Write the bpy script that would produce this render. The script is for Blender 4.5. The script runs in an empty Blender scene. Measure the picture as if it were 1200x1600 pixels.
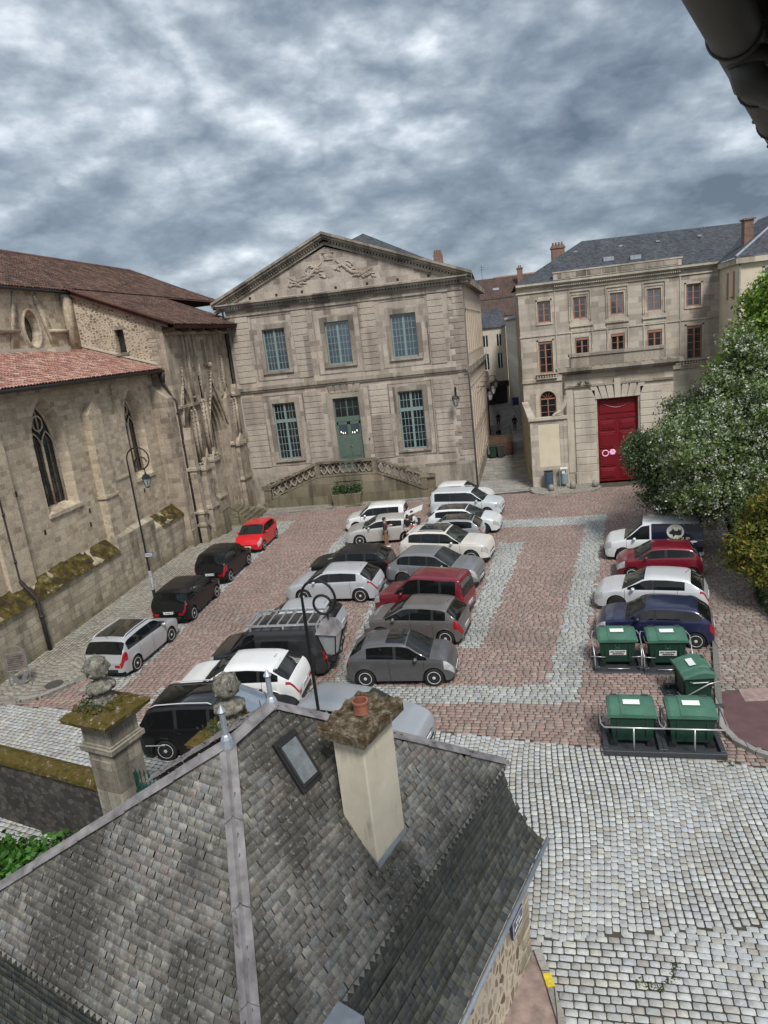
import bpy, bmesh, math, random
import numpy as np
from mathutils import Vector, Matrix
random.seed(7); RNG = np.random.default_rng(11)
PI = math.pi; R = math.radians
scene = bpy.context.scene
COL = scene.collection

# ---------------------------------------------------------------- camera
CAMZ = 11.2
cam_d = bpy.data.cameras.new("camera")
cam_o = bpy.data.objects.new("camera", cam_d); COL.objects.link(cam_o)
rx = (0.98244410, -0.06630653, -0.17437615)   # columns of world <- (right, down, forward)
ry = (0.15181569, -0.25907598, 0.95385095)
rz = (-0.10842320, -0.96357827, -0.24446129)
cam_o.matrix_world = Matrix(((rx[0], -rx[1], -rx[2], 0), (ry[0], -ry[1], -ry[2], 0),
                             (rz[0], -rz[1], -rz[2], CAMZ), (0, 0, 0, 1)))
cam_d.sensor_fit = 'VERTICAL'; cam_d.sensor_height = 32.0; cam_d.lens = 21.4
cam_d.clip_start = 0.1; cam_d.clip_end = 3000
scene.camera = cam_o

# ---------------------------------------------------------------- node helpers
def nd(nt, t, **kw):
    n = nt.nodes.new(t)
    for k, v in kw.items():
        if k.startswith('i_'):
            key = k[2:]
            n.inputs[int(key) if key.isdigit() else key.replace('_', ' ')].default_value = v
        else: setattr(n, k, v)
    return n
def ln(nt, a, ao, b, bi):
    nt.links.new(a.outputs[ao], b.inputs[bi])
def ramp(nt, stops, interp='LINEAR'):
    n = nt.nodes.new('ShaderNodeValToRGB'); n.color_ramp.interpolation = interp
    e = n.color_ramp.elements
    while len(e) < len(stops): e.new(0.5)
    for k, (p, c) in enumerate(stops):
        e[k].position = p
        e[k].color = (c, c, c, 1) if isinstance(c, (int, float)) else (c[0], c[1], c[2], 1)
    return n
def math_n(nt, op, a, b=None, c=None):
    n = nt.nodes.new('ShaderNodeMath'); n.operation = op
    for k, v in enumerate((a, b, c)):
        if v is None: continue
        if isinstance(v, (int, float)): n.inputs[k].default_value = v
        else: nt.links.new(v, n.inputs[k])
    return n.outputs[0]
def mix(nt, mode, fac, a, b):
    n = nt.nodes.new('ShaderNodeMix'); n.data_type = 'RGBA'; n.blend_type = mode
    def put(idx, v):
        if isinstance(v, (int, float)): n.inputs[idx].default_value = v
        elif isinstance(v, tuple): n.inputs[idx].default_value = (v[0], v[1], v[2], 1)
        else: nt.links.new(v, n.inputs[idx])
    put(0, fac); put(6, a); put(7, b)
    return n.outputs[2]

# ---------------------------------------------------------------- world (overcast sky)
SUN_EL, SUN_AZ = R(50), R(155)
world = bpy.data.worlds.new("World"); scene.world = world; world.use_nodes = True
nt = world.node_tree; nt.nodes.clear()
out = nd(nt, 'ShaderNodeOutputWorld')
sky = nd(nt, 'ShaderNodeTexSky'); sky.sky_type = 'NISHITA'; sky.sun_disc = False
sky.sun_elevation = SUN_EL; sky.sun_rotation = SUN_AZ; sky.air_density = 1.0; sky.dust_density = 2.0
bg1 = nd(nt, 'ShaderNodeBackground', i_Strength=0.09); ln(nt, sky, 0, bg1, 0)
tc = nd(nt, 'ShaderNodeTexCoord')
sep = nd(nt, 'ShaderNodeSeparateXYZ'); ln(nt, tc, 'Generated', sep, 0)
def flat_dir(dz):        # view direction with the heights stretched: clouds read as low flattened heaps
    c = nd(nt, 'ShaderNodeCombineXYZ'); ln(nt, sep, 0, c, 0); ln(nt, sep, 1, c, 1)
    z = math_n(nt, 'ADD', math_n(nt, 'MAXIMUM', sep.outputs[2], -.02), dz)
    nt.links.new(math_n(nt, 'MULTIPLY', math_n(nt, 'POWER', math_n(nt, 'MAXIMUM', z, 0.0001), 0.85), 1.95), c.inputs[2]); return c.outputs[0]
def wnoise(src, scale, detail, rough, dist, off, sc=(1, 1, 1)):
    mp = nd(nt, 'ShaderNodeMapping'); mp.inputs['Location'].default_value = off; mp.inputs['Scale'].default_value = sc
    nt.links.new(src, mp.inputs[0])
    n = nd(nt, 'ShaderNodeTexNoise'); n.inputs['Scale'].default_value = scale
    n.inputs['Detail'].default_value = detail; n.inputs['Roughness'].default_value = rough
    n.inputs['Distortion'].default_value = dist; ln(nt, mp, 0, n, 0); return n.outputs[0]
def cloud(src):
    a = wnoise(src, 1.9, 8, 0.52, 0.0, (8.1, 4.2, 1.3))
    n = wnoise(src, 6.0, 6, 0.55, 0.0, (0.6, 5.2, 2.0))
    bl_ = math_n(nt, 'ABSOLUTE', math_n(nt, 'SUBTRACT', n, 0.5))
    return math_n(nt, 'SUBTRACT', math_n(nt, 'MULTIPLY', a, 0.80), math_n(nt, 'MULTIPLY', bl_, 0.38))
d0 = cloud(flat_dir(0.03)); d1 = cloud(flat_dir(0.06))
relief = math_n(nt, 'MULTIPLY', math_n(nt, 'SUBTRACT', d0, d1), 2.6)     # cloud tops catch the light, undersides are grey
dens = math_n(nt, 'ADD', math_n(nt, 'SUBTRACT', 0.925, math_n(nt, 'MULTIPLY', d0, 1.15)), relief)
def lobe(d, k, amp):     # a broad brighter / darker region of cloud round a direction
    vm = nd(nt, 'ShaderNodeVectorMath', operation='DOT_PRODUCT'); ln(nt, tc, 'Generated', vm, 0)
    v = Vector(d).normalized(); vm.inputs[1].default_value = v
    a = math_n(nt, 'POWER', math_n(nt, 'MAXIMUM', vm.outputs['Value'], 0.0), k)
    return math_n(nt, 'MULTIPLY', a, amp)
for d, k, a in (((-0.20, 0.93, 0.31), 70, 0.03), ((-0.36, 0.90, 0.25), 110, 0.03), ((-0.52, 0.80, 0.31), 160, -0.085), ((0.08, 0.96, 0.27), 90, -0.075),
                ((0.22, 0.96, 0.17), 60, -0.075), ((-0.02, 0.99, 0.11), 90, -0.06), ((-0.40, 0.90, 0.12), 60, -0.06), ((0.06, 0.995, 0.045), 900, 0.12),
                ((-0.10, 0.90, 0.44), 120, -0.08), ((0.30, 0.93, 0.24), 200, 0.03)):
    dens = math_n(nt, 'ADD', dens, lobe(d, k, a))
cr = ramp(nt, [(0.22, (0.060, 0.080, 0.108)), (0.38, (0.125, 0.155, 0.190)), (0.47, (0.185, 0.215, 0.250)), (0.54, (0.255, 0.290, 0.325)),
               (0.61, (0.36, 0.395, 0.43)), (0.69, (0.50, 0.53, 0.56)), (0.82, (0.72, 0.74, 0.76))])
nt.links.new(dens, cr.inputs[0])
bg2 = nd(nt, 'ShaderNodeBackground', i_Strength=0.90); ln(nt, cr, 0, bg2, 0)
ms = nd(nt, 'ShaderNodeMixShader'); ms.inputs[0].default_value = 0.93
ln(nt, bg1, 0, ms, 1); ln(nt, bg2, 0, ms, 2); ln(nt, ms, 0, out, 0)

sun_d = bpy.data.lights.new("sun", 'SUN'); sun_d.energy = 1.5; sun_d.angle = R(13); sun_d.color = (1.0, 0.97, 0.93)
sun_o = bpy.data.objects.new("sun", sun_d); COL.objects.link(sun_o)
# Nishita sun_rotation turns clockwise from +Y; the lamp's -Z points away from that direction
sd = Vector((math.sin(SUN_AZ) * math.cos(SUN_EL), math.cos(SUN_AZ) * math.cos(SUN_EL), math.sin(SUN_EL)))
sun_o.rotation_euler = sd.to_track_quat('Z', 'Y').to_euler(); sun_o.location = (0, -20, 40)
scene.view_settings.view_transform = 'Standard'; scene.view_settings.look = 'None'
scene.view_settings.exposure = 1.15; scene.view_settings.gamma = 1.0

# ---------------------------------------------------------------- object helpers
def finish(me, name, m, parent=None, loc=None, smooth=False):
    o = bpy.data.objects.new(name, me); COL.objects.link(o)
    for q in (m if isinstance(m, (list, tuple)) else [m]): me.materials.append(q)
    if smooth: me.polygons.foreach_set('use_smooth', [True] * len(me.polygons))
    if parent is not None: o.parent = parent
    if loc is not None: o.location = loc
    me.update()
    return o
def tag(o, label=None, cat=None, group=None, kind=None):
    if label: o['label'] = label
    if cat: o['category'] = cat
    if group: o['group'] = group
    if kind: o['kind'] = kind
    return o
def thing(name, label, cat, loc=(0, 0, 0), rz=0.0, group=None):
    o = bpy.data.objects.new(name, None); COL.objects.link(o); o.empty_display_size = 0.3
    o.location = loc; o.rotation_euler = (0, 0, rz)
    return tag(o, label, cat, group)
def children(o): return list(o.children)
def copy_tree(o, parent=None):
    c = o.copy(); COL.objects.link(c); c.parent = parent
    for ch in children(o): copy_tree(ch, c)
    return c

class B:
    """collects polygons; build() links them as one mesh object"""
    def __init__(s): s.v = []; s.f = []; s.mi = []; s.cur = 0
    def add(s, vs, fs):
        o = len(s.v); s.v += [tuple(p) for p in vs]; s.f += [tuple(o + k for k in f) for f in fs]; s.mi += [s.cur] * len(fs)
    def quad(s, a, b, c, d): s.add([a, b, c, d], [(0, 1, 2, 3)])
    def poly(s, pts): s.add(pts, [tuple(range(len(pts)))])
    def box(s, x0, x1, y0, y1, z0, z1):
        s.add([(x0, y0, z0), (x1, y0, z0), (x1, y1, z0), (x0, y1, z0), (x0, y0, z1), (x1, y0, z1), (x1, y1, z1), (x0, y1, z1)],
              [(0, 3, 2, 1), (4, 5, 6, 7), (0, 1, 5, 4), (1, 2, 6, 5), (2, 3, 7, 6), (3, 0, 4, 7)])
    def cbox(s, x0, x1, y0, y1, z0, z1, c=0.02):
        """box, all edges chamfered"""
        xs = (x0, x0 + c, x1 - c, x1); ys = (y0, y0 + c, y1 - c, y1); zs = (z0, z0 + c, z1 - c, z1)
        V = {}; vs = []
        def vid(a, b_, d):
            k = (a, b_, d)
            if k not in V: V[k] = len(vs); vs.append((xs[a], ys[b_], zs[d]))
            return V[k]
        fs = []
        for z, t in ((0, 0), (3, 1)):
            q = [vid(1, 1, z), vid(2, 1, z), vid(2, 2, z), vid(1, 2, z)]; fs.append(tuple(q if t else q[::-1]))
            q = [vid(z, 1, 1), vid(z, 2, 1), vid(z, 2, 2), vid(z, 1, 2)]; fs.append(tuple(q if t else q[::-1]))
            q = [vid(1, z, 1), vid(2, z, 1), vid(2, z, 2), vid(1, z, 2)]; fs.append(tuple(q[::-1] if t else q))
        for a in (1, 2):
            for b_ in (1, 2):
                A = 0 if a == 1 else 3; Bb = 0 if b_ == 1 else 3
                q = [vid(A, b_, 1), vid(A, b_, 2), vid(a, Bb, 2), vid(a, Bb, 1)]; fs.append(tuple(q))
                q = [vid(A, 1, b_), vid(A, 2, b_), vid(a, 2, Bb), vid(a, 1, Bb)]; fs.append(tuple(q))
                q = [vid(1, A, b_), vid(2, A, b_), vid(2, a, Bb), vid(1, a, Bb)]; fs.append(tuple(q))
                for d in (1, 2):
                    D = 0 if d == 1 else 3
                    fs.append((vid(A, b_, d), vid(a, Bb, d), vid(a, b_, D)))
        s.add(vs, fs)
    def prism(s, pts, y0, y1):
        """pts in xz, extruded along y"""
        n = len(pts)
        s.add([(p[0], y0, p[1]) for p in pts] + [(p[0], y1, p[1]) for p in pts],
              [tuple(range(n)), tuple(range(2 * n - 1, n - 1, -1))] + [(k, n + k, n + (k + 1) % n, (k + 1) % n) for k in range(n)])
    def hprism(s, pts, z0, z1):
        n = len(pts)
        s.add([(p[0], p[1], z0) for p in pts] + [(p[0], p[1], z1) for p in pts],
              [tuple(range(n - 1, -1, -1)), tuple(range(n, 2 * n))] + [(k, (k + 1) % n, n + (k + 1) % n, n + k) for k in range(n)])
    def tube(s, path, r, n=8, closed=False, caps=True):
        path = [Vector(p) for p in path]; m = len(path); rs = r if isinstance(r, (list, tuple)) else [r] * m
        vs = []; up = Vector((0, 0, 1)); prev = None
        for k in range(m):
            a = path[(k - 1) % m] if (k > 0 or closed) else path[k]; b = path[(k + 1) % m] if (k < m - 1 or closed) else path[k]
            t = (b - a).normalized()
            if prev is None:
                u = t.cross(up)
                if u.length < 0.05: u = t.cross(Vector((1, 0, 0)))
                u.normalize()
            else:
                u = (prev - t * prev.dot(t)).normalized()
            prev = u; w = t.cross(u)
            for j in range(n):
                an = 2 * PI * j / n; vs.append(path[k] + (u * math.cos(an) + w * math.sin(an)) * rs[k])
        fs = []
        for k in range(m if closed else m - 1):
            for j in range(n):
                fs.append((k * n + j, k * n + (j + 1) % n, ((k + 1) % m) * n + (j + 1) % n, ((k + 1) % m) * n + j))
        if caps and not closed: fs += [tuple(range(n - 1, -1, -1)), tuple(range((m - 1) * n, m * n))]
        s.add(vs, fs)
    def lathe(s, prof, c=(0, 0, 0), n=16, axis='z', sx=1.0, sy=1.0):
        vs = []
        for (r, h) in prof:
            for j in range(n):
                a = 2 * PI * j / n; p, q = r * math.cos(a) * sx, r * math.sin(a) * sy
                vs.append((c[0] + p, c[1] + q, c[2] + h) if axis == 'z' else (c[0] + p, c[1] + h, c[2] + q))
        fs = []
        for k in range(len(prof) - 1):
            for j in range(n):
                f = (k * n + j, k * n + (j + 1) % n, (k + 1) * n + (j + 1) % n, (k + 1) * n + j)
                fs.append(f if axis == 'z' else f[::-1])
        fs += [tuple(range(n - 1, -1, -1)), tuple(range((len(prof) - 1) * n, len(prof) * n))]
        s.add(vs, fs)
    def ball(s, c, rx_, ry_=None, rz_=None, n=10, jit=0.0):
        ry_ = ry_ or rx_; rz_ = rz_ or rx_; vs = []; m = max(4, n // 2 + 1)
        for k in range(m + 1):
            t = PI * k / m
            for j in range(n):
                a = 2 * PI * j / n; q = 1 + random.uniform(-jit, jit)
                vs.append((c[0] + rx_ * q * math.sin(t) * math.cos(a), c[1] + ry_ * q * math.sin(t) * math.sin(a), c[2] - rz_ * q * math.cos(t)))
        fs = [(k * n + j, k * n + (j + 1) % n, (k + 1) * n + (j + 1) % n, (k + 1) * n + j) for k in range(m) for j in range(n)]
        s.add(vs, fs)
    def build(s, name, m, parent=None, loc=None, smooth=False, angle=None):
        me = bpy.data.meshes.new(name); me.from_pydata(s.v, [], s.f)
        o = finish(me, name, m, parent, loc, smooth)
        if isinstance(m, (list, tuple)) and len(m) > 1: me.polygons.foreach_set('material_index', s.mi)
        if smooth and angle is not None:
            try: me.set_sharp_from_angle(angle=R(angle))
            except Exception: pass
        me.validate(); me.update()
        return o

def build_each(b, name, m, parent=None, tol=.03, smooth=False, angle=None):
    """each separate piece (pieces nearer than tol count as one) becomes an object of its own"""
    n = len(b.v); par = list(range(n))
    def find(x):
        while par[x] != x: par[x] = par[par[x]]; x = par[x]
        return x
    for f in b.f:
        for k in f[1:]:
            a, c = find(f[0]), find(k)
            if a != c: par[c] = a
    comp = {}
    for i in range(n): comp.setdefault(find(i), []).append(i)
    V = np.array(b.v); boxes = [[V[i].min(0) - tol / 2, V[i].max(0) + tol / 2, set([k])] for k, i in ((k, np.array(v)) for k, v in comp.items())]
    i = 0
    while i < len(boxes):
        j = i + 1; hit = False
        while j < len(boxes):
            p, q = boxes[i], boxes[j]
            if (p[0] <= q[1]).all() and (q[0] <= p[1]).all():
                boxes[i] = [np.minimum(p[0], q[0]), np.maximum(p[1], q[1]), p[2] | q[2]]; boxes.pop(j); hit = True
            else: j += 1
        if not hit: i += 1
    res = []
    for bx in boxes:
        c = B(); mp = {}
        for k in bx[2]:
            for i in comp[k]: mp[i] = len(c.v); c.v.append(b.v[i])
        for f in b.f:
            if f[0] in mp: c.f.append(tuple(mp[k] for k in f)); c.mi.append(0)
        res.append(c.build(name, m, parent, smooth=smooth, angle=angle))
    return res

def np_mesh(name, V, F, cols, m, parent=None, smooth=False, n=4):
    """V (k,3), F (f,n) ints, cols (f,3) colour per face -> one mesh with the face colour attribute 'Col'"""
    me = bpy.data.meshes.new(name)
    me.vertices.add(len(V)); me.vertices.foreach_set('co', np.asarray(V, np.float32).ravel())
    me.loops.add(F.size); me.loops.foreach_set('vertex_index', F.astype(np.int32).ravel())
    me.polygons.add(len(F)); me.polygons.foreach_set('loop_start', np.arange(len(F), dtype=np.int32) * n)
    me.polygons.foreach_set('loop_total', np.full(len(F), n, np.int32))
    me.update(calc_edges=True)
    if cols is not None:
        at = me.attributes.new('Col', 'FLOAT_COLOR', 'FACE')
        c4 = np.ones((len(F), 4), np.float32); c4[:, :3] = cols
        at.data.foreach_set('color', c4.ravel())
    return finish(me, name, m, parent, None, smooth)
# ---------------------------------------------------------------- materials
def mat_base(name):
    m = bpy.data.materials.new(name); m.use_nodes = True; nt = m.node_tree; nt.nodes.clear()
    o = nd(nt, 'ShaderNodeOutputMaterial'); p = nd(nt, 'ShaderNodeBsdfPrincipled'); ln(nt, p, 0, o, 0)
    return m, nt, p
def plain(name, c, rough=0.6, metal=0.0, coat=0.0, var=0.12, scale=6.0, bump=0.0, spec=0.5):
    m, nt, p = mat_base(name)
    tc = nd(nt, 'ShaderNodeTexCoord'); n = nd(nt, 'ShaderNodeTexNoise', i_Scale=scale, i_Detail=5.0); ln(nt, tc, 'Object', n, 0)
    r = ramp(nt, [(0.3, 1 - var), (0.7, 1 + var)]); ln(nt, n, 0, r, 0)
    c_ = mix(nt, 'MULTIPLY', 1.0, (c[0], c[1], c[2]), r.outputs[0]); nt.links.new(c_, p.inputs['Base Color'])
    p.inputs['Roughness'].default_value = rough; p.inputs['Metallic'].default_value = metal
    p.inputs['Coat Weight'].default_value = coat; p.inputs['Coat Roughness'].default_value = 0.06
    p.inputs['Specular IOR Level'].default_value = spec
    if bump:
        b = nd(nt, 'ShaderNodeBump', i_Strength=bump, i_Distance=0.01); ln(nt, n, 0, b, 'Height'); ln(nt, b, 0, p, 'Normal')
    return m
def wall_uv(nt):
    """object-space (along, up) coordinates picked by the face's own direction"""
    tc = nd(nt, 'ShaderNodeTexCoord'); s = nd(nt, 'ShaderNodeSeparateXYZ'); ln(nt, tc, 'Object', s, 0)
    sn = nd(nt, 'ShaderNodeSeparateXYZ'); ln(nt, tc, 'Normal', sn, 0)
    ax = math_n(nt, 'GREATER_THAN', math_n(nt, 'ABSOLUTE', sn.outputs[0]), 0.71)
    az = math_n(nt, 'GREATER_THAN', math_n(nt, 'ABSOLUTE', sn.outputs[2]), 0.71)
    def lerp(f, a, b):
        return math_n(nt, 'ADD', math_n(nt, 'MULTIPLY', a, math_n(nt, 'SUBTRACT', 1.0, f)), math_n(nt, 'MULTIPLY', b, f))
    u = lerp(ax, s.outputs[0], s.outputs[1]); v = lerp(az, s.outputs[2], s.outputs[1])
    c = nd(nt, 'ShaderNodeCombineXYZ'); nt.links.new(u, c.inputs[0]); nt.links.new(v, c.inputs[1])
    return tc, c
def noise(nt, src, out_, scale, detail=5.0, rough=0.55, sc=None, off=None):
    n = nd(nt, 'ShaderNodeTexNoise', i_Scale=scale, i_Detail=detail, i_Roughness=rough)
    mp = nd(nt, 'ShaderNodeMapping')
    if sc: mp.inputs['Scale'].default_value = sc
    if off: mp.inputs['Location'].default_value = off
    ln(nt, src, out_, mp, 0); ln(nt, mp, 0, n, 0)
    return n
def ashlar(name, ca, cb, cc, mortar, bw=0.75, bh=0.36, ms=0.012, stain=0.55, streak=0.6, dist=0.02, bumpk=0.5, speck=0.25, patch=0.5, green=0.0):
    m, nt, p = mat_base(name)
    tc, uv = wall_uv(nt)
    dn = noise(nt, uv, 0, 1.7, 3.0); vm = nd(nt, 'ShaderNodeVectorMath', operation='SCALE'); vm.inputs['Scale'].default_value = dist * 2
    ln(nt, dn, 'Color', vm, 0); va = nd(nt, 'ShaderNodeVectorMath', operation='ADD'); ln(nt, uv, 0, va, 0); ln(nt, vm, 0, va, 1)
    br = nd(nt, 'ShaderNodeTexBrick'); br.offset = 0.5; br.squash = 0.7; br.squash_frequency = 3
    for k, v in (('Scale', 1.0), ('Brick Width', bw), ('Row Height', bh), ('Mortar Size', ms), ('Mortar Smooth', 0.25), ('Bias', 0.0)):
        br.inputs[k].default_value = v
    br.inputs['Color1'].default_value = (0, 0, 0, 1); br.inputs['Color2'].default_value = (1, 1, 1, 1); br.inputs['Mortar'].default_value = (0.5, 0.5, 0.5, 1)
    ln(nt, va, 0, br, 'Vector')
    r = ramp(nt, [(0.0, ca), (0.45, cb), (0.85, cc), (1.0, tuple(x * 0.80 for x in cc))]); ln(nt, br, 'Color', r, 0)
    col = mix(nt, 'MIX', br.outputs['Fac'], r.outputs[0], mortar)
    # broad pale / warm patches
    n2 = noise(nt, tc, 'Object', 0.55, 4.0); r2 = ramp(nt, [(0.35, (1.12, 1.08, 1.0)), (0.5, (1, 1, 1)), (0.66, (0.78, 0.74, 0.70))]); ln(nt, n2, 0, r2, 0)
    col = mix(nt, 'MULTIPLY', patch, col, r2.outputs[0])
    # rain streaks
    n3 = noise(nt, uv, 0, 1.3, 6.0, 0.6, (1.0, 0.16, 1.0)); r3 = ramp(nt, [(0.36, 0.50), (0.52, 1.0)]); ln(nt, n3, 0, r3, 0)
    col = mix(nt, 'MULTIPLY', streak, col, r3.outputs[0])
    # fine grain and pits
    n4 = noise(nt, tc, 'Object', 9.0, 8.0, 0.7); r4 = ramp(nt, [(0.30, 0.55), (0.5, 1.0), (0.75, 1.18)]); ln(nt, n4, 0, r4, 0)
    col = mix(nt, 'MULTIPLY', stain, col, r4.outputs[0])
    if green:
        n5 = noise(nt, tc, 'Object', 0.8, 6.0); s2 = nd(nt, 'ShaderNodeSeparateXYZ'); ln(nt, tc, 'Object', s2, 0)
        h = math_n(nt, 'MULTIPLY', math_n(nt, 'SUBTRACT', 1.0, math_n(nt, 'MULTIPLY', s2.outputs[2], 1.0 / green)), 0.6)
        h = math_n(nt, 'MINIMUM', math_n(nt, 'MAXIMUM', h, 0.0), 1.0)
        f = math_n(nt, 'MULTIPLY', h, math_n(nt, 'MULTIPLY', n5.outputs[0], 1.6))
        col = mix(nt, 'MIX', f, col, (0.10, 0.095, 0.045))
    nt.links.new(col, p.inputs['Base Color']); p.inputs['Roughness'].default_value = 0.92; p.inputs['Specular IOR Level'].default_value = 0.2
    hgt = math_n(nt, 'SUBTRACT', math_n(nt, 'MULTIPLY', n4.outputs[0], 0.5), br.outputs['Fac'])
    b = nd(nt, 'ShaderNodeBump', i_Strength=bumpk, i_Distance=0.03); nt.links.new(hgt, b.inputs['Height']); ln(nt, b, 0, p, 'Normal')
    return m
def rubble(name, stones, mortar, scale=3.2, gap=0.12, stretch=0.6):
    m, nt, p = mat_base(name)
    tc, uv = wall_uv(nt)
    dn = noise(nt, uv, 0, 2.2, 4.0); vm = nd(nt, 'ShaderNodeVectorMath', operation='SCALE'); vm.inputs['Scale'].default_value = 0.10
    ln(nt, dn, 'Color', vm, 0); va = nd(nt, 'ShaderNodeVectorMath', operation='ADD'); ln(nt, uv, 0, va, 0); ln(nt, vm, 0, va, 1)
    mp = nd(nt, 'ShaderNodeMapping'); mp.inputs['Scale'].default_value = (stretch, 1.0, 1.0); ln(nt, va, 0, mp, 0)
    v1 = nd(nt, 'ShaderNodeTexVoronoi', feature='F1', i_Scale=scale, i_Randomness=0.9); v2 = nd(nt, 'ShaderNodeTexVoronoi', feature='DISTANCE_TO_EDGE', i_Scale=scale, i_Randomness=0.9)
    ln(nt, mp, 0, v1, 0); ln(nt, mp, 0, v2, 0)
    s = nd(nt, 'ShaderNodeSeparateColor'); ln(nt, v1, 'Color', s, 0)
    st = [(k / max(1, len(stones) - 1), c) for k, c in enumerate(stones)]
    r = ramp(nt, st, 'CONSTANT'); ln(nt, s, 0, r, 0)
    e = math_n(nt, 'GREATER_THAN', v2.outputs['Distance'], math_n(nt, 'ADD', gap * 0.5, math_n(nt, 'MULTIPLY', s.outputs[1], gap)))
    n4 = noise(nt, tc, 'Object', 7.0, 8.0, 0.7); r4 = ramp(nt, [(0.3, 0.6), (0.5, 1.0), (0.75, 1.15)]); ln(nt, n4, 0, r4, 0)
    col = mix(nt, 'MIX', e, mortar, r.outputs[0]); col = mix(nt, 'MULTIPLY', 0.5, col, r4.outputs[0])
    n2 = noise(nt, tc, 'Object', 0.5, 4.0); r2 = ramp(nt, [(0.4, 1.08), (0.62, 0.78)]); ln(nt, n2, 0, r2, 0); col = mix(nt, 'MULTIPLY', 0.7, col, r2.outputs[0])
    nt.links.new(col, p.inputs['Base Color']); p.inputs['Roughness'].default_value = 0.93; p.inputs['Specular IOR Level'].default_value = 0.2
    b = nd(nt, 'ShaderNodeBump', i_Strength=0.5, i_Distance=0.03)
    nt.links.new(math_n(nt, 'ADD', math_n(nt, 'MULTIPLY', n4.outputs[0], 0.6), math_n(nt, 'MULTIPLY', e, 0.5)), b.inputs['Height']); ln(nt, b, 0, p, 'Normal')
    return m
def attr_mat(name, rough=0.8, grain=0.35, gscale=14.0, bump=0.3, spec=0.3, stain=0.0, stain_col=(0.08, 0.075, 0.06), stain_scale=0.7, st_lo=0.50, st_hi=0.66, lichen=0.0, sub=0.0):
    """takes each stone's / slate's own colour from the mesh, plus grain, dirt and lichen"""
    m, nt, p = mat_base(name)
    a = nd(nt, 'ShaderNodeAttribute', attribute_name='Col'); tc = nd(nt, 'ShaderNodeTexCoord')
    n = noise(nt, tc, 'Object', gscale, 7.0, 0.65); r = ramp(nt, [(0.28, 1 - grain), (0.5, 1.0), (0.74, 1 + grain)]); ln(nt, n, 0, r, 0)
    col = mix(nt, 'MULTIPLY', 1.0, a.outputs['Color'], r.outputs[0])
    if stain:
        n2 = noise(nt, tc, 'Object', stain_scale, 7.0, 0.62, sc=(1, 1, .35), off=(2.3, 1.1, 4.0)); r2 = ramp(nt, [(st_lo, 0.0), (st_hi, 1.0)]); ln(nt, n2, 0, r2, 0)
        col = mix(nt, 'MIX', math_n(nt, 'MULTIPLY', r2.outputs[0], stain), col, stain_col)
    if lichen:
        v = nd(nt, 'ShaderNodeTexVoronoi', feature='F1', i_Scale=2.1); ln(nt, tc, 'Object', v, 0)
        n3 = noise(nt, tc, 'Object', 16.0, 5.0, 0.6)
        rr = ramp(nt, [(0.58, 0.0), (0.66, 1.0)]); ln(nt, n3, 0, rr, 0)
        col = mix(nt, 'MIX', math_n(nt, 'MULTIPLY', rr.outputs[0], lichen), col, (0.36, 0.36, 0.31))
        rv = ramp(nt, [(0.045, 0.0), (0.06, 0.8), (0.10, 0.65), (0.115, 0.0)]); ln(nt, v, 'Distance', rv, 0)
        s = nd(nt, 'ShaderNodeSeparateColor'); ln(nt, v, 'Color', s, 0)
        g = math_n(nt, 'MULTIPLY', rv.outputs[0], math_n(nt, 'GREATER_THAN', s.outputs[0], 0.86))
        col = mix(nt, 'MIX', g, col, (0.42, 0.43, 0.36))
    nt.links.new(col, p.inputs['Base Color']); p.inputs['Roughness'].default_value = rough; p.inputs['Specular IOR Level'].default_value = spec
    if bump:
        b = nd(nt, 'ShaderNodeBump', i_Strength=bump, i_Distance=0.02); ln(nt, n, 0, b, 'Height'); ln(nt, b, 0, p, 'Normal')
    if sub: p.inputs['Subsurface Weight'].default_value = 0.0
    return m
def leaf_mat(name, trans=0.35, rough=0.55):
    m, nt, p = mat_base(name); a = nd(nt, 'ShaderNodeAttribute', attribute_name='Col')
    ln(nt, a, 'Color', p, 'Base Color'); p.inputs['Roughness'].default_value = rough; p.inputs['Specular IOR Level'].default_value = 0.3
    t = nd(nt, 'ShaderNodeBsdfTranslucent'); ln(nt, a, 'Color', t, 0); mx = nd(nt, 'ShaderNodeMixShader'); mx.inputs[0].default_value = trans
    ln(nt, p, 0, mx, 1); ln(nt, t, 0, mx, 2); ln(nt, mx, 0, nt.nodes['Material Output'], 0)
    return m
def moss_mat(name, cols=((0.035, 0.028, 0.008), (0.10, 0.085, 0.014), (0.13, 0.075, 0.02), (0.30, 0.28, 0.22)), scale=5.0):
    m, nt, p = mat_base(name); tc = nd(nt, 'ShaderNodeTexCoord'); n = noise(nt, tc, 'Object', scale, 10.0, 0.75)
    r = ramp(nt, [(0.34, cols[0]), (0.48, cols[1]), (0.58, cols[2]), (0.68, cols[3])]); ln(nt, n, 0, r, 0); ln(nt, r, 0, p, 'Base Color')
    p.inputs['Roughness'].default_value = 1.0; p.inputs['Specular IOR Level'].default_value = 0.1
    b = nd(nt, 'ShaderNodeBump', i_Strength=0.9, i_Distance=0.06); ln(nt, n, 0, b, 'Height'); ln(nt, b, 0, p, 'Normal')
    return m

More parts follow.
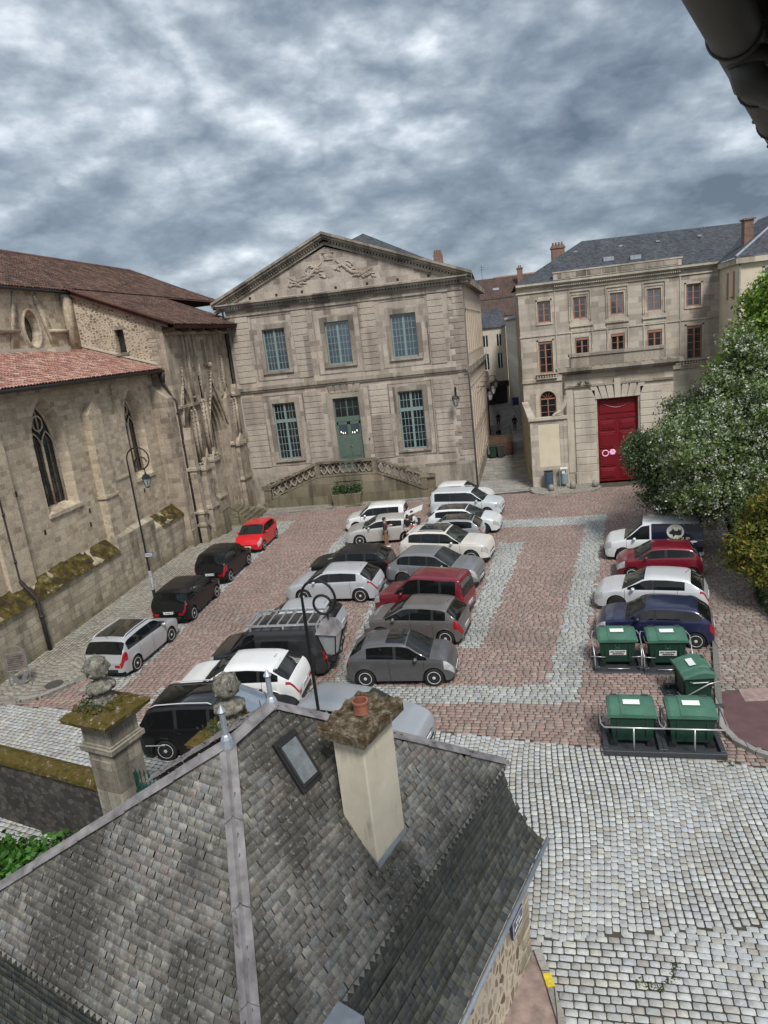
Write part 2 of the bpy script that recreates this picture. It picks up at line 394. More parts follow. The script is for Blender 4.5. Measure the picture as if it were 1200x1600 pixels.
M = {}
M['fac'] = ashlar('facade_ashlar', (0.49, 0.43, 0.365), (0.42, 0.365, 0.31), (0.325, 0.275, 0.235), (0.53, 0.48, 0.42), 0.78, 0.40, 0.012, 0.6, 0.50, green=0.0)
M['facgreen'] = ashlar('stair_stone', (0.27, 0.235, 0.17), (0.20, 0.175, 0.13), (0.15, 0.13, 0.10), (0.13, 0.115, 0.09), 1.6, 0.8, 0.010, 0.8, 1.0, green=1.6)
M['rust'] = ashlar('facade_rustic', (0.47, 0.415, 0.35), (0.40, 0.35, 0.295), (0.31, 0.265, 0.225), (0.34, 0.30, 0.26), 1.3, 3.0, 0.001, 0.6, 0.45)
M['trim'] = ashlar('moulding_stone', (0.40, 0.355, 0.295), (0.33, 0.29, 0.24), (0.24, 0.21, 0.175), (0.20, 0.17, 0.14), 1.1, 2.0, 0.006, 0.7, 0.8)
M['church'] = ashlar('church_ashlar', (0.57, 0.485, 0.365), (0.50, 0.415, 0.31), (0.42, 0.34, 0.25), (0.58, 0.51, 0.40), 0.46, 0.235, 0.013, 0.8, 0.35, 0.045, 0.9)
M['plinth'] = ashlar('church_plinth', (0.48, 0.425, 0.33), (0.42, 0.365, 0.28), (0.34, 0.29, 0.22), (0.27, 0.23, 0.16), 0.62, 0.30, 0.012, 0.7, 0.95, 0.03, green=0.9)
M['portal'] = ashlar('portal_stone', (0.44, 0.375, 0.295), (0.38, 0.32, 0.25), (0.30, 0.25, 0.195), (0.38, 0.33, 0.265), 0.60, 0.30, 0.010, 0.8, 0.8, green=1.6)
M['rubble'] = rubble('church_rubble', [(0.38, 0.31, 0.23), (0.25, 0.20, 0.15), (0.19, 0.155, 0.12), (0.32, 0.26, 0.19), (0.14, 0.12, 0.095)], (0.50, 0.42, 0.32), 6.5, 0.16, 0.75)
M['rubblehouse'] = rubble('house_rubble', [(0.30, 0.25, 0.19), (0.22, 0.17, 0.12), (0.16, 0.115, 0.08), (0.38, 0.32, 0.25), (0.45, 0.37, 0.28)], (0.52, 0.44, 0.34), 4.4, 0.14, 1.5)
M['dark_rubble'] = rubble('garden_wall_stone', [(0.08, 0.074, 0.068), (0.06, 0.054, 0.05), (0.105, 0.096, 0.085), (0.05, 0.046, 0.042), (0.085, 0.078, 0.07)], (0.05, 0.046, 0.042), 8.0, 0.05, 0.8)
M['hotel'] = ashlar('hotel_ashlar', (0.52, 0.47, 0.395), (0.46, 0.41, 0.345), (0.38, 0.335, 0.28), (0.38, 0.34, 0.28), 1.5, 0.42, 0.006, 0.45, 0.45)
M['hoteltrim'] = ashlar('hotel_trim', (0.54, 0.49, 0.41), (0.49, 0.445, 0.37), (0.42, 0.375, 0.31), (0.40, 0.35, 0.28), 1.8, 3.0, 0.003, 0.4, 0.5)
M['gate'] = ashlar('gateway_stone', (0.54, 0.48, 0.38), (0.48, 0.42, 0.34), (0.41, 0.35, 0.28), (0.34, 0.30, 0.24), 1.4, 0.45, 0.006, 0.45, 0.5, green=0.9)
M['cream'] = plain('cream_render', (0.60, 0.53, 0.39), 0.9, var=0.08, scale=1.2, bump=0.1)
M['cream2'] = plain('warm_render', (0.50, 0.44, 0.355), 0.9, var=0.1, scale=1.5, bump=0.1)
M['sidewall'] = plain('side_wall_render', (0.50, 0.42, 0.33), 0.9, var=0.12, scale=0.8, bump=0.1)
M['white'] = plain('white_paint', (0.74, 0.74, 0.72), 0.5, var=0.03)
M['teal'] = plain('teal_paint', (0.20, 0.275, 0.265), 0.45, var=0.08)
M['greendoor'] = plain('green_door_paint', (0.10, 0.142, 0.115), 0.45, var=0.12)
M['glass'] = plain('window_glass', (0.012, 0.016, 0.018), 0.05, var=0.3, scale=0.7, coat=0.5, spec=0.8)
M['glassblue'] = plain('window_glass_sky_tint', (0.05, 0.07, 0.09), 0.04, var=0.4, scale=0.5, coat=0.8, spec=1.0)  # paler, bluer base colour puts reflected sky into these panes
M['orange'] = plain('terracotta_window_paint', (0.33, 0.15, 0.10), 0.5, var=0.1)
M['red'] = plain('red_gate_paint', (0.160, 0.006, 0.012), 0.42, var=0.12, scale=2.0)
M['zinc'] = plain('weathered_zinc', (0.22, 0.205, 0.205), 0.6, metal=0.2, var=0.45, scale=5.0, bump=0.15)
M['zincblue'] = plain('new_zinc', (0.33, 0.36, 0.40), 0.45, metal=0.4, var=0.15, scale=5.0)
M['iron'] = plain('black_iron', (0.018, 0.018, 0.02), 0.45, var=0.2, metal=0.3)
M['pipe'] = plain('old_downpipe', (0.045, 0.035, 0.032), 0.6, var=0.3, metal=0.2)
M['pipegrey'] = plain('grey_downpipe', (0.20, 0.20, 0.20), 0.6, var=0.2, metal=0.2)
M['greeniron'] = plain('green_iron', (0.012, 0.055, 0.042), 0.5, var=0.2)
M['moss'] = moss_mat('moss', ((0.030, 0.022, 0.014), (0.06, 0.045, 0.02), (0.12, 0.095, 0.025), (0.27, 0.22, 0.15)), 2.6)
M['mosscap'] = moss_mat('mossy_coping', ((0.035, 0.026, 0.014), (0.095, 0.078, 0.018), (0.11, 0.075, 0.035), (0.42, 0.38, 0.31)), 6.5)
M['lichenstone'] = moss_mat('lichen_stone', ((0.06, 0.055, 0.045), (0.17, 0.16, 0.13), (0.30, 0.285, 0.24), (0.46, 0.45, 0.39)), 7.0)
M['pillar'] = ashlar('gate_pier_stone', (0.36, 0.33, 0.27), (0.30, 0.27, 0.22), (0.24, 0.215, 0.175), (0.13, 0.12, 0.10), 0.9, 0.55, 0.008, 0.9, 1.0)
M['terracotta'] = plain('terracotta', (0.24, 0.085, 0.05), 0.7, var=0.25, scale=8.0)
M['brick'] = ashlar('chimney_brick', (0.27, 0.14, 0.105), (0.22, 0.11, 0.085), (0.16, 0.085, 0.07), (0.34, 0.27, 0.22), 0.22, 0.075, 0.012, 0.5, 0.4)
def stained(name, c, dirt, z_lo, z_hi):
    m, nt, p = mat_base(name); tc = nd(nt, 'ShaderNodeTexCoord'); n = noise(nt, tc, 'Object', 5.0, 9.0, 0.7, (1, 1, .22)); n2 = noise(nt, tc, 'Object', 2.2, 6.0, 0.6)
    s = nd(nt, 'ShaderNodeSeparateXYZ'); ln(nt, tc, 'Object', s, 0)
    top = nd(nt, 'ShaderNodeMapRange'); top.inputs['From Min'].default_value = z_hi - .5; top.inputs['From Max'].default_value = z_hi; ln(nt, s, 2, top, 0)
    bot = nd(nt, 'ShaderNodeMapRange'); bot.inputs['From Min'].default_value = z_lo + .45; bot.inputs['From Max'].default_value = z_lo; ln(nt, s, 2, bot, 0)
    e = math_n(nt, 'ADD', math_n(nt, 'MULTIPLY', top.outputs[0], .10), math_n(nt, 'MULTIPLY', bot.outputs[0], .16)); f = math_n(nt, 'ADD', n.outputs[0], e)
    r = ramp(nt, [(.60, 0.0), (.78, .6)]); nt.links.new(f, r.inputs[0]); r2 = ramp(nt, [(.35, .90), (.65, 1.06)]); ln(nt, n2, 0, r2, 0)
    col = mix(nt, 'MULTIPLY', 1.0, mix(nt, 'MIX', r.outputs[0], c, dirt), r2.outputs[0]); nt.links.new(col, p.inputs['Base Color']); p.inputs['Roughness'].default_value = .92; p.inputs['Specular IOR Level'].default_value = .2
    b = nd(nt, 'ShaderNodeBump', i_Strength=.35, i_Distance=.02); ln(nt, n, 0, b, 'Height'); ln(nt, b, 0, p, 'Normal'); return m
M['chimrender'] = stained('chimney_render', (0.62, 0.56, 0.44), (0.20, 0.165, 0.12), 4.4, 6.4)
M['tile'] = attr_mat('canal_tiles', 0.95, 0.4, 9.0, 0.4, 0.1, stain=0.6, stain_col=(0.045, 0.032, 0.028), stain_scale=0.9, st_lo=.45, st_hi=.62)
M['tilered'] = attr_mat('red_canal_tiles', 0.85, 0.25, 9.0, 0.3, 0.25, stain=0.25, stain_col=(0.14, 0.07, 0.05), stain_scale=0.8)
M['slate'] = attr_mat('roof_slates', 0.75, 0.45, 13.0, 0.5, 0.3, stain=0.78, stain_col=(0.050, 0.046, 0.038), stain_scale=0.75, st_lo=0.44, st_hi=0.60, lichen=0.6)
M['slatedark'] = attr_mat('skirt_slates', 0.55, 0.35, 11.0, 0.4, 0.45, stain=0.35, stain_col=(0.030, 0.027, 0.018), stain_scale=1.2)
M['cobble'] = attr_mat('paving_setts', 0.8, 0.22, 14.0, 0.35, 0.3, stain=0.38, stain_col=(0.12, 0.105, 0.085), stain_scale=0.35, st_lo=0.48, st_hi=0.72)
M['joint'] = plain('sett_joints', (0.065, 0.058, 0.044), 0.95, var=0.3, scale=3.0)
M['slateroof'] = ashlar('slate_courses', (0.095, 0.105, 0.12), (0.075, 0.082, 0.095), (0.055, 0.062, 0.072), (0.03, 0.033, 0.038), 0.22, 0.14, 0.006, 0.5, 0.35, bumpk=0.4)
M['kerb'] = ashlar('granite_kerb', (0.34, 0.33, 0.30), (0.28, 0.27, 0.25), (0.22, 0.21, 0.19), (0.07, 0.065, 0.05), 0.95, 3.0, 0.012, 0.7, 0.2)
M['street'] = ashlar('street_slabs', (0.36, 0.35, 0.32), (0.32, 0.31, 0.285), (0.27, 0.26, 0.24), (0.21, 0.20, 0.185), 0.7, 0.42, 0.014, 0.5, 0.2)
M['tarmac'] = plain('reddish_tarmac', (0.115, 0.062, 0.062), 0.9, var=0.15, scale=3.0, bump=0.3)
M['rubber'] = plain('tyre_rubber', (0.013, 0.013, 0.013), 0.8, var=0.2)
M['blackpl'] = plain('black_plastic', (0.016, 0.016, 0.017), 0.55, var=0.15)
def clear_glass(name, tint, base, fac):      # tinted glass one can look through, with its own reflection
    m, nt, p = mat_base(name); p.inputs['Base Color'].default_value = (*base, 1); p.inputs['Roughness'].default_value = .03; p.inputs['Coat Weight'].default_value = .5; p.inputs['Coat Roughness'].default_value = .03
    t = nd(nt, 'ShaderNodeBsdfTransparent'); t.inputs[0].default_value = (*tint, 1); mx = nd(nt, 'ShaderNodeMixShader'); mx.inputs[0].default_value = fac
    ln(nt, t, 0, mx, 1); ln(nt, p, 0, mx, 2); ln(nt, mx, 0, nt.nodes['Material Output'], 0); return m
M['autoglass'] = clear_glass('car_glass', (.22, .25, .24), (.012, .014, .014), .62)
M['roofglass'] = plain('roof_glass', (0.010, 0.012, 0.012), 0.05, var=0.3, coat=0.4, spec=0.6)
M['seat'] = plain('seat_fabric', (.055, .055, .06), .8, var=.2)
M['windscreen'] = clear_glass('windscreen_glass', (.62, .68, .66), (.05, .06, .06), .35)
M['alloy'] = plain('alloy_rim', (0.58, 0.58, 0.59), 0.4, metal=0.15, var=0.05)
M['darkalloy'] = plain('dark_rim', (0.02, 0.02, 0.02), 0.4, var=0.1)
M['headlight'] = plain('headlamp_lens', (0.55, 0.57, 0.58), 0.12, metal=0.4, coat=1.0, var=0.2)
M['taillight'] = plain('tail_lamp_lens', (0.30, 0.006, 0.012), 0.15, coat=1.0, var=0.15)
M['plate'] = plain('plate_white', (0.72, 0.72, 0.70), 0.5, var=0.02)
M['ink'] = plain('black_ink', (0.015, 0.015, 0.018), 0.6, var=0.02)
M['blue'] = plain('sign_blue', (0.015, 0.035, 0.14), 0.4, var=0.05)
M['bingreen'] = plain('bin_green_body', (0.007, 0.036, 0.022), 0.55, var=0.12)
M['lidgreen'] = plain('bin_green_lid', (0.050, 0.135, 0.090), 0.5, var=0.2, scale=3.0)
M['steel'] = plain('galvanised_steel', (0.50, 0.50, 0.49), 0.35, metal=0.7, var=0.1)
M['dock'] = plain('dark_grey_plastic', (0.035, 0.040, 0.045), 0.6, var=0.15)
M['wood'] = plain('brown_wood', (0.11, 0.062, 0.038), 0.7, var=0.25, scale=4.0)
M['bark'] = plain('bark', (0.055, 0.043, 0.032), 0.95, var=0.3, scale=8.0, bump=0.8)
M['leaf'] = leaf_mat('leaves'); M['blossom'] = leaf_mat('blossom', 0.25, 0.7)
M['shop'] = plain('dark_shopfront', (0.025, 0.022, 0.02), 0.5, var=0.3)
M['yellow'] = plain('yellow_paint', (0.60, 0.47, 0.03), 0.6, var=0.25, scale=12.0)
M['skin'] = plain('skin', (0.42, 0.24, 0.17), 0.6, var=0.04)
M['hair'] = plain('dark_hair', (0.018, 0.012, 0.009), 0.6, var=0.2)
def cloth(name, c): return plain(name, c, 0.9, var=0.1, scale=10.0)
_paint = {}
def paint(name, c, metal=0.0):
    if name not in _paint:
        _paint[name] = plain(name, c, 0.38, metal=metal * .6, coat=(0.25 if max(c) < .02 else 0.8), var=0.03, scale=1.5, spec=.4)
    return _paint[name]
# ---------------------------------------------------------------- the ground
def in_poly(P, poly):
    x, y = P[:, 0], P[:, 1]; r = np.zeros(len(P), bool); n = len(poly); j = n - 1
    for i in range(n):
        xi, yi = poly[i]; xj, yj = poly[j]
        c = ((yi > y) != (yj > y)) & (x < (xj - xi) * (y - yi) / ((yj - yi) or 1e-9) + xi)
        r ^= c; j = i
    return r
def sheet(name, poly, z, m, kind='structure'):
    b = B(); b.poly([(p[0], p[1], z) for p in poly]); o = b.build(name, m); tag(o, kind=kind); return o
def stones(cx, cy, th, hl, hw, cols, z, h=0.03, jit=0.010, gap=0.09):
    """rounded setts: 12-vertex tops; cx.. arrays"""
    n = len(cx); ct, st = np.cos(th), np.sin(th)
    hl = hl * (1 + RNG.uniform(-.05, .02, n)); hw = hw * (1 + RNG.uniform(-.05, .02, n))
    V = np.zeros((n, 16, 3)); q = 0.30
    top = [(-1, -1 + q), (-1 + q, -1), (1 - q, -1), (1, -1 + q), (1, 1 - q), (1 - q, 1), (-1 + q, 1), (-1, 1 - q)]
    for k, (a, b) in enumerate(top):
        for lev in (0, 1):
            wob = 1 + RNG.uniform(-.03, .02, n)
            # the corner cut is the same length along both sides
            aa = np.sign(a) * (1 if abs(a) == 1 else 1 - 0.28 * np.minimum(hl, hw) / hl); bb = np.sign(b) * (1 if abs(b) == 1 else 1 - 0.28 * np.minimum(hl, hw) / hw)
            dd = (.015 if lev == 0 else .0070); lx = aa * (hl - dd) * wob; ly = bb * (hw - dd) * wob
            i = k + 8 * lev
            V[:, i, 0] = cx + lx * ct - ly * st; V[:, i, 1] = cy + lx * st + ly * ct
            V[:, i, 2] = z + (h if lev == 0 else h * 0.62)
    tx, ty, dz = RNG.normal(0, .012, n), RNG.normal(0, .012, n), RNG.normal(0, jit * .4, n)
    for i in range(8):
        V[:, i, 2] += dz + tx * (V[:, i, 0] - cx) + ty * (V[:, i, 1] - cy)
    base = (np.arange(n) * 16)[:, None]
    ft = [(0, 1, 2, 3), (0, 3, 4, 7), (7, 4, 5, 6)] + [(k, k + 8, (k + 1) % 8 + 8, (k + 1) % 8) for k in range(8)]
    F = np.concatenate([base + np.array(f)[None, :] for f in ft]).astype(np.int32)
    C = np.concatenate([cols] * len(ft))
    return V.reshape(-1, 3), F, C
def rows(x0, x1, y0, y1, ang, row, length, wob=0.0):
    """stone centres laid in staggered rows, in world xy; rows run along direction ang"""
    cxm, cym = (x0 + x1) / 2, (y0 + y1) / 2; rad = math.hypot(x1 - x0, y1 - y0) / 2
    nr = int(2 * rad / row); X = []; Y = []; L = []
    for i in range(nr):
        v = -rad + (i + .5) * row; m = int(2 * rad / length) + 2
        ls = length * RNG.uniform(.82, 1.18, m); u = -rad + np.cumsum(ls) - ls / 2 + RNG.uniform(-.5, .5) * length
        X.append(u); Y.append(np.full(m, v) + wob * np.sin(u * .8 + i * .15) * .3); L.append(ls)
    X = np.concatenate(X); Y = np.concatenate(Y); L = np.concatenate(L)
    c, s = math.cos(ang), math.sin(ang); P = np.stack([cxm + X * c - Y * s, cym + X * s + Y * c], 1)
    k = (P[:, 0] > x0) & (P[:, 0] < x1) & (P[:, 1] > y0) & (P[:, 1] < y1)
    return P[k], L[k]
PAL = {
    'pink': np.array([(.30, .205, .175), (.26, .18, .155), (.335, .235, .20), (.235, .17, .145), (.33, .265, .22), (.285, .20, .18), (.25, .215, .195)]),
    'grey': np.array([(.36, .37, .35), (.32, .33, .315), (.41, .42, .39), (.28, .285, .275), (.38, .37, .32), (.34, .355, .365), (.36, .37, .35)]),
    'pale': np.array([(.43, .44, .43), (.38, .39, .39), (.48, .49, .47), (.35, .355, .35), (.43, .42, .36), (.40, .415, .44), (.44, .45, .44), (.41, .42, .41), (.33, .30, .265)]),
    'walk': np.array([(.30, .285, .235), (.26, .24, .20), (.34, .32, .27), (.22, .20, .165), (.29, .24, .205), (.32, .31, .27)]),
    'walkp': np.array([(.28, .21, .18), (.24, .185, .16), (.31, .25, .215), (.22, .175, .15), (.30, .28, .25)])}
def pick(pal, n):
    c = PAL[pal][RNG.integers(0, len(PAL[pal]), n)]; c = c * .7 + PAL[pal].mean(0) * .3; return c * RNG.uniform(.90, 1.12, (n, 1))

GREY = [[(-12.5, 19.5), (1.76, 19.0), (1.95, 20.08), (-12.5, 20.5)], [(.70, 19.0), (1.76, 19.0), (5.70, 39.56), (4.45, 39.5), (4.29, 37.68), (.91, 20.11)],
        [(-3, 38.5), (4.4, 37.75), (5.70, 39.56), (-3, 39.8)], [(-2.0, 22.9), (-1.2, 22.88), (.89, 35.2), (-.45, 35.4)],
        [(-10.1, 34.0), (-9.8, 39.3), (-4.5, 39.3), (-4.8, 37.5), (-7.5, 37.3), (-8.2, 34)],
        [(-6.15, 20.5), (-4.6, 20.5), (-4.4, 27.8), (-5.6, 31.5), (-6.9, 31.5), (-6.1, 27.5)], [(-15.7, 20.4), (-14.05, 20.4), (-13.95, 43), (-15.7, 43)]]
LOW = [(-30, 19.7), (-18, 19.6), (-15.2, 19.1), (-12.7, 18.5), (-11.4, 17.9), (-2.6, 17.6), (2.3, 16.65), (6, 15.85), (12, 14.9), (12, 3), (-30, 3)]
WALKL = [(-30, 49), (-30, 19.4), (-18.3, 19.5), (-16.95, 19.85), (-16.1, 21.1), (-15.72, 22.5), (-15.72, 43.6), (-17.9, 44.7), (-5.1, 46.4), (-2.0, 47.3), (-2.0, 49)]
WALKR = [(6.62, 22.6), (5.55, 18.6), (5.32, 17.6), (5.55, 16.75), (6.3, 16.0), (9.5, 14.6), (14, 14), (14, 48), (9.8, 46), (7.8, 33)]
TAR = [(5.50, 18.5), (5.40, 17.6), (5.62, 16.85), (6.4, 16.1), (9.5, 14.9), (14, 14.5), (14, 19.6), (5.78, 19.35)]
CORN = [(1.7, 47.4), (1.85, 45.9), (2.5, 45.2), (4.6, 45.0), (6.0, 45.45), (6.35, 46.3), (6.3, 47.9)]

sheet('ground', [(-900, -200), (900, -200), (900, 1500), (-900, 1500)], -0.55, M['joint'])
sheet('square', [(-34, 2), (14, 2), (14, 48.4), (-34, 48.4)], 0.0, M['joint'])
sheet('street', [(-2.6, 46.35), (2.2, 46.9), (3.5, 120), (-12, 120), (-4.5, 60)], 0.020, M['street'])
vs, fs, cs = [], [], []; off = 0
def lay(P, L, ang, row, fn, z=0.0, h=0.03):
    global off
    pal = fn(P); k = pal != ''
    P = P[k]; L = L[k]; pal = pal[k]; C = np.zeros((len(P), 3))
    for q in set(pal.tolist()):
        i = pal == q; C[i] = pick(q, int(i.sum()))
    V, F, C2 = stones(P[:, 0], P[:, 1], ang, L / 2, np.full(len(P), row / 2), C, z, h)
    vs.append(V); fs.append(F + off); cs.append(C2); off += len(V)
def zone_main(P):
    r = np.full(len(P), 'pink', object)
    for g in GREY: r[in_poly(P, g)] = 'grey'
    r[in_poly(P, LOW)] = ''; r[in_poly(P, WALKL)] = ''; r[in_poly(P, WALKR)] = ''; r[in_poly(P, CORN)] = ''
    r[(P[:, 1] > 46.2)] = ''
    return r
P, L = rows(-30, 11, 15.8, 47, R(-4.0), .150, .235, .12); lay(P, L, R(-4.0), .150, zone_main)
def low_a(P):   # left of the house: rows run with the kerb
    r = np.full(len(P), '', object); k = in_poly(P, LOW) & (P[:, 0] < -6.5) & ~in_poly(P, WALKL); r[k] = 'pale'; return r
P, L = rows(-30, -6.5, 9, 20, R(-14), .15, .22); lay(P, L, R(-14), .15, low_a)
def low_b(P):
    r = np.full(len(P), '', object); r[in_poly(P, LOW) & (P[:, 0] >= -6.5) & (P[:, 1] > 10.6 + .12 * P[:, 0]) & ~in_poly(P, WALKR)] = 'pale'; return r
P, L = rows(-6.5, 12, 10, 18.2, R(86), .150, .170, .35); lay(P, L, R(86), .150, low_b)
def low_c(P):
    r = np.full(len(P), '', object); r[(P[:, 1] <= 10.6 + .12 * P[:, 0]) & (P[:, 0] >= -.4)] = 'pale'; return r
P, L = rows(-1, 9, 4, 12, R(-5), .138, .215, .3); lay(P, L, R(-5), .138, low_c)
np_mesh('cobbled_square', np.concatenate(vs), np.concatenate(fs), np.concatenate(cs), M['cobble'])['kind'] = 'structure'
# pavements, 12 cm up behind a granite kerb
vs, fs, cs = [], [], []; off = 0
def walk_l(P):
    r = np.full(len(P), '', object); k = in_poly(P, WALKL) & (P[:, 0] > -26); r[k] = 'walk'; return r
P, L = rows(-26, -1.9, 14, 48.4, R(88), .155, .24, .3); lay(P, L, R(88), .155, walk_l, .105, .03)
def walk_r(P):
    r = np.full(len(P), '', object); r[in_poly(P, WALKR) & ~in_poly(P, TAR)] = 'walkp'; r[in_poly(P, CORN)] = 'walk'; return r
P, L = rows(1.4, 14, 14, 48, R(-2), .13, .25, .1); lay(P, L, R(-2), .13, walk_r, .085, .03)
np_mesh('pavement_setts', np.concatenate(vs), np.concatenate(fs), np.concatenate(cs), M['cobble'])['kind'] = 'structure'
for nm, pl_, h in (('pavement', WALKL, .105), ('pavement', WALKR, .085), ('pavement', CORN, .085)):
    b = B(); q = pl_ if nm != 'x' else pl_
    a_ = sum(q[k][0] * q[(k + 1) % len(q)][1] - q[(k + 1) % len(q)][0] * q[k][1] for k in range(len(q)))
    if a_ < 0: q = q[::-1]
    b.hprism(q, -.04, h); tag(b.build(nm, M['joint']), kind='structure')
b = B(); b.poly([(p[0], p[1], .121) for p in TAR[::-1]]); b.v = [(x, y, .121) for x, y, z in b.v]; tag(b.build('footway', M['tarmac']), kind='structure')
def kerb(path, w=.16, h=.135, z0=-.02):
    b = B(); path = [Vector((p[0], p[1])) for p in path]
    for k in range(len(path) - 1):
        a, c = path[k], path[k + 1]; d = (c - a); n = max(1, round(d.length / 1.0)); u = d.normalized(); v = Vector((-u.y, u.x)) * w / 2
        for j in range(n):
            p, q = a + d * (j / n) + u * .005, a + d * ((j + 1) / n) - u * .005
            pts = [p - v, q - v, q + v, p + v]; b.hprism([(t.x, t.y) for t in pts], z0, h + random.uniform(-.006, .006))
    tag(b.build('kerb', M['kerb']), kind='structure')
kerb([(-30, 19.45), (-18.25, 19.6), (-17.5, 19.72), (-16.9, 20.0), (-16.35, 20.75), (-15.95, 21.6), (-15.78, 22.6), (-15.75, 43.6), (-17.85, 44.75), (-11.5, 45.6), (-5.1, 46.45)], .2, .15)
kerb([(7.85, 33), (6.65, 22.6), (5.6, 18.6), (5.36, 17.6), (5.5, 16.9), (5.85, 16.4), (6.4, 16.0), (9.5, 14.7)], .17, .14)
kerb([(1.85, 46.2), (2.05, 45.6), (2.6, 45.2), (3.5, 45.05), (4.6, 45.0), (5.6, 45.25), (6.15, 45.7), (6.35, 46.3)], .14, .13)
# two pale patches in the reddish footway
for (x, y, w, d) in ((6.35, 18.75, .95, .75), (6.75, 17.15, .75, .5)):
    o = sheet('paving_patch', [(x, y), (x + w, y + .05), (x + w - .05, y + d), (x + .03, y + d - .04)], .126, plain('patch_stone', (.30, .21, .19), .9, var=.3))
# ---------------------------------------------------------------- walls with openings, windows
def wall(b, x0, x1, z0, z1, holes, y=0.0, depth=0.25):
    """front face in the plane y with rectangular holes and their reveals. holes: (x0,x1,z0,z1)"""
    xs = sorted({x0, x1, *[h[0] for h in holes], *[h[1] for h in holes]}); zs = sorted({z0, z1, *[h[2] for h in holes], *[h[3] for h in holes]})
    for i in range(len(xs) - 1):
        for j in range(len(zs) - 1):
            cx, cz = (xs[i] + xs[i + 1]) / 2, (zs[j] + zs[j + 1]) / 2
            if any(h[0] < cx < h[1] and h[2] < cz < h[3] for h in holes): continue
            if not (x0 < cx < x1 and z0 < cz < z1): continue
            b.quad((xs[i], y, zs[j]), (xs[i + 1], y, zs[j]), (xs[i + 1], y, zs[j + 1]), (xs[i], y, zs[j + 1]))
    for (a, c, d, e) in holes:
        Y = y + depth
        b.quad((a, y, d), (a, y, e), (a, Y, e), (a, Y, d)); b.quad((c, y, e), (c, y, d), (c, Y, d), (c, Y, e))
        b.quad((a, y, e), (c, y, e), (c, Y, e), (a, Y, e)); b.quad((c, y, d), (a, y, d), (a, Y, d), (c, Y, d))
def window(parent, x0, x1, z0, z1, y, cols, rws, fm, gm, fw=.07, bar=.03, transom=None, centre=.10, sill=None, depth=.06, name='window'):
    """a glazed casement: frame with glazing bars, pane behind; part > pane"""
    b = B(); Y1 = y + depth
    b.box(x0, x0 + fw, y, Y1, z0, z1); b.box(x1 - fw, x1, y, Y1, z0, z1)
    b.box(x0 + fw, x1 - fw, y, Y1, z0, z0 + fw); b.box(x0 + fw, x1 - fw, y, Y1, z1 - fw, z1)
    segs = [(z0 + fw, z1 - fw, rws)]
    if transom:
        tz, th, r2 = transom; b.box(x0 + fw, x1 - fw, y - .03, Y1, tz, tz + th)
        segs = [(z0 + fw, tz, rws), (tz + th, z1 - fw, r2)]
    cx = (x0 + x1) / 2
    for (a, c, n) in segs:
        if centre: b.box(cx - centre / 2, cx + centre / 2, y - .012, Y1, a, c)
        halves = [(x0 + fw, cx - centre / 2), (cx + centre / 2, x1 - fw)] if centre else [(x0 + fw, x1 - fw)]
        for (h0, h1) in halves:
            nn = cols // len(halves)
            for k in range(1, nn):
                xx = h0 + (h1 - h0) * k / nn; b.box(xx - bar / 2, xx + bar / 2, y + .008, Y1 - .008, a, c)
            for k in range(1, n):
                zz_ = a + (c - a) * k / n; b.box(h0, h1, y + .010, Y1 - .010, zz_ - bar / 2, zz_ + bar / 2)
    o = b.build(name, fm, parent)
    g = B(); g.box(x0 + .02, x1 - .02, y + depth * .5, y + depth * .5 + .012, z0 + .02, z1 - .02); g.build('pane', gm, o)
    if sill: s = B(); s.cbox(x0 - .12, x1 + .12, y - sill, y + .1, z0 - .13, z0 - .005, .015); s.build('sill', M['trim'], o)
    return o
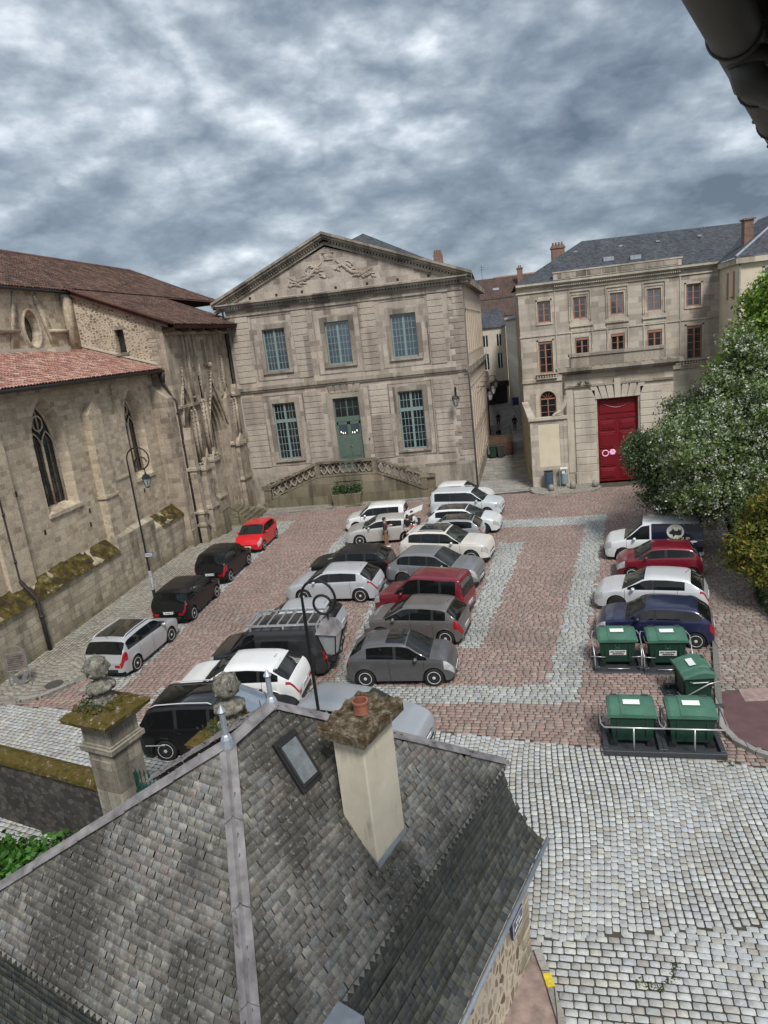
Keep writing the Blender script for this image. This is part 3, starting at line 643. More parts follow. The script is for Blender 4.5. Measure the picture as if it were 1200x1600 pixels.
def tiles(name, P0, ex, ey, poly, w, h, pal, m, parent, curved=True, over=.05, lift=.03, jit=.08, seed_cut=None, gap=.06):
    """roof covering: rows of separate tiles on the plane P0 + u*ex + v*ey; poly in (u,v)"""
    P0, ex, ey = np.array(P0, float), np.array(ex, float), np.array(ey, float)
    ex /= np.linalg.norm(ex); ey /= np.linalg.norm(ey); nr = np.cross(ex, ey); nr *= np.sign(nr[2])
    pa = np.array(poly); u0, v0 = pa.min(0); u1, v1 = pa.max(0)
    nu, nv = int((u1 - u0) / w) + 2, int((v1 - v0) / h) + 2
    I, J = np.meshgrid(np.arange(nu), np.arange(nv)); I = I.ravel(); J = J.ravel()
    off_ = np.where(J % 2 == 1, .5, 0.0) if not curved else 0.0
    uc = u0 + (I + .5 + off_) * w; vc = v0 + (J + .5) * h
    k = in_poly(np.stack([uc, vc], 1), poly); uc, vc, J = uc[k], vc[k], J[k]; n = len(uc)
    uc = uc + RNG.normal(0, jit * w * .35, n) + (RNG.normal(0, w * .25, nv)[J] if not curved else 0); vc = vc + RNG.normal(0, jit * h * .5, n)
    hw = w / 2 * (1 - gap) * (1 + RNG.uniform(-.10, .06, n) * (0 if curved else 1)); lo = vc - h / 2 * (1 + over) ; hi = vc + h / 2 + over * h
    tw = RNG.normal(0, jit * .16, n)
    prof = [(-1, 0), (-.7, .62), (0, 1), (.7, .62), (1, 0)] if curved else [(-1, 0), (1, 0)]
    hh = w * .30 if curved else 0.0; m_ = len(prof); V = np.zeros((n, 3 * m_, 3)) if not curved else np.zeros((n, 2 * m_, 3))
    th = lift * (1 + RNG.uniform(-.25, .5, n))
    for lev, vv, zz_ in ((0, lo, th), (1, hi, th * .25)):
        for a, (pu, pz) in enumerate(prof):
            uu = uc + pu * hw + tw * (vv - vc); ht = zz_ + pz * hh * (1.0 if lev == 0 else .85)
            V[:, lev * m_ + a] = P0 + uu[:, None] * ex + vv[:, None] * ey + ht[:, None] * nr
    base = (np.arange(n) * V.shape[1])[:, None]; ft = [(a, a + 1, m_ + a + 1, m_ + a) for a in range(m_ - 1)]
    if not curved:
        for a in range(m_):
            pu = prof[a][0]; uu = uc + pu * hw + tw * (lo - vc); V[:, 4 + a] = P0 + uu[:, None] * ex + lo[:, None] * ey - .01 * nr
        ft += [(4, 5, 1, 0), (4, 0, 2, 2)] if False else [(4, 5, 1, 0)]
    F = np.concatenate([base + np.array(f)[None, :] for f in ft]).astype(np.int32)
    pal = np.array(pal); c = pal[RNG.integers(0, len(pal), n)] * RNG.uniform(.82, 1.15, (n, 1)); C = np.concatenate([c] * len(ft))
    return np_mesh(name, V.reshape(-1, 3), F, C, m, parent)
BROWN = [(.135, .080, .062), (.105, .062, .050), (.165, .098, .074), (.085, .055, .047), (.13, .092, .075)]
REDT = [(.33, .17, .13), (.39, .22, .17), (.28, .14, .11), (.43, .28, .22), (.24, .12, .10)]

# ---------------------------------------------------------------- pedimented stone building
L_ = 16.7
pb = thing('pedimented_building', 'large two-storey stone building with a carved pediment, teal windows and a green double door', 'building', (-1.9 - L_, 48.25, 0))
UP = [(2.5, 4.15), (7.05, 8.8), (11.7, 13.45)]; LOWW = [(2.45, 4.15), (11.7, 13.45)]
b = B(); holes = [(a, c, 9.76, 12.7) for a, c in UP] + [(a, c, 3.34, 7.48) for a, c in LOWW] + [(6.97, 8.85, 2.2, 7.44)]
wall(b, 0, L_, 0, 14.2, holes, 0, .3); b.build('front_wall', M['fac'], pb)
# right-hand wall along the lane (slightly splayed), with its windows
SA = math.atan2(-1.90 + .45, 22.0)   # the lane wall drifts right as it recedes
sw = thing('lane_wall', None, None, (L_, 0, 0), PI / 2 - .045); sw.parent = pb
b = B(); hs = []
for k in range(9):
    x = 1.7 + k * 1.95
    for (z0, z1) in ((1.2, 3.2), (4.1, 7.2), (9.6, 12.6)): hs.append((x, x + .95, z0, z1))
wall(b, 0, 19.6, 0, 14.2, hs, 0, .22); b.build('lane_wall_face', M['sidewall'], sw)
b = B(); b.box(-.02, 19.6, -.22, .02, 8.3, 8.75); b.box(-.25, 19.6, -.45, .02, 14.2, 14.75); b.box(-.02, .9, -.05, .01, 0, 14.2); b.box(-.02, 19.6, -.10, .01, 0, .9); b.build('lane_cornice', M['trim'], sw)
for (x0, x1, z0, z1) in hs: 
    q = B(); q.box(x0 - .1, x1 + .1, -.03, .02, z0 - .12, z0); q.box(x0 - .1, x1 + .1, -.03, .02, z1, z1 + .14); q.box(x0, x1, .12, .14, z0, z1); q.box(x0 + .43, x0 + .5, .07, .12, z0, z1); q.build('shuttered_window', [M['sidewall']], sw)
# rusticated strips, quoins, panels
b = B()
def rustic(x0, x1, z0, z1, hgt=.405, y=-.055):
    n = max(1, round((z1 - z0) / hgt)); h = (z1 - z0) / n
    for k in range(n): b.cbox(x0, x1, y, .02, z0 + k * h + .012, z0 + (k + 1) * h - .012, .022)
for (a, c) in ((.25, 1.55), (4.75, 5.85), (9.55, 10.7), (14.3, 15.35)): b = B(); rustic(a, c, 9.1, 13.75); b.build('rusticated_strip', M['rust'], pb)
for (a, c) in ((.25, 1.75), (4.85, 6.2), (9.6, 11.0), (14.2, 15.45)): b = B(); rustic(a, c, 2.85, 8.15); b.build('rusticated_strip', M['rust'], pb)
b = B()
for k in range(33):   # corner chain of the right-hand edge
    z0 = .5 + k * .415
    if z0 < 8.3 or z0 > 8.75: b.cbox(L_ - (1.0 if k % 2 else .72), L_ + .015, -.045, .02, z0 + .01, z0 + .395, .02)
build_each(b, 'quoins', M['rust'], pb, .08)
b = B()
def surround(x0, x1, z0, z1, w=.24, y=-.07, sillh=.16, ears=True):
    b.box(x0 - w, x0, y, .02, z0 - .02, z1 + w); b.box(x1, x1 + w, y, .02, z0 - .02, z1 + w); b.box(x0, x1, y, .02, z1, z1 + w)
    b.box(x0 - w - .10, x0 - w, y + .035, .02, z0, z1 + w + .10); b.box(x1 + w, x1 + w + .10, y + .035, .02, z0, z1 + w + .10); b.box(x0 - w, x1 + w, y + .035, .02, z1 + w, z1 + w + .10)
    b.box(x0 - w - .06, x1 + w + .06, y - .07, .02, z0 - sillh, z0 - .02)
def panel(x0, x1, z0, z1, w=.07, y=-.03):
    b.box(x0, x0 + w, y, .02, z0, z1); b.box(x1 - w, x1, y, .02, z0, z1); b.box(x0 + w, x1 - w, y, .02, z1 - w, z1); b.box(x0 + w, x1 - w, y, .02, z0, z0 + w)
for a, c in UP: surround(a, c, 9.76, 12.7); panel(a - .78, c + .78, 9.15, 13.65)
for a, c in LOWW: surround(a, c, 3.34, 7.48); panel(a - .68, c + .68, 2.9, 8.1)
surround(6.97, 8.85, 2.25, 7.44, .34, -.10)
for k in range(-2, 3):   # keyed voussoirs over the door
    x = 7.91 + k * .42; b.prism([(x - .17 + k * .02, 7.82), (x + .17 + k * .02, 7.82), (x + .19 + k * .08, 8.36), (x - .19 + k * .08, 8.36)], -.13, .02)
b.box(-.03, L_ + .05, -.20, .03, 8.55, 8.80); b.box(-.03, L_ + .02, -.12, .03, 8.42, 8.55)
b.box(-.03, L_ + .02, -.10, .02, 0, .55); b.box(-.02, L_ + .01, -.05, .02, .55, 2.2)
b.box(1.55, 4.75, -.025, .02, 13.8, 14.1); b.box(5.85, 9.55, -.025, .02, 13.8, 14.1); b.box(10.7, 14.3, -.025, .02, 13.8, 14.1)
# entablature
for (y, z0, z1) in ((-.10, 13.78, 13.9), (-.22, 14.2, 14.32), (-.42, 14.42, 14.58), (-.55, 14.58, 14.68)): b.box(-.45, L_ + .45 - (0 if y < -.2 else .42), y, .03, z0, z1)
for k in range(86): x = -.35 + k * .204; b.box(x, x + .115, -.34, -.2, 14.32, 14.42)
b.build('string_courses', M['trim'], pb)
# pediment
AX, AZ, EZ = 7.75, 18.35, 14.68
b = B(); b.poly([(0.2, -.02, EZ), (L_ - .2, -.02, EZ), (AX, -.02, AZ - .75)]); 
b.build('tympanum', M['fac'], pb)
b = B()
for (xe, s) in ((-.75, -1), (L_ + .75, 1)):
    for (dz0, dz1, y) in ((.0, .16, -.62), (-.17, .0, -.50), (-.30, -.17, -.30), (-.62, -.42, -.16)):
        b.prism([(xe, EZ + dz0 + .02), (AX, AZ + dz0), (AX, AZ + dz1), (xe, EZ + dz1 + .02)] if s < 0 else [(AX, AZ + dz0), (xe, EZ + dz0 + .02), (xe, EZ + dz1 + .02), (AX, AZ + dz1)], y, .3)
    n = 48
    for k in range(2, n - 1):
        t0 = k / n; x = xe + (AX - xe) * t0; z = EZ + (AZ - EZ) * t0; b.box(x - .06, x + .06, -.28, -.1, z - .42, z - .30)
b.build('raking_cornice', M['trim'], pb)
b = B(); 
for x in (1.9, 3.85, 5.7, 8.1, 10.3, 12.4, 14.5): b.cbox(x, x + .17, -.045, .02, EZ + .14, EZ + .32, .02)
build_each(b, 'drain_hole', M['ink'], pb)
# carved arms in the tympanum
b = B(); cx_, cz_ = 7.9, 16.1
b.ball((cx_, -.02, cz_ - .05), .42, .12, .55, 14); b.ball((cx_, -.06, cz_), .28, .10, .38, 12)
b.box(cx_ - .3, cx_ + .3, -.16, 0, cz_ + .62, cz_ + .72); b.ball((cx_, -.05, cz_ + .92), .34, .16, .27, 12); b.box(cx_ - .42, cx_ + .42, -.2, 0, cz_ + 1.06, cz_ + 1.14); b.ball((cx_, -.04, cz_ + 1.22), .2, .12, .14, 8)
rr = random.Random(4)
for s in (-1, 1):
    for k in range(34):
        t = k / 33; x = cx_ + s * (.45 + t * 2.5); z = cz_ - .25 + .55 * math.sin(t * 5.2) * (1 - t) + rr.uniform(-.28, .30) * (1 - t * .5) - .35 * t
        a = rr.uniform(-.8, .8); l = rr.uniform(.14, .30); b.tube([(x - l * math.cos(a), -.02, z - l * math.sin(a)), (x, -.15, z + rr.uniform(-.05, .08)), (x + l * math.cos(a), -.03, z + l * math.sin(a))], [.03, .085, .03], 6)
    sp = [(cx_ + s * (1.25 + .38 * math.cos(q / 3) * (1 - q / 26)), -.10, cz_ + .1 + .38 * math.sin(q / 3) * (1 - q / 26)) for q in range(22)]; b.tube(sp, .055, 6)
    b.tube([(cx_ + s * .5, -.08, cz_ + .55), (cx_ + s * .95, -.14, cz_ + .2), (cx_ + s * 1.5, -.12, cz_ - .3), (cx_ + s * 2.3, -.1, cz_ - .5), (cx_ + s * 3.0, -.05, cz_ - .15)], [.06, .10, .12, .12, .03], 7)
b.v = [(x, y * .48, z) for x, y, z in b.v]; b.build('carved_arms', M['fac'], pb, smooth=True)
# roof: gable behind the pediment running into the hipped main roof
b = B(); b.quad((-.75, -.62, EZ + .19), (AX, -.62, AZ + .17), (AX, 10, AZ + .17), (-.75, 10, EZ + .19)); b.quad((AX, -.62, AZ + .17), (L_ + .75, -.62, EZ + .19), (L_ + .75, 10, EZ + .19), (AX, 10, AZ + .17))
hx0, hx1, hy0, hy1 = -.6, L_ + 1.0, 1.0, 20.5; R0, R1 = (8.7, 10.5, 19.6), (8.9, 14.5, 19.6)
c = [(hx0, hy0, 14.7), (hx1 - .5, hy0, 14.7), (hx1 + .4, hy1, 14.7), (hx0, hy1, 14.7)]
b.poly([c[0], c[1], R0]); b.poly([c[1], c[2], R1, R0]); b.poly([c[2], c[3], R1]); b.poly([c[3], c[0], R0, R1])
b.build('roof', M['slateroof'], pb)
b = B(); b.box(14.3, 15.0, 9.5, 10.3, 14.8, 17.15); 
for k in range(3): b.lathe([(.11, 0), (.13, .08), (.09, .36)], (14.45 + .2 * k, 9.9, 17.15), 10)
b.build('chimney', M['brick'], pb)
# windows and door
for a, c in UP: window(pb, a, c, 9.78, 12.7, .14, 6, 6, M['teal'], M['glassblue'], fw=.09, bar=.035, centre=.16)
for a, c in LOWW: window(pb, a, c, 3.36, 7.48, .14, 6, 5, M['teal'], M['glass'], fw=.09, bar=.035, centre=.16, transom=(6.05, .24, 2))
b = B(); b.box(6.97, 8.85, .10, .16, 5.72, 5.98); b.box(6.97, 7.05, .10, .16, 2.2, 5.72); b.box(8.77, 8.85, .10, .16, 2.2, 5.72)
for s in (0, 1):
    x0 = 7.05 + s * .87; x1 = x0 + .845
    b.box(x0, x1, .12, .16, 2.2, 4.75)
    for (z0, z1) in ((2.4, 3.0), (3.15, 4.55)):
        b.box(x0 + .10, x1 - .10, .10, .12, z0, z1); b.box(x0 + .16, x1 - .16, .085, .10, z0 + .06, z1 - .06)
    b.box(x0, x0 + .1, .12, .16, 4.75, 5.72); b.box(x1 - .1, x1, .12, .16, 4.75, 5.72); b.box(x0, x1, .12, .16, 5.5, 5.72)
d = b.build('door', M['greendoor'], pb)
g = B(); 
for s in (0, 1): g.box(7.15 + s * .87, 7.80 + s * .87, .14, .15, 4.75, 5.5)
g.build('pane', M['glassblue'], d); h = B(); h.ball((7.86, .07, 3.95), .035); h.ball((7.98, .07, 3.95), .035); h.build('door_handle', M['steel'], d, smooth=True)
lt = bpy.data.materials.new('lit_lamp'); lt.use_nodes = True; lt.node_tree.nodes['Principled BSDF'].inputs['Emission Color'].default_value = (1, .72, .42, 1); lt.node_tree.nodes['Principled BSDF'].inputs['Emission Strength'].default_value = 1.0
g = B(); 
for x in (7.28, 7.42, 7.58, 8.12, 8.28, 8.46): g.ball((x, .13, 4.95 + .08 * math.sin(x * 9)), .03, .02, .07, 8)
g.build('lit_globe_lamps', lt, d)
window(pb, 6.97, 8.85, 5.98, 7.44, .12, 4, 2, M['greendoor'], M['glass'], fw=.10, centre=.10, name='fanlight')
# downpipe beside the corner and little number plate
b = B(); b.tube([(-.12, -.35, 14.5), (-.12, -.15, 14.1), (-.12, -.13, 8.9), (-.05, -.28, 8.7), (-.05, -.13, 8.3), (.0, -.13, .4)], .07, 8)
for z in (1.5, 3.5, 5.5, 7.5, 9.5, 11.5, 13.3): b.lathe([(.09, 0), (.09, .08)], (-.08, -.13, z), 8)
b.build('downpipe', M['pipe'], pb, smooth=True)
b = B(); b.tube([(L_ - .1, -.35, 8.6), (L_ + .08, -.12, 8.3), (L_ + .1, -.1, .2)], .05, 8); b.build('downpipe', M['pipegrey'], pb, smooth=True)
b = B(); b.box(9.22, 9.40, -.06, -.05, 4.3, 4.42); b.build('number_plate', M['blue'], pb)

def lantern(parent, x, y, z, s=1.0):
    b = B(); b.lathe([(.20 * s, -.02), (.27 * s, .0), (.17 * s, .16 * s), (.06 * s, .22 * s), (.03 * s, .34 * s)], (x, y, z + .5 * s), 6); b.lathe([(.11 * s, -.03), (.13 * s, .02)], (x, y, z), 6)
    for k in range(6):
        a = 2 * PI * k / 6; b.tube([(x + .12 * s * math.cos(a), y + .12 * s * math.sin(a), z), (x + .23 * s * math.cos(a), y + .23 * s * math.sin(a), z + .5 * s)], .014 * s, 4)
    o = b.build('lantern', M['iron'], parent)
    g = B(); g.lathe([(.10 * s, .01), (.215 * s, .48 * s)], (x, y, z), 6); g.build('lantern_glass', M['lampglass'], o); return o
M['lampglass'] = plain('lamp_glass', (.34, .36, .36), .15, var=.1, coat=1.0)
wl = thing('wall_lamp', 'black iron lantern on a bracket beside the right corner of the pedimented building', 'wall lamp', (-2.85, 48.2, 6.1))
b = B(); b.box(-.06, .06, -.04, .06, .4, 1.3); b.tube([(0, -.04, 1.15), (0, -.35, 1.38), (0, -.72, 1.3), (0, -.78, 1.0)], .03, 6); b.build('bracket', M['iron'], wl); lantern(wl, 0, -.78, .1, 1.0)
for k, (x, y, ll) in enumerate(((-1.6, 55.0, 'nearest of the lanterns hanging from brackets over the lane'), (-1.35, 60.0, 'middle lantern on a bracket over the lane'), (-1.1, 66.0, 'farthest lantern on a bracket over the lane'))):
    w = thing('bracket_lamp', ll, 'wall lamp', (x, y, 5.4), 0, 'lanterns over the lane'); b = B(); b.tube([(-.1, 0, 1.3), (.9, 0, 1.35), (1.0, 0, 1.1)], .03, 6); b.tube([(-.1, 0, .7), (.6, 0, 1.3)], .02, 6); b.build('bracket', M['iron'], w); lantern(w, 1.0, 0, .2, 1.0)

# double-flight stair
st = thing('double_staircase', 'mossy double-flight stone staircase rising to the green door', 'staircase', (-18.6, 46.5, 0))
X0, XA, XB, X1 = 1.55, 5.65, 9.8, 13.0; XE = 13.95; LZ = 2.15
b = B()
b.prism([(X0 - .1, 0), (XE, 0), (XE, .62), (X1, .7), (XB, LZ), (XA, LZ), (X0 + .4, .72), (X0 - .1, .70)], 0, .32)
b.box(XA, XB, .32, 1.7, 1.6, LZ)
n = 11
for k in range(n):
    z = LZ * (k + 1) / (n + 1)
    xa = X0 + .4 + (XA - X0 - .4) * k / n; b.box(xa, XA, .32, 1.7, z - LZ / (n + 1), z)
    xb = X1 - (X1 - XB) * k / n; b.box(XB, xb, .32, 1.7, z - LZ / (n + 1) + .001, z + .001)
b.build('stair_wall', M['facgreen'], st)
b = B()
def rail(p, q, w=.42, h=.15): 
    b.prism([(p[0], p[1]), (q[0], q[1]), (q[0], q[1] + h), (p[0], p[1] + h)], .16 - w / 2, .16 + w / 2)
rail((X0 + .5, 1.66), (XA, 3.08)); rail((XA, 3.08), (XB, 3.06)); rail((XB, 3.06), (X1, 1.80)); b.box(X0 - .2, X0 + .5, -.1, .45, 1.50, 1.82); b.box(X1, XE, -.06, .4, 1.55, 1.75); b.box(X0 - .1, X0 + .42, -.03, .35, .7, 1.5)
rail((X0 + .5, .86), (XA, 2.18), .40, .10); rail((XA, 2.16), (XB, 2.14), .40, .10); rail((XB, 2.16), (X1, .86), .40, .10)
b.box(XA - .18, XA + .18, -.03, .35, 2.1, 3.1); b.box(XB - .18, XB + .18, -.03, .35, 2.1, 3.1); b.box(X1 - .05, X1 + .4, -.03, .35, .8, 1.9)
b.box(XA + 1.1, XB - 1.1, -.06, .1, 1.75, 2.05)
b.build('parapet', M['facgreen'], st)
b = B()
def lace(p, q, m_, hh):     # interlaced strapwork between rail and string
    for ph in (0, PI):
        pts = []
        for k in range(m_ * 8 + 1):
            t = k / (m_ * 8); x = p[0] + (q[0] - p[0]) * t; z = p[1] + (q[1] - p[1]) * t + hh / 2 + (hh / 2 - .06) * math.sin(t * m_ * PI + ph); pts.append((x, .16, z))
        b.tube(pts, .055, 6)
lace((XB + .2, 2.22), (X1 - .1, .98), 6, .85); lace((X0 + .6, .95), (XA - .2, 2.25), 7, .80); lace((XA + .2, 2.26), (XB - .2, 2.24), 8, .80)
b.build('strapwork_balustrade', M['trim'], st, smooth=True)
b = B(); b.box(X0 + .5, XA - .2, .24, .28, 1.0, 1.2); b.prism([(X0 + .5, .9), (XA, 2.2), (XA, 3.08), (X0 + .5, 1.68)], .26, .31); b.box(XA, XA + 1.6, .24, .30, 2.2, 3.1); b.box(XB - 1.4, XB, .24, .30, 2.2, 3.1); b.box(X1 + .3, XE, .1, .30, .6, 1.56); build_each(b, 'parapet_slab', M['facgreen'], st)
b = B()
for k in range(60):
    t = random.random(); x = X0 + (XE - X0) * t; z = 1.8 + 1.3 * min(1, max(0, (x - X0) / (XA - X0))) * min(1, max(0, (X1 - x) / (X1 - XB))) ; b.ball((x, .16 + random.uniform(-.15, .15), z - .02), random.uniform(.05, .16), .08, .04, 6)
b.build('moss', M['moss'], st, smooth=True)
def leaves(name, centres, spread, n, size, pal, parent=None, m=None, flat=0.0, aspect=.6):
    C0 = np.array(centres, float); ix = RNG.integers(0, len(C0), n); sp = np.array(spread, float) if np.ndim(spread) else np.full(3, spread)
    P = C0[ix] + RNG.normal(0, 1, (n, 3)) * sp; d = RNG.normal(0, 1, (n, 3)); d[:, 2] += flat; d /= np.linalg.norm(d, axis=1)[:, None]
    a = np.cross(d, RNG.normal(0, 1, (n, 3))); a /= np.linalg.norm(a, axis=1)[:, None]; c = np.cross(d, a); s = (size * RNG.uniform(.6, 1.4, n))[:, None]
    V = np.stack([P - a * s, P - c * s * aspect, P + a * s, P + c * s * aspect], 1).reshape(-1, 3); F = np.arange(4 * n, dtype=np.int32).reshape(n, 4)
    pal = np.array(pal); cl = pal[RNG.integers(0, len(pal), n)] * RNG.uniform(.75, 1.25, (n, 1))
    return np_mesh(name, V, F, cl, m or M['leaf'], parent)
pl_ = thing('stone_planter', 'mossy stone trough of leafy plants at the foot of the double staircase', 'planter', (-10.9, 46.0, .12))
b = B(); b.cbox(-1.0, 1.0, -.36, .36, 0, .12, .02); b.add([(-.95, -.33, .1), (.95, -.33, .1), (.95, .33, .1), (-.95, .33, .1), (-1.05, -.42, .85), (1.05, -.42, .85), (1.05, .42, .85), (-1.05, .42, .85)], [(0, 1, 5, 4), (1, 2, 6, 5), (2, 3, 7, 6), (3, 0, 4, 7), (4, 5, 6, 7)]); b.build('trough', M['facgreen'], pl_)
leaves('foliage', [(x, random.uniform(-.2, .2), .98 + .28 * random.random()) for x in np.linspace(-.9, .95, 24)], (.10, .12, .16), 2600, .055, [(.05, .10, .03), (.09, .15, .04), (.035, .07, .035), (.14, .19, .06), (.10, .15, .12)], pl_)

# ---------------------------------------------------------------- the church: local x runs away along the wall, y into the building
ch = thing('church', 'old stone church with tiled roofs, pointed windows and a flamboyant carved portal', 'church', (-19.9, 0, 0), PI / 2)
# local (x, y, z) = (V, -(U+19.9), z)
def arch_pts(x0, x1, zs, za, n=10):
    """pointed arch outline from left springing over the apex to the right springing"""
    w = x1 - x0; cx = (x0 + x1) / 2; h = za - zs; r = (h * h + (w / 2) ** 2) / w; pts = []
    a1 = math.acos(max(-1, min(1, (r - w / 2) / r)))
    for k in range(n + 1): a = a1 * k / n; pts.append((x0 + r - r * math.cos(a), zs + r * math.sin(a)))
    for k in range(n - 1, -1, -1): a = a1 * k / n; pts.append((x1 - r + r * math.cos(a), zs + r * math.sin(a)))
    return pts
def gothic_hole(b, x0, x1, z0, zs, za, y=0.0, depth=.4, splay=0.0):
    ap = arch_pts(x0, x1, zs, za); m_ = len(ap) // 2
    for k in range(m_): b.poly([(x0, y, za), (ap[k][0], y, ap[k][1]), (ap[k + 1][0], y, ap[k + 1][1])])
    for k in range(m_, len(ap) - 1): b.poly([(x1, y, za), (ap[k][0], y, ap[k][1]), (ap[k + 1][0], y, ap[k + 1][1])])
    out_ = [(x0, z0)] + ap + [(x1, z0)]; cx = (x0 + x1) / 2
    inn = [(cx + (p[0] - cx) * (1 - splay), z0 + (p[1] - z0) * (1 - splay * .25)) for p in out_]
    for k in range(len(out_) - 1): a, c, d, e = out_[k], out_[k + 1], inn[k + 1], inn[k]; b.quad((a[0], y, a[1]), (c[0], y, c[1]), (d[0], y + depth, d[1]), (e[0], y + depth, e[1]))
    b.quad((x0, y, z0), (x1, y, z0), (inn[-1][0], y + depth, z0 + .25), (inn[0][0], y + depth, z0 + .25))
    return inn
GW = [(26.75, 29.05, 5.25, 8.35, 10.35), (34.45, 36.4, 5.2, 8.1, 10.0)]
b = B(); wall(b, 12, 38.3, 2.6, 11.0, [(a, c, d, f) for a, c, d, e, f in GW], 0, 0)
b.f = [f for f in b.f]; inn = []
for a, c, d, e, f in GW: inn.append(gothic_hole(b, a, c, d, e, f, 0, .55, .26))
# wipe the flat reveals wall() made for zero depth: none
b.quad((38.3, 0, 0), (38.3, 2.5, 0), (38.3, 2.5, 11), (38.3, 0, 11)); b.build('chapel_wall', M['church'], ch)
for (a, c, d, e, f), iw in zip(GW, inn):
    x0, x1 = iw[0][0], iw[-1][0]; cx = (x0 + x1) / 2; za = max(p[1] for p in iw); zs = e - .1; z0 = d + .25; w = x1 - x0
    t = B(); yy = .45
    t.tube([(p[0], yy, p[1]) for p in iw], .07, 6); t.box(cx - .045, cx + .045, yy - .05, yy + .05, z0, zs + .2)
    for s in (0, 1):
        xa, xb = (x0, cx) if s == 0 else (cx, x1); t.tube([(p[0], yy, p[1]) for p in arch_pts(xa, xb, zs - .25, zs + .55, 6)], .04, 6)
    ring = [(cx + w * .20 * math.cos(q), yy, zs + .95 + w * .20 * math.sin(q)) for q in np.linspace(0, 2 * PI, 17)[:-1]]; t.tube(ring, .04, 6, closed=True)
    t.tube([(cx, yy, zs + .5), (cx, yy, za)], .035, 6)
    wn = t.build('gothic_window', M['church'], ch, smooth=True)
    g = B(); g.poly([(p[0], .50, p[1]) for p in iw]); g.build('leaded_glass', M['glass'], wn)
    l = B()
    for k in range(1, 9): zz_ = z0 + (za - z0) * k / 9.5; hw_ = w / 2 * (1 if zz_ < zs else max(.15, 1 - ((zz_ - zs) / (za - zs)) ** 1.8)); l.box(cx - hw_, cx + hw_, .47, .49, zz_ - .012, zz_ + .012)
    for k in range(1, 8): 
        if k != 4: l.box(x0 + w * k / 8 - .008, x0 + w * k / 8 + .008, .475, .49, z0, zs + .1)
    l.build('lead_bars', M['pipe'], wn)
    s_ = B(); s_.prism([(a - .1, d - .18), (c + .1, d - .18), (c + .1, d), (a - .1, d)], -.10, .05); s_.build('sill', M['church'], wn)
    v = B(); ap = arch_pts(a - .02, c + .02, e, f); op = arch_pts(a - .30, c + .30, e, f + .35)
    for k in range(len(ap) - 1): v.cur = 0; v.add([(ap[k][0], -.015, ap[k][1]), (ap[k + 1][0], -.015, ap[k + 1][1]), (op[k + 1][0], -.015, op[k + 1][1]), (op[k][0], -.015, op[k][1])], [(0, 1, 2, 3)])
    v.build('voussoirs', M['church'], wn)
# plinth with weathered sloping top
def slope_block(b, x0, x1, y0, y1, z0, z1):   # vertical face at y0 to z0, then slope back to (y1, z1)
    b.quad((x0, y0, 0), (x1, y0, 0), (x1, y0, z0), (x0, y0, z0)); b.quad((x0, y0, z0), (x1, y0, z0), (x1, y1, z1), (x0, y1, z1))
    for x, fl in ((x0, 0), (x1, 1)):
        q = [(x, y0, 0), (x, y0, z0), (x, y1, z1), (x, y1, 0)]; b.poly(q if fl else q[::-1])
b = B(); slope_block(b, 12, 30.4, -.66, .02, 2.35, 2.95); slope_block(b, 30.4, 34.3, -.64, -.3, 2.9, 3.1); slope_block(b, 34.3, 38.0, -.66, .02, 2.3, 2.85); b.build('plinth', M['plinth'], ch)
def mosslump(b, x0, x1, ya, za, yb, zb, n):
    nx, ny = n, 5
    vs = []
    for i in range(nx + 1):
        for j in range(ny + 1):
            t = j / ny; x = x0 + (x1 - x0) * i / nx; ph = math.sin(x * 1.7) + .8 * math.sin(x * 4.3 + 1) + .6 * math.sin(x * 9.1 + t * 4) + .5 * math.sin(t * 7 + x); th = .012 + .035 * ph + .03 * math.sin(PI * t) + random.uniform(0, .05)
            if i in (0, nx): th *= .2
            vs.append((x + random.uniform(-.02, .02), ya + (yb - ya) * t - th * .45, za + (zb - za) * t + th))
    b.add(vs, [(i * (ny + 1) + j, (i + 1) * (ny + 1) + j, (i + 1) * (ny + 1) + j + 1, i * (ny + 1) + j + 1) for i in range(nx) for j in range(ny)])
b = B(); mosslump(b, 12, 30.4, -.74, 2.25, .0, 2.95, 90); mosslump(b, 35.0, 37.9, -.74, 2.22, .0, 2.86, 16); b.build('ledge_moss', M['moss'], ch, smooth=True)
# shallow buttress with weathered head and grooves
b = B(); b.prism([(30.6, 2.6), (31.7, 2.6), (31.7, 9.3), (31.15, 9.75), (30.6, 9.2)], -.42, .02); b.prism([(31.7, 2.6), (33.6, 2.6), (33.6, 8.9), (31.7, 8.9)], -.24, .02); b.box(33.6, 34.2, -.12, .02, 2.6, 10.4); b.box(30.5, 31.8, -.5, .02, 5.0, 5.12)
b.prism([(23.2, 2.6), (24.7, 2.6), (24.7, 10.6), (23.2, 10.6)], -.18, .02); b.box(31.8, 33.5, -.30, .02, 5.6, 5.72)
build_each(b, 'buttress', M['church'], ch, .05)
# small dark put-log holes
b = B()
for x, z in ((29.6, 4.55), (29.45, 3.9), (26.1, 4.5), (24.9, 6.5), (35.0, 4.3)): b.box(x, x + .13, -.012, .02, z, z + .22)
build_each(b, 'putlog_hole', M['ink'], ch)
# corner pier with quoins
b = B(); b.box(37.75, 38.75, -1.02, .4, 0, 9.2); b.add([(37.75, -1.02, 9.2), (38.75, -1.02, 9.2), (38.75, .2, 10.2), (37.75, .2, 10.2), (38.75, .2, 9.2), (37.75, .2, 9.2)], [(0, 1, 2, 3), (1, 4, 2), (0, 3, 5)])
b.box(37.65, 38.85, -1.10, .3, 0, 1.2); b.build('corner_pier', M['portal'], ch)
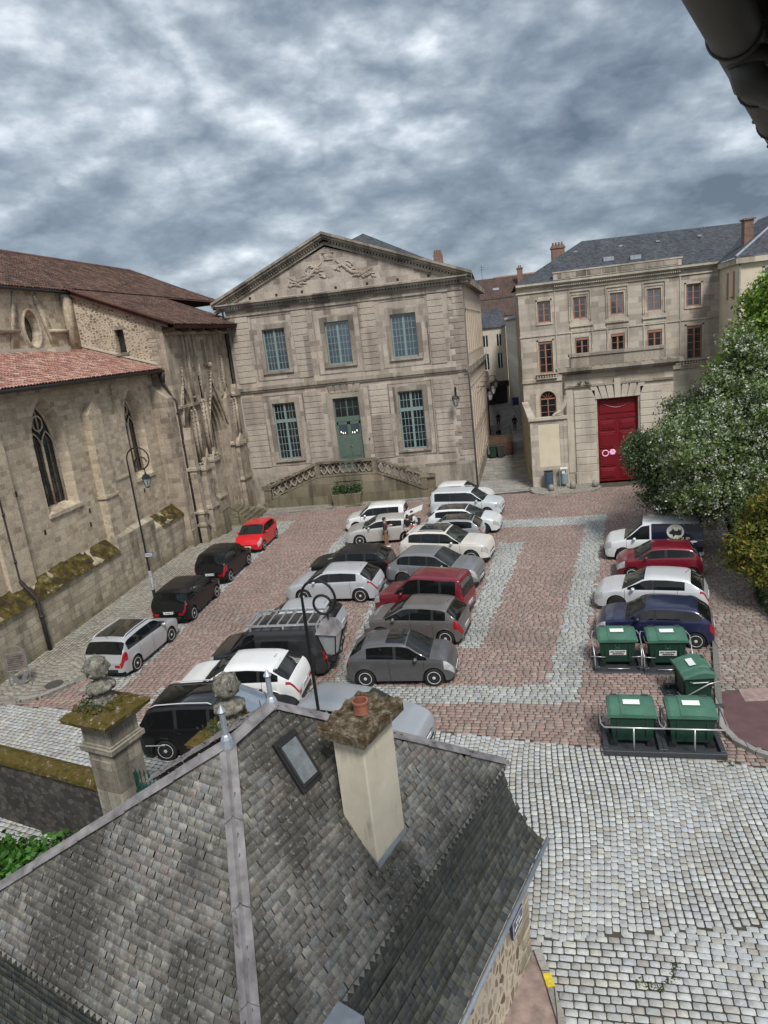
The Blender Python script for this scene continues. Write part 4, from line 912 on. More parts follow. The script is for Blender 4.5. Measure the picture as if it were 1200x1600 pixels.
# chapel roof (red tiles), eave and flashing
ev, tp = (-.62, 10.92), (4.32, 12.55)
b = B(); b.quad((10, ev[0], ev[1] - .03), (38.7, ev[0], ev[1] - .03), (38.7, tp[0], tp[1] - .03), (10, tp[0], tp[1] - .03)); b.box(10, 38.7, ev[0] + .02, ev[0] + .5, ev[1] - .22, ev[1] - .09); rf = b.build('chapel_roof', M['tilered'], ch)
at = rf.data.attributes.new('Col', 'FLOAT_COLOR', 'FACE'); [setattr(d_, 'color', (.16, .08, .06, 1)) for d_ in at.data]
tiles('roof_tiles', (10, ev[0] - .08, ev[1] - .03), (1, 0, 0), (0, tp[0] - ev[0], tp[1] - ev[1]), [(0, 0), (28.7, 0), (28.7, 5.2), (0, 5.2)], .20, .30, REDT, M['tilered'], rf, True, .12, .02)
b = B(); b.tube([(10, ev[0] - .12, ev[1] - .10), (38.9, ev[0] - .12, ev[1] - .16)], .085, 8); b.build('gutter', M['iron'], ch, smooth=True)
b = B(); b.prism([(37.9, 0), (38.0, 0)], 0, 0.001) if False else None
b.box(38.42, 38.52, .0, 4.3, 0, 0.001) if False else None
b.add([(38.40, -.5, 11.12), (38.40, 4.4, 12.76), (38.40, 4.4, 12.90), (38.40, -.5, 11.24), (38.55, -.5, 11.12), (38.55, 4.4, 12.76), (38.55, 4.4, 12.90), (38.55, -.5, 11.24)], [(0, 1, 2, 3), (4, 7, 6, 5), (3, 2, 6, 7), (0, 3, 7, 4)])
b.box(10, 38.4, 4.22, 4.35, 12.5, 12.72); b.box(35.3, 36.6, 3.7, 4.2, 12.4, 12.62); b.build('flashing', M['cream2'], ch)
# clerestory wall with the oculus
b = B(); CY = 4.32; oc = (34.55, 13.7, .60, .92); N = 28; rect = (33.6, 35.5, 12.4, 15.0); 
wall(b, 8, 38.4, 11, 15.9, [rect], CY, 0.0)
ring = [(oc[0] + oc[2] * math.cos(2 * PI * k / N), oc[1] + oc[3] * math.sin(2 * PI * k / N)) for k in range(N)]
sq = []
for k in range(N):
    a = 2 * PI * k / N; c_, s_ = math.cos(a), math.sin(a); t = min((abs((rect[1] - oc[0] if c_ > 0 else oc[0] - rect[0]) / c_) if abs(c_) > 1e-6 else 9), (abs((rect[3] - oc[1] if s_ > 0 else oc[1] - rect[2]) / s_) if abs(s_) > 1e-6 else 9)); sq.append((oc[0] + t * c_, oc[1] + t * s_))
for k in range(N):
    j = (k + 1) % N; b.quad((ring[k][0], CY, ring[k][1]), (sq[k][0], CY, sq[k][1]), (sq[j][0], CY, sq[j][1]), (ring[j][0], CY, ring[j][1]))
    b.quad((ring[k][0], CY, ring[k][1]), (ring[j][0], CY, ring[j][1]), (oc[0] + (ring[j][0] - oc[0]) * .75, CY + .36, oc[1] + (ring[j][1] - oc[1]) * .78), (oc[0] + (ring[k][0] - oc[0]) * .75, CY + .36, oc[1] + (ring[k][1] - oc[1]) * .78))
b.quad((rect[0], CY, rect[2]), (rect[1], CY, rect[2]), (rect[1], CY + .02, 12.41), (rect[0], CY + .02, 12.41))
b.build('upper_wall', M['church'], ch)
b = B(); b.poly([(oc[0] + (p[0] - oc[0]) * .56, CY + .66, oc[1] + (p[1] - oc[1]) * .62) for p in ring]); b.v = [(oc[0] + (x - oc[0]) * 1.4, CY + .33, oc[1] + (z - oc[1]) * 1.32) for x, y, z in b.v]; b.build('oculus_glass', M['glass'], ch)
b = B(); b.tube([(oc[0] + (p[0] - oc[0]) * 1.12, CY - .03, oc[1] + (p[1] - oc[1]) * 1.1) for p in ring], .09, 6, closed=True); b.box(35.9, 38.3, CY - .18, CY + .02, 13.5, 13.68); b.box(8, 33.4, CY - .18, CY + .02, 13.5, 13.68); b.box(37.6, 38.35, CY - .3, CY, 12.5, 15.7)
b.prism([(32.4, 12.4), (33.0, 12.4), (33.9, 15.4), (33.6, 15.6)], CY - .08, CY); b.prism([(36.1, 12.4), (36.7, 12.4), (35.5, 15.6), (35.2, 15.4)], CY - .08, CY)
b.build('oculus_moulding', M['church'], ch, smooth=True)
# rubble gable wall facing the viewer, above the chapel roof (plane x = 38.5)
gw = thing('gable_wall', None, None, (38.45, 4.4, 0), -PI / 2); gw.parent = ch     # local x now runs toward the square
b = B(); W0 = 2.60; b.poly([(-.1, 0, 10.5), (5.05, 0, 10.5), (5.05, 0, 13.5), (-.1, 0, 15.62)]) if False else None
def gz(x): return 15.95 - x * .4197
wx = [-.1, 2.55, 3.12, 5.05]
for k in range(3):
    a, c = wx[k], wx[k + 1]
    if k == 1: b.poly([(a, 0, 10.5), (c, 0, 10.5), (c, 0, 12.05), (a, 0, 12.05)]); b.poly([(a, 0, 13.35), (c, 0, 13.35), (c, 0, gz(c)), (a, 0, gz(a))])
    else: b.poly([(a, 0, 10.5), (c, 0, 10.5), (c, 0, gz(c)), (a, 0, gz(a))])
for (p, q) in (((wx[1], 12.05), (wx[1], 13.35)), ((wx[1], 13.35), (wx[2], 13.35)), ((wx[2], 13.35), (wx[2], 12.05)), ((wx[2], 12.05), (wx[1], 12.05))): b.quad((p[0], 0, p[1]), (q[0], 0, q[1]), (q[0], .5, q[1]), (p[0], .5, p[1]))
b.build('rubble_wall', M['rubble'], gw)
b = B(); b.box(wx[1], wx[2], .35, .37, 12.05, 13.35); b.build('small_window', M['glass'], gw); b = B(); b.box(wx[1] - .12, wx[2] + .12, -.1, .3, 11.9, 12.04); b.box(wx[1] - .1, wx[2] + .1, -.02, .3, 13.36, 13.55); b.build('window_sill', M['trim'], gw)
b = B()
for k in range(11): z = 10.9 + k * .25; b.cbox(5.05 - (.55 if k % 2 else .36), 5.06, -.025, .2, z, z + .23, .015)
b.build('quoins', M['portal'], gw)
# big tiled roof
RU, RZ = 10.1, 19.0      # ridge y, z
b = B(); E1 = (4.1, 15.86); E2 = (-2.0, 13.30)
q1 = [(8, E1[0], E1[1]), (38.2, E1[0], E1[1]), (38.2, RU, RZ), (8, RU, RZ)]; b.poly(q1)
q2 = [(38.2, E2[0], E2[1]), (50.0, E2[0], E2[1]), (50.0, E1[0], E1[1]), (38.2, E1[0], E1[1])]; b.poly(q2)
q3 = [(38.2, E1[0], E1[1]), (50, E1[0], E1[1]), (63, E1[0], E1[1]), (57.5, RU, RZ), (38.2, RU, RZ)]; b.poly(q3); b.poly([(63, E1[0], E1[1]), (63, 16, E1[1]), (57.5, RU, RZ)])
b.poly([(8, RU, RZ), (57.5, RU, RZ), (63, 16, E1[1]), (8, 16, E1[1])])
b.box(38.15, 50.0, E2[0], E2[0] + .35, E2[1] - .22, E2[1] - .006)
b.add([(38.15, E2[0], E2[1] - .30), (38.15, E1[0], E1[1] - .30), (38.15, E1[0], E1[1] - .01), (38.15, E2[0], E2[1] - .01)], [(0, 1, 2, 3)])
rf = b.build('main_roof', M['tile'], ch); at = rf.data.attributes.new('Col', 'FLOAT_COLOR', 'FACE'); [setattr(d_, 'color', (.09, .05, .04, 1)) for d_ in at.data]
sl1 = math.hypot(RU - E1[0], RZ - E1[1]); sl2 = math.hypot(E1[0] - E2[0], E1[1] - E2[1])
tiles('roof_tiles', (18, E1[0] - .1, E1[1] - .05), (1, 0, 0), (0, RU - E1[0], RZ - E1[1]), [(0, 0), (20.2, 0), (20.2, .3), (44.6, .3), (39.6, sl1 + .1), (0, sl1 + .1)], .22, .34, BROWN, M['tile'], rf, True, .12, .02)
tiles('roof_tiles', (38.1, E2[0] - .08, E2[1] - .03), (1, 0, 0), (0, E1[0] - E2[0], E1[1] - E2[1]), [(0, 0), (11.9, 0), (11.9, sl2), (0, sl2)], .22, .34, BROWN, M['tile'], rf, True, .12, .02)
b = B(); b.tube([(18, RU, RZ + .05), (57.5, RU, RZ + .05), (62.5, 4.6, E1[1] + .1)], .13, 8); b.tube([(38.1, E2[0], E2[1] + .03), (38.1, E1[0], E1[1] + .05)], .10, 8); rd = b.build('ridge_tiles', M['tile'], rf, smooth=True)
at = rd.data.attributes.new('Col', 'FLOAT_COLOR', 'FACE'); [setattr(d_, 'color', (.13, .07, .055, 1)) for d_ in at.data]
b = B(); b.box(43.2, 45.0, 2.4, 2.75, 14.95, 15.05); b.box(46.0, 46.9, 3.4, 3.6, 15.4, 15.5); b.build('roof_flashing', M['zincblue'], rf)
# little raised lower roof end by the facade and rafters' tails
b = B(); 
for k in range(6): x = 38.5 + k * 2.1; b.box(x, x + .18, E2[0] + .2, 0, E2[1] - .42, E2[1] - .24)
build_each(b, 'rafter_end', M['wood'], ch)
b = B(); b.tube([(18, E1[0] - .12, E1[1] - .1), (38.3, E1[0] - .12, E1[1] - .18)], .08, 8); b.tube([(38.2, CY - .12, 15.7), (38.2, CY - .12, 12.7)], .05, 8); b.build('upper_gutter', M['iron'], ch, smooth=True)
# downpipes
b = B(); b.tube([(23.75, -.7, 10.75), (23.75, -.4, 10.4), (23.75, -.12, 10.0), (23.75, -.12, 3.3), (23.75, -.75, 2.45), (23.75, -.78, .15)], .085, 8)
for z in (9.9, 8.0, 6.0, 4.0, 1.6): b.lathe([(.11, 0), (.11, .10)], (23.75, -.12 if z > 3 else -.77, z), 8)
b.lathe([(.10, 0), (.2, .35), (.2, .5)], (23.75, -.35, 10.1), 8); b.build('downpipe', M['pipe'], ch, smooth=True)
b = B(); b.tube([(38.3, -.8, 10.7), (38.3, -.6, 10.2), (38.5, -.8, 9.6), (38.55, -1.15, 8.9), (38.5, -1.15, .15)], .08, 8)
for z in (8.2, 6.2, 4.2, 2.2): b.lathe([(.10, 0), (.10, .1)], (38.52, -1.15, z), 8)
b.lathe([(.10, 0), (.19, .3), (.19, .5)], (38.35, -.62, 10.1), 8); b.build('downpipe', M['pipe'], ch, smooth=True)

# portal, local frame: x along the wall 0..9.6 from the corner pier, y=0 is the portal plane
po = thing('carved_portal', None, None, (38.6, -1.1, 0), 0); po.parent = ch
b = B(); DX0, DX1, DZS, DZA = 5.3, 8.1, 5.9, 8.9; BX0, BX1, BZS, BZA = .55, 3.0, 7.3, 9.9
wall(b, 0, 9.7, 0, 13.6, [(DX0, DX1, .85, DZA), (BX0, BX1, 1.5, BZA)], 0, 0.0)
def nested(b, x0, x1, z0, zs, za, orders, stepx, stepy, r):
    for o_ in range(orders):
        k = o_; xa, xb = x0 + k * stepx, x1 - k * stepx; zt = za - k * stepx * 1.15; y = k * stepy
        ap = arch_pts(xa, xb, zs, zt, 8); ap2 = arch_pts(xa + stepx, xb - stepx, zs, zt - stepx * 1.15, 8)
        o1 = [(xa, z0)] + ap + [(xb, z0)]; o2 = [(xa + stepx, z0)] + ap2 + [(xb - stepx, z0)]
        for q in range(len(o1) - 1):
            b.quad((o1[q][0], y, o1[q][1]), (o1[q + 1][0], y, o1[q + 1][1]), (o1[q + 1][0], y + stepy, o1[q + 1][1]), (o1[q][0], y + stepy, o1[q][1]))
            b.quad((o1[q][0], y + stepy, o1[q][1]), (o1[q + 1][0], y + stepy, o1[q + 1][1]), (o2[q + 1][0], y + stepy, o2[q + 1][1]), (o2[q][0], y + stepy, o2[q][1]))
        b.tube([(p[0], y - .01, p[1]) for p in o1], r, 6)
    k = orders; ap = arch_pts(x0 + k * stepx, x1 - k * stepx, zs, za - k * stepx * 1.15, 8); o_ = [(x0 + k * stepx, z0)] + ap + [(x1 - k * stepx, z0)]; y = orders * stepy
    b.poly([(p[0], y + .02, p[1]) for p in o_]); return o_, y
def spandrel(b, x0, x1, zs, za, y=0):
    ap = arch_pts(x0, x1, zs, za, 8); m_ = len(ap) // 2
    for k in range(m_): b.poly([(x0, y, za), (ap[k][0], y, ap[k][1]), (ap[k + 1][0], y, ap[k + 1][1])])
    for k in range(m_, len(ap) - 1): b.poly([(x1, y, za), (ap[k][0], y, ap[k][1]), (ap[k + 1][0], y, ap[k + 1][1])])
spandrel(b, DX0, DX1, DZS, DZA); spandrel(b, BX0, BX1, BZS, BZA)
nested(b, DX0, DX1, .85, DZS, DZA, 5, .17, .22, .075); nested(b, BX0, BX1, 1.5, BZS, BZA, 2, .16, .18, .06)
b.build('portal_wall', M['portal'], po)
# inner door with its little arch
b = B(); b.tube([(p[0], 1.28, p[1]) for p in [(6.25, .85)] + arch_pts(6.25, 7.15, 4.2, 4.9, 6) + [(7.15, .85)]], .06, 6); b.box(6.1, 7.3, 1.2, 1.32, 5.05, 5.2); b.build('door_arch', M['portal'], po, smooth=True)
b = B(); b.poly([(p[0], 1.30, p[1]) for p in [(6.28, .85)] + arch_pts(6.28, 7.12, 4.2, 4.88, 6) + [(7.12, .85)]]); b.build('church_door', M['wood'], po)
b = B()   # stepped piers, ledges, socles
def pier(x0, x1, y0, zt, ledges, gable=True):
    b.box(x0, x1, y0, .02, 0, zt); cx = (x0 + x1) / 2
    for z in ledges:
        b.box(x0 - .08, x1 + .08, y0 - .10, .02, z, z + .13); b.prism([(x0 - .08, z + .13), (x1 + .08, z + .13), (x1, z + .25), (x0, z + .25)], y0 - .04, .02)
    if gable: b.prism([(x0, zt), (x1, zt), (cx, zt + .7)], y0, .02)
pier(-.1, .5, -.55, 6.6, (4.7, 2.0, 1.2)); pier(.9, 2.2, -.8, 4.6, (4.55, 2.1)); pier(3.6, 4.9, -.62, 4.9, (4.75, 2.3)); pier(8.35, 9.3, -.55, 5.1, (5.0, 2.5)); pier(4.75, 5.2, -.30, 8.4, (4.85,)); pier(8.2, 8.65, -.30, 8.4, (5.1,)); pier(9.2, 9.7, -.35, 8.5, (8.4, 5.1))
b.box(0, 5.0, -.16, .02, 8.45, 8.6); b.box(8.3, 9.7, -.16, .02, 8.45, 8.6); b.box(0, 9.7, -.25, .02, 12.75, 12.95); b.box(0, 9.7, -.12, .02, 4.6, 4.75) if False else None
for xx, zz_ in ((2.95, 12.7), (3.75, 12.7), (5.0, 12.7), (8.25, 12.7), (8.95, 12.7)): b.prism([(xx - .14, 8.6), (xx + .14, 8.6), (xx + .14, zz_), (xx - .14, zz_)], -.12, .02)
b.build('piers', M['portal'], po)
b = B(); b.box(2.2, 3.6, -1.05, -.1, 0, 1.7); b.add([(2.2, -1.05, 1.7), (3.6, -1.05, 1.7), (3.6, -.1, 2.9), (2.2, -.1, 2.9), (3.6, -.1, 1.7), (2.2, -.1, 1.7)], [(0, 1, 2, 3), (1, 4, 2), (0, 3, 5)]); b.build('mossy_buttress', M['facgreen'], po)
b = B()   # slender pinnacles with crockets, ogee hood
def pinnacle(x, z0, z1, w=.13, y=-.4):
    b.prism([(x - w, z0), (x + w, z0), (x + w, z0 + (z1 - z0) * .55), (x, z1), (x - w, z0 + (z1 - z0) * .55)], y - w, y + w)
    for k in range(9):
        t = k / 8; z = z0 + (z1 - z0) * (.35 + .6 * t); ww = w * (1.35 - t)
        for s in (-1, 1): b.ball((x + s * ww, y, z), .05 * (1.2 - .5 * t), .06, .05, 6)
    b.ball((x, y, z1), .09, .09, .11, 6); b.box(x - w * 1.6, x + w * 1.6, y - w * 1.4, y + w * 1.4, z0 - .12, z0)
for x, z0, z1, y in ((1.25, 5.0, 8.2, -.45), (1.9, 5.0, 8.2, -.45), (3.95, 5.2, 8.6, -.35), (4.5, 5.2, 8.6, -.35), (4.97, 8.6, 11.4, -.15), (8.45, 8.6, 11.2, -.15), (8.75, 5.4, 8.2, -.3), (9.1, 5.4, 8.2, -.3), (3.4, 9.0, 11.6, -.08)): pinnacle(x, z0, z1, .11, y)
for s in (-1, 1):   # ogee hood over the door arch
    cx = (DX0 + DX1) / 2; pts = []
    for k in range(15):
        t = k / 14; x = cx + s * (1.65 * (1 - t) ** 1.55 + .02); z = 6.3 + 3.1 * (1 - (1 - t) ** 2.2) + 2.4 * max(0, t - .55) ** 1.2; pts.append((x, -.14, z))
    b.tube(pts, .075, 6)
    for k in range(2, 15, 1): b.ball((pts[k][0] + s * .10, -.16, pts[k][2] + .04), .06, .07, .06, 6)
    cx = (BX0 + BX1) / 2; pts = [(cx + s * (1.3 * (1 - t) ** 1.5 + .02), -.1, 7.4 + 2.5 * (1 - (1 - t) ** 2.2) + 2.2 * max(0, t - .55) ** 1.2) for t in np.linspace(0, 1, 12)]; b.tube(pts, .06, 6)
    for p in pts[2:]: b.ball((p[0] + s * .08, -.12, p[2] + .04), .05, .05, .05, 6)
b.ball(((DX0 + DX1) / 2, -.2, 10.75), .18, .16, .2, 8)
for x in (1.2, 1.9, 4.0, 4.5, 8.75, 9.15): 
    for k in range(5): b.ball((x + random.uniform(-.16, .16), -.62, 4.95 + random.uniform(0, .3)), .07, .06, .07, 6)
b.build('crocketed_pinnacles', M['portal'], po, smooth=True)
b = B()
for x0, x1 in ((6.1, 6.9),): b.box(x0, x1, -.05, .02, 11.4, 12.6) if False else None
b.box(6.3, 6.75, -.02, .05, 10.9, 12.4); b.box(8.35, 8.6, -.02, .05, 9.6, 12.2); b.box(6.15, 6.9, -.1, .02, 10.75, 10.88); b.build('blind_niche', M['facgreen'], po)
b = B(); b.box(9.6, 11.0, 0.0, 1.5, 0, 13.6); b.build('return_wall', M['portal'], po); b = B(); b.box(-.12, 0.02, -.012, 1.6, 0, 13.66); b.build('return_wall', M['portal'], po)
for q in list(po.children):      # spacing of the carved bays along the wall
    n_ = len(q.data.vertices); co = np.empty(n_ * 3, np.float32); q.data.vertices.foreach_get('co', co); co = co.reshape(-1, 3); co[:, 0] = np.interp(co[:, 0], [-1, 0, 1.25, 3.6, 5.3, 8.1, 9.7, 12], [-1, 0, .95, 2.55, 3.95, 6.95, 9.55, 12]); q.data.vertices.foreach_set('co', co.ravel()); q.data.update()
# steps before the portal
sp = thing('portal_steps', 'mossy stone steps fanning out before the carved church portal', 'steps', (-19.3, 38.1, .1))
for k in range(5):
    b = B() if k == 0 else b; dpt = 2.45 - .30 * k; z = .16 * (k + 1)
    b.hprism([(0, 4.0 - .0 * k), (dpt, 4.2 + .25 * k), (dpt, 7.1 - .30 * k + .5), (dpt - .9, 8.6 - .25 * k), (0, 8.9)], z - .16 + .001 * k, z)
b.build('stone_steps', M['facgreen'], sp)
hr = thing('handrail', 'slim dark handrail on the left of the portal steps', 'handrail', (-17.9, 42.4, .1)); b = B(); b.tube([(.3, -.1, .0), (.3, -.1, .9), (-1.3, .4, 1.75), (-1.3, .4, .8)], .025, 6); b.build('rail', M['iron'], hr)
# ---------------------------------------------------------------- hotel building across the square (x = U, front plane V = 58)
ht = thing('hotel_building', 'long pale stone three-storey building with terracotta painted windows and slate roof behind the red gate', 'building', (0, 58, 0))
TOPW = [(3.54, 4.56), (6.31, 7.33), (9.11, 10.14), (11.86, 12.9), (14.72, 15.79)]
MIDW = [(3.48, 4.58), (6.35, 7.42), (9.1, 10.15), (11.85, 12.95), (14.76, 15.9)]
holes = [(a, c, 11.02, 12.67) for a, c in TOPW] + [(a, c, 7.03, 9.57) for a, c in MIDW] + [(3.38, 4.67, 3.3, 5.6)]
b = B(); wall(b, 2.1, 17.1, 0, 13.9, holes, 0, .22)
b.quad((2.1, 9, 0), (2.1, 0, 0), (2.1, 0, 13.9), (2.1, 9, 13.9)); b.build('front_wall', M['hotel'], ht)
b = B()
for y, z0, z1 in ((-.10, 13.35, 13.45), (-.18, 13.78, 13.9), (-.38, 13.9, 14.08)): b.box(1.95, 17.1, y, .05, z0, z1)
b.box(2.05, 17.1, -.12, .02, 6.35, 6.6); b.box(2.05, 17.1, -.07, .02, 9.98, 10.08); b.box(4.88, 4.96, -.06, .02, 6.6, 13.35); b.box(14.25, 14.33, -.06, .02, 6.6, 13.35)
for a, c in TOPW[1:4]:
    w = .34; b.box(a - w, a - w + .08, -.09, .02, 10.85, 13.1); b.box(c + w - .08, c + w, -.09, .02, 10.85, 13.1); b.box(a - w, c + w, -.09, .02, 13.1, 13.2); b.box(a - w + .15, c + w - .15, -.05, .02, 12.85, 12.92); b.box(a - .2, a - .14, -.05, .02, 10.9, 12.85); b.box(c + .14, c + .2, -.05, .02, 10.9, 12.85)
for a, c in MIDW[1:4]:
    w = .30; b.box(a - w, a - w + .08, -.09, .02, 7, 10.0); b.box(c + w - .08, c + w, -.09, .02, 7, 10.0); b.box(a - w - .05, c + w + .05, -.16, .02, 10.42, 10.56); b.box(a - w, c + w, -.05, .02, 10.1, 10.42)
for a, c in (TOPW[0], TOPW[4]): b.box(a - .14, c + .14, -.07, .02, 10.85, 11.0); b.box(a - .12, a, -.05, .02, 11.02, 12.79); b.box(c, c + .12, -.05, .02, 11.02, 12.79); b.box(a - .12, c + .12, -.05, .02, 12.67, 12.80)
for a, c in (MIDW[0], MIDW[4]): b.box(a - .12, a, -.05, .02, 7.03, 9.7); b.box(c, c + .12, -.05, .02, 7.03, 9.7); b.box(a - .12, c + .12, -.05, .02, 9.57, 9.72)
b.box(4.86, 14.35, -.30, .2, 14.0, 14.16); b.box(4.86, 14.35, -.24, .1, 14.16, 14.62); b.box(4.8, 14.42, -.30, .2, 14.62, 14.72)
for k in range(60): x = 4.9 + k * .157; b.box(x, x + .09, -.30, -.1, 13.62, 13.72)
b.build('string_courses', M['hoteltrim'], ht)
b = B()
for k in range(8): b.cbox(5.2 + k * 1.12, 6.26 + k * 1.12, -.275, -.2, 14.2, 14.58, .02)
build_each(b, 'attic_panel', M['trim'], ht)
for i, (a, c) in enumerate(TOPW): window(ht, a, c, 11.02, 12.67, .10, 2, 3, M['orange'], M['glassblue'] if i in (2, 3, 4) else M['glass'], fw=.10, bar=.04, centre=.11)
for i, (a, c) in enumerate(MIDW): window(ht, a, c, 7.03, 9.57, .10, 2, 4, M['orange'], M['glass'], fw=.10, bar=.04, centre=.11, transom=None)
b = B()
for a, c in MIDW: b.box(a + .02, c - .02, .04, .12, 9.36, 9.57)
build_each(b, 'window_head_board', M['orange'], ht)
# arched ground-floor window
b = B(); cx = 4.02; rad = .645
b.box(3.38, 3.46, .08, .15, 3.3, 4.95); b.box(4.59, 4.67, .08, .15, 3.3, 4.95); b.box(3.98, 4.07, .08, .15, 3.3, 4.95); b.box(3.38, 4.67, .07, .15, 4.9, 5.0)
for k in (1, 2): z = 3.3 + k * .55; b.box(3.46, 4.59, .09, .14, z, z + .04)
b.tube([(cx + rad * .94 * math.cos(a), .11, 4.95 + rad * .94 * math.sin(a)) for a in np.linspace(0, PI, 15)], .045, 6)
for k in range(1, 5): a = PI * k / 5; b.tube([(cx + .15 * math.cos(a), .11, 4.95 + .15 * math.sin(a)), (cx + .6 * math.cos(a), .11, 4.95 + .6 * math.sin(a))], .018, 4)
aw = b.build('arched_window', M['orange'], ht); g = B(); g.box(3.4, 4.65, .14, .15, 3.3, 5.58); g.build('pane', M['glass'], aw)
b = B(); o1 = [(cx + rad * math.cos(a), 4.95 + rad * math.sin(a)) for a in np.linspace(0, PI, 17)]; o2 = [(cx + 1.0 * math.cos(a), 4.95 + 1.0 * math.sin(a)) for a in np.linspace(0, PI, 17)]
for k in range(16): b.add([(o1[k][0], -.07, o1[k][1]), (o1[k + 1][0], -.07, o1[k + 1][1]), (o2[k + 1][0], -.07, o2[k + 1][1]), (o2[k][0], -.07, o2[k][1]), (o1[k][0], .12, o1[k][1]), (o1[k + 1][0], .12, o1[k + 1][1]), (o2[k][0], .0, o2[k][1]), (o2[k + 1][0], .0, o2[k + 1][1])], [(0, 1, 2, 3), (0, 4, 5, 1), (3, 2, 7, 6)])
b.poly([(3.37, .02, 5.62), (3.37, .02, 4.95)] + [(p[0], .02, p[1]) for p in o1[::-1][:9]]); b.poly([(4.68, .02, 4.95), (4.68, .02, 5.62)] + [(p[0], .02, p[1]) for p in o1[:9][::-1]])
b.box(3.02, 3.38, -.07, .02, 3.2, 4.95); b.box(4.67, 5.02, -.07, .02, 3.2, 4.95); b.build('arch_surround', M['hoteltrim'], ht)
def balus(x0, x1, z0, z1, y, n, parent):
    b = B(); b.box(x0, x1, y - .12, y + .1, z1 - .1, z1); b.box(x0, x1, y - .12, y + .1, z0, z0 + .08)
    for k in range(n):
        x = x0 + (x1 - x0) * (k + .5) / n; h = z1 - z0 - .18; b.lathe([(.045, 0), (.045, .06 * h), (.085, .3 * h), (.06, .5 * h), (.035, .7 * h), (.06, .95 * h), (.05, h)], (x, y, z0 + .08), 8)
    b.build('balustrade', M['hoteltrim'], parent, smooth=False)
balus(3.2, 4.85, 6.6, 7.05, -.18, 8, ht); balus(14.4, 16.3, 6.6, 7.05, -.18, 9, ht)
b = B(); e = (1.9, -.4, 14.08); rg = (7.9, 6.2, 17.35)
b.poly([e, (17.2, -.4, 14.08), (21.5, 6.2, 17.15), rg]); b.poly([(1.9, 12.4, 14.08), e, rg]); b.poly([(21.5, 6.2, 17.15), (17.2, 12.4, 14.08), (1.9, 12.4, 14.08), rg])
b.build('roof', M['slateroof'], ht)
b = B()
for (x, y) in ((9.0, 2.2), (11.0, 1.9)):
    z = 14.08 + (y + .4) / 6.6 * 3.2 + .05; b.box(x, x + .8, y - .3, y + .3, z - .2, z + .12)
for x in (7.0, 10.6, 13.5, 16.7): y = 4.3; z = 14.08 + (y + .4) / 6.6 * 3.2; b.box(x, x + .3, y, y + .25, z, z + .12)
build_each(b, 'roof_light', M['zincblue'], ht)
b = B(); b.box(5.45, 6.55, 7.0, 7.8, 13, 17.35); b.box(5.38, 6.62, 6.93, 7.87, 17.1, 17.22); 
for k in range(4): b.lathe([(.09, 0), (.11, .06), (.08, .28)], (5.62 + k * .25, 7.4, 17.35), 8)
b.build('chimney', M['brick'], ht)
# rendered wing at the right
wg = thing('cream_wing', 'cream rendered wing with grey slate roof at the right edge behind the trees', 'building', (16.6, 52, 0))
b = B(); wall(b, 0, 9, 0, 13.75, [(1.6, 2.55, 10.9, 13.0), (1.6, 2.55, 7.2, 9.6), (5.0, 6.0, 10.9, 13.0)], 0, .2); b.build('front_wall', M['cream'], wg)
b = B(); hs = [(1.2, 1.7, 11.15, 13.05), (3.0, 3.5, 11.15, 13.05), (1.2, 1.7, 7.2, 9.0)]; s = thing('side_wall', None, None, (.5, 6.1, 0), -PI / 2 - .08); s.parent = wg
wall(b, 0, 6.12, 0, 13.75, [(6.1 - c, 6.1 - a, d, e) for a, c, d, e in hs], 0, .15); b.build('side_wall_face', M['cream'], s)
b = B(); [b.box(6.1 - c, 6.1 - a, -.03, .03, d, e) for a, c, d, e in hs]; build_each(b, 'shutter', M['orange'], s)
b = B(); b.box(-.2, 6.3, -.22, .02, 13.45, 13.85); b.build('cornice', M['hoteltrim'], s)
b = B(); b.box(-.3, 9, -.3, .02, 13.45, 13.85); b.box(1.45, 1.6, -.03, .02, 10.8, 13.1); b.box(2.55, 2.7, -.03, .02, 10.8, 13.1); b.box(1.45, 2.7, -.03, .02, 13.0, 13.15); b.build('cornice', M['hoteltrim'], wg)
window(wg, 1.6, 2.55, 10.9, 13.0, .08, 2, 3, M['orange'], M['glassblue'], name='window'); window(wg, 1.6, 2.55, 7.2, 9.6, .08, 2, 4, M['orange'], M['glass']); window(wg, 5.0, 6.0, 10.9, 13.0, .08, 2, 3, M['orange'], M['glassblue'])
b = B(); rr0 = (5.2, 5.0, 17.2); b.poly([(-.35, -.35, 13.86), (10, -.35, 13.86), rr0]); b.poly([(-.35, -.35, 13.86), rr0, (5.2, 12, 17.2), (.2, 6.4, 13.86)]); b.poly([(10, -.35, 13.86), (10, 12, 13.86), (5.2, 12, 17.2), rr0]); b.build('roof', M['slateroof'], wg)
b = B(); b.tube([(-.35, -.35, 13.9), (5.2, 5.0, 17.25)], .09, 6); b.tube([(.45, 6.3, 13.95), (4.4, 10.2, 16.6)], .07, 6); b.build('roof_flashing', M['zincblue'], wg)
b = B(); b.box(1.25, 1.85, 3.0, 3.7, 13.6, 16.45); b.box(1.15, 1.95, 2.9, 3.8, 16.45, 16.55); b.build('chimney', M['brick'], wg)
b = B(); b.tube([(.0, -.1, 13.6), (.0, -.1, .2)], .06, 8); b.build('downpipe', M['pipegrey'], wg, smooth=True)

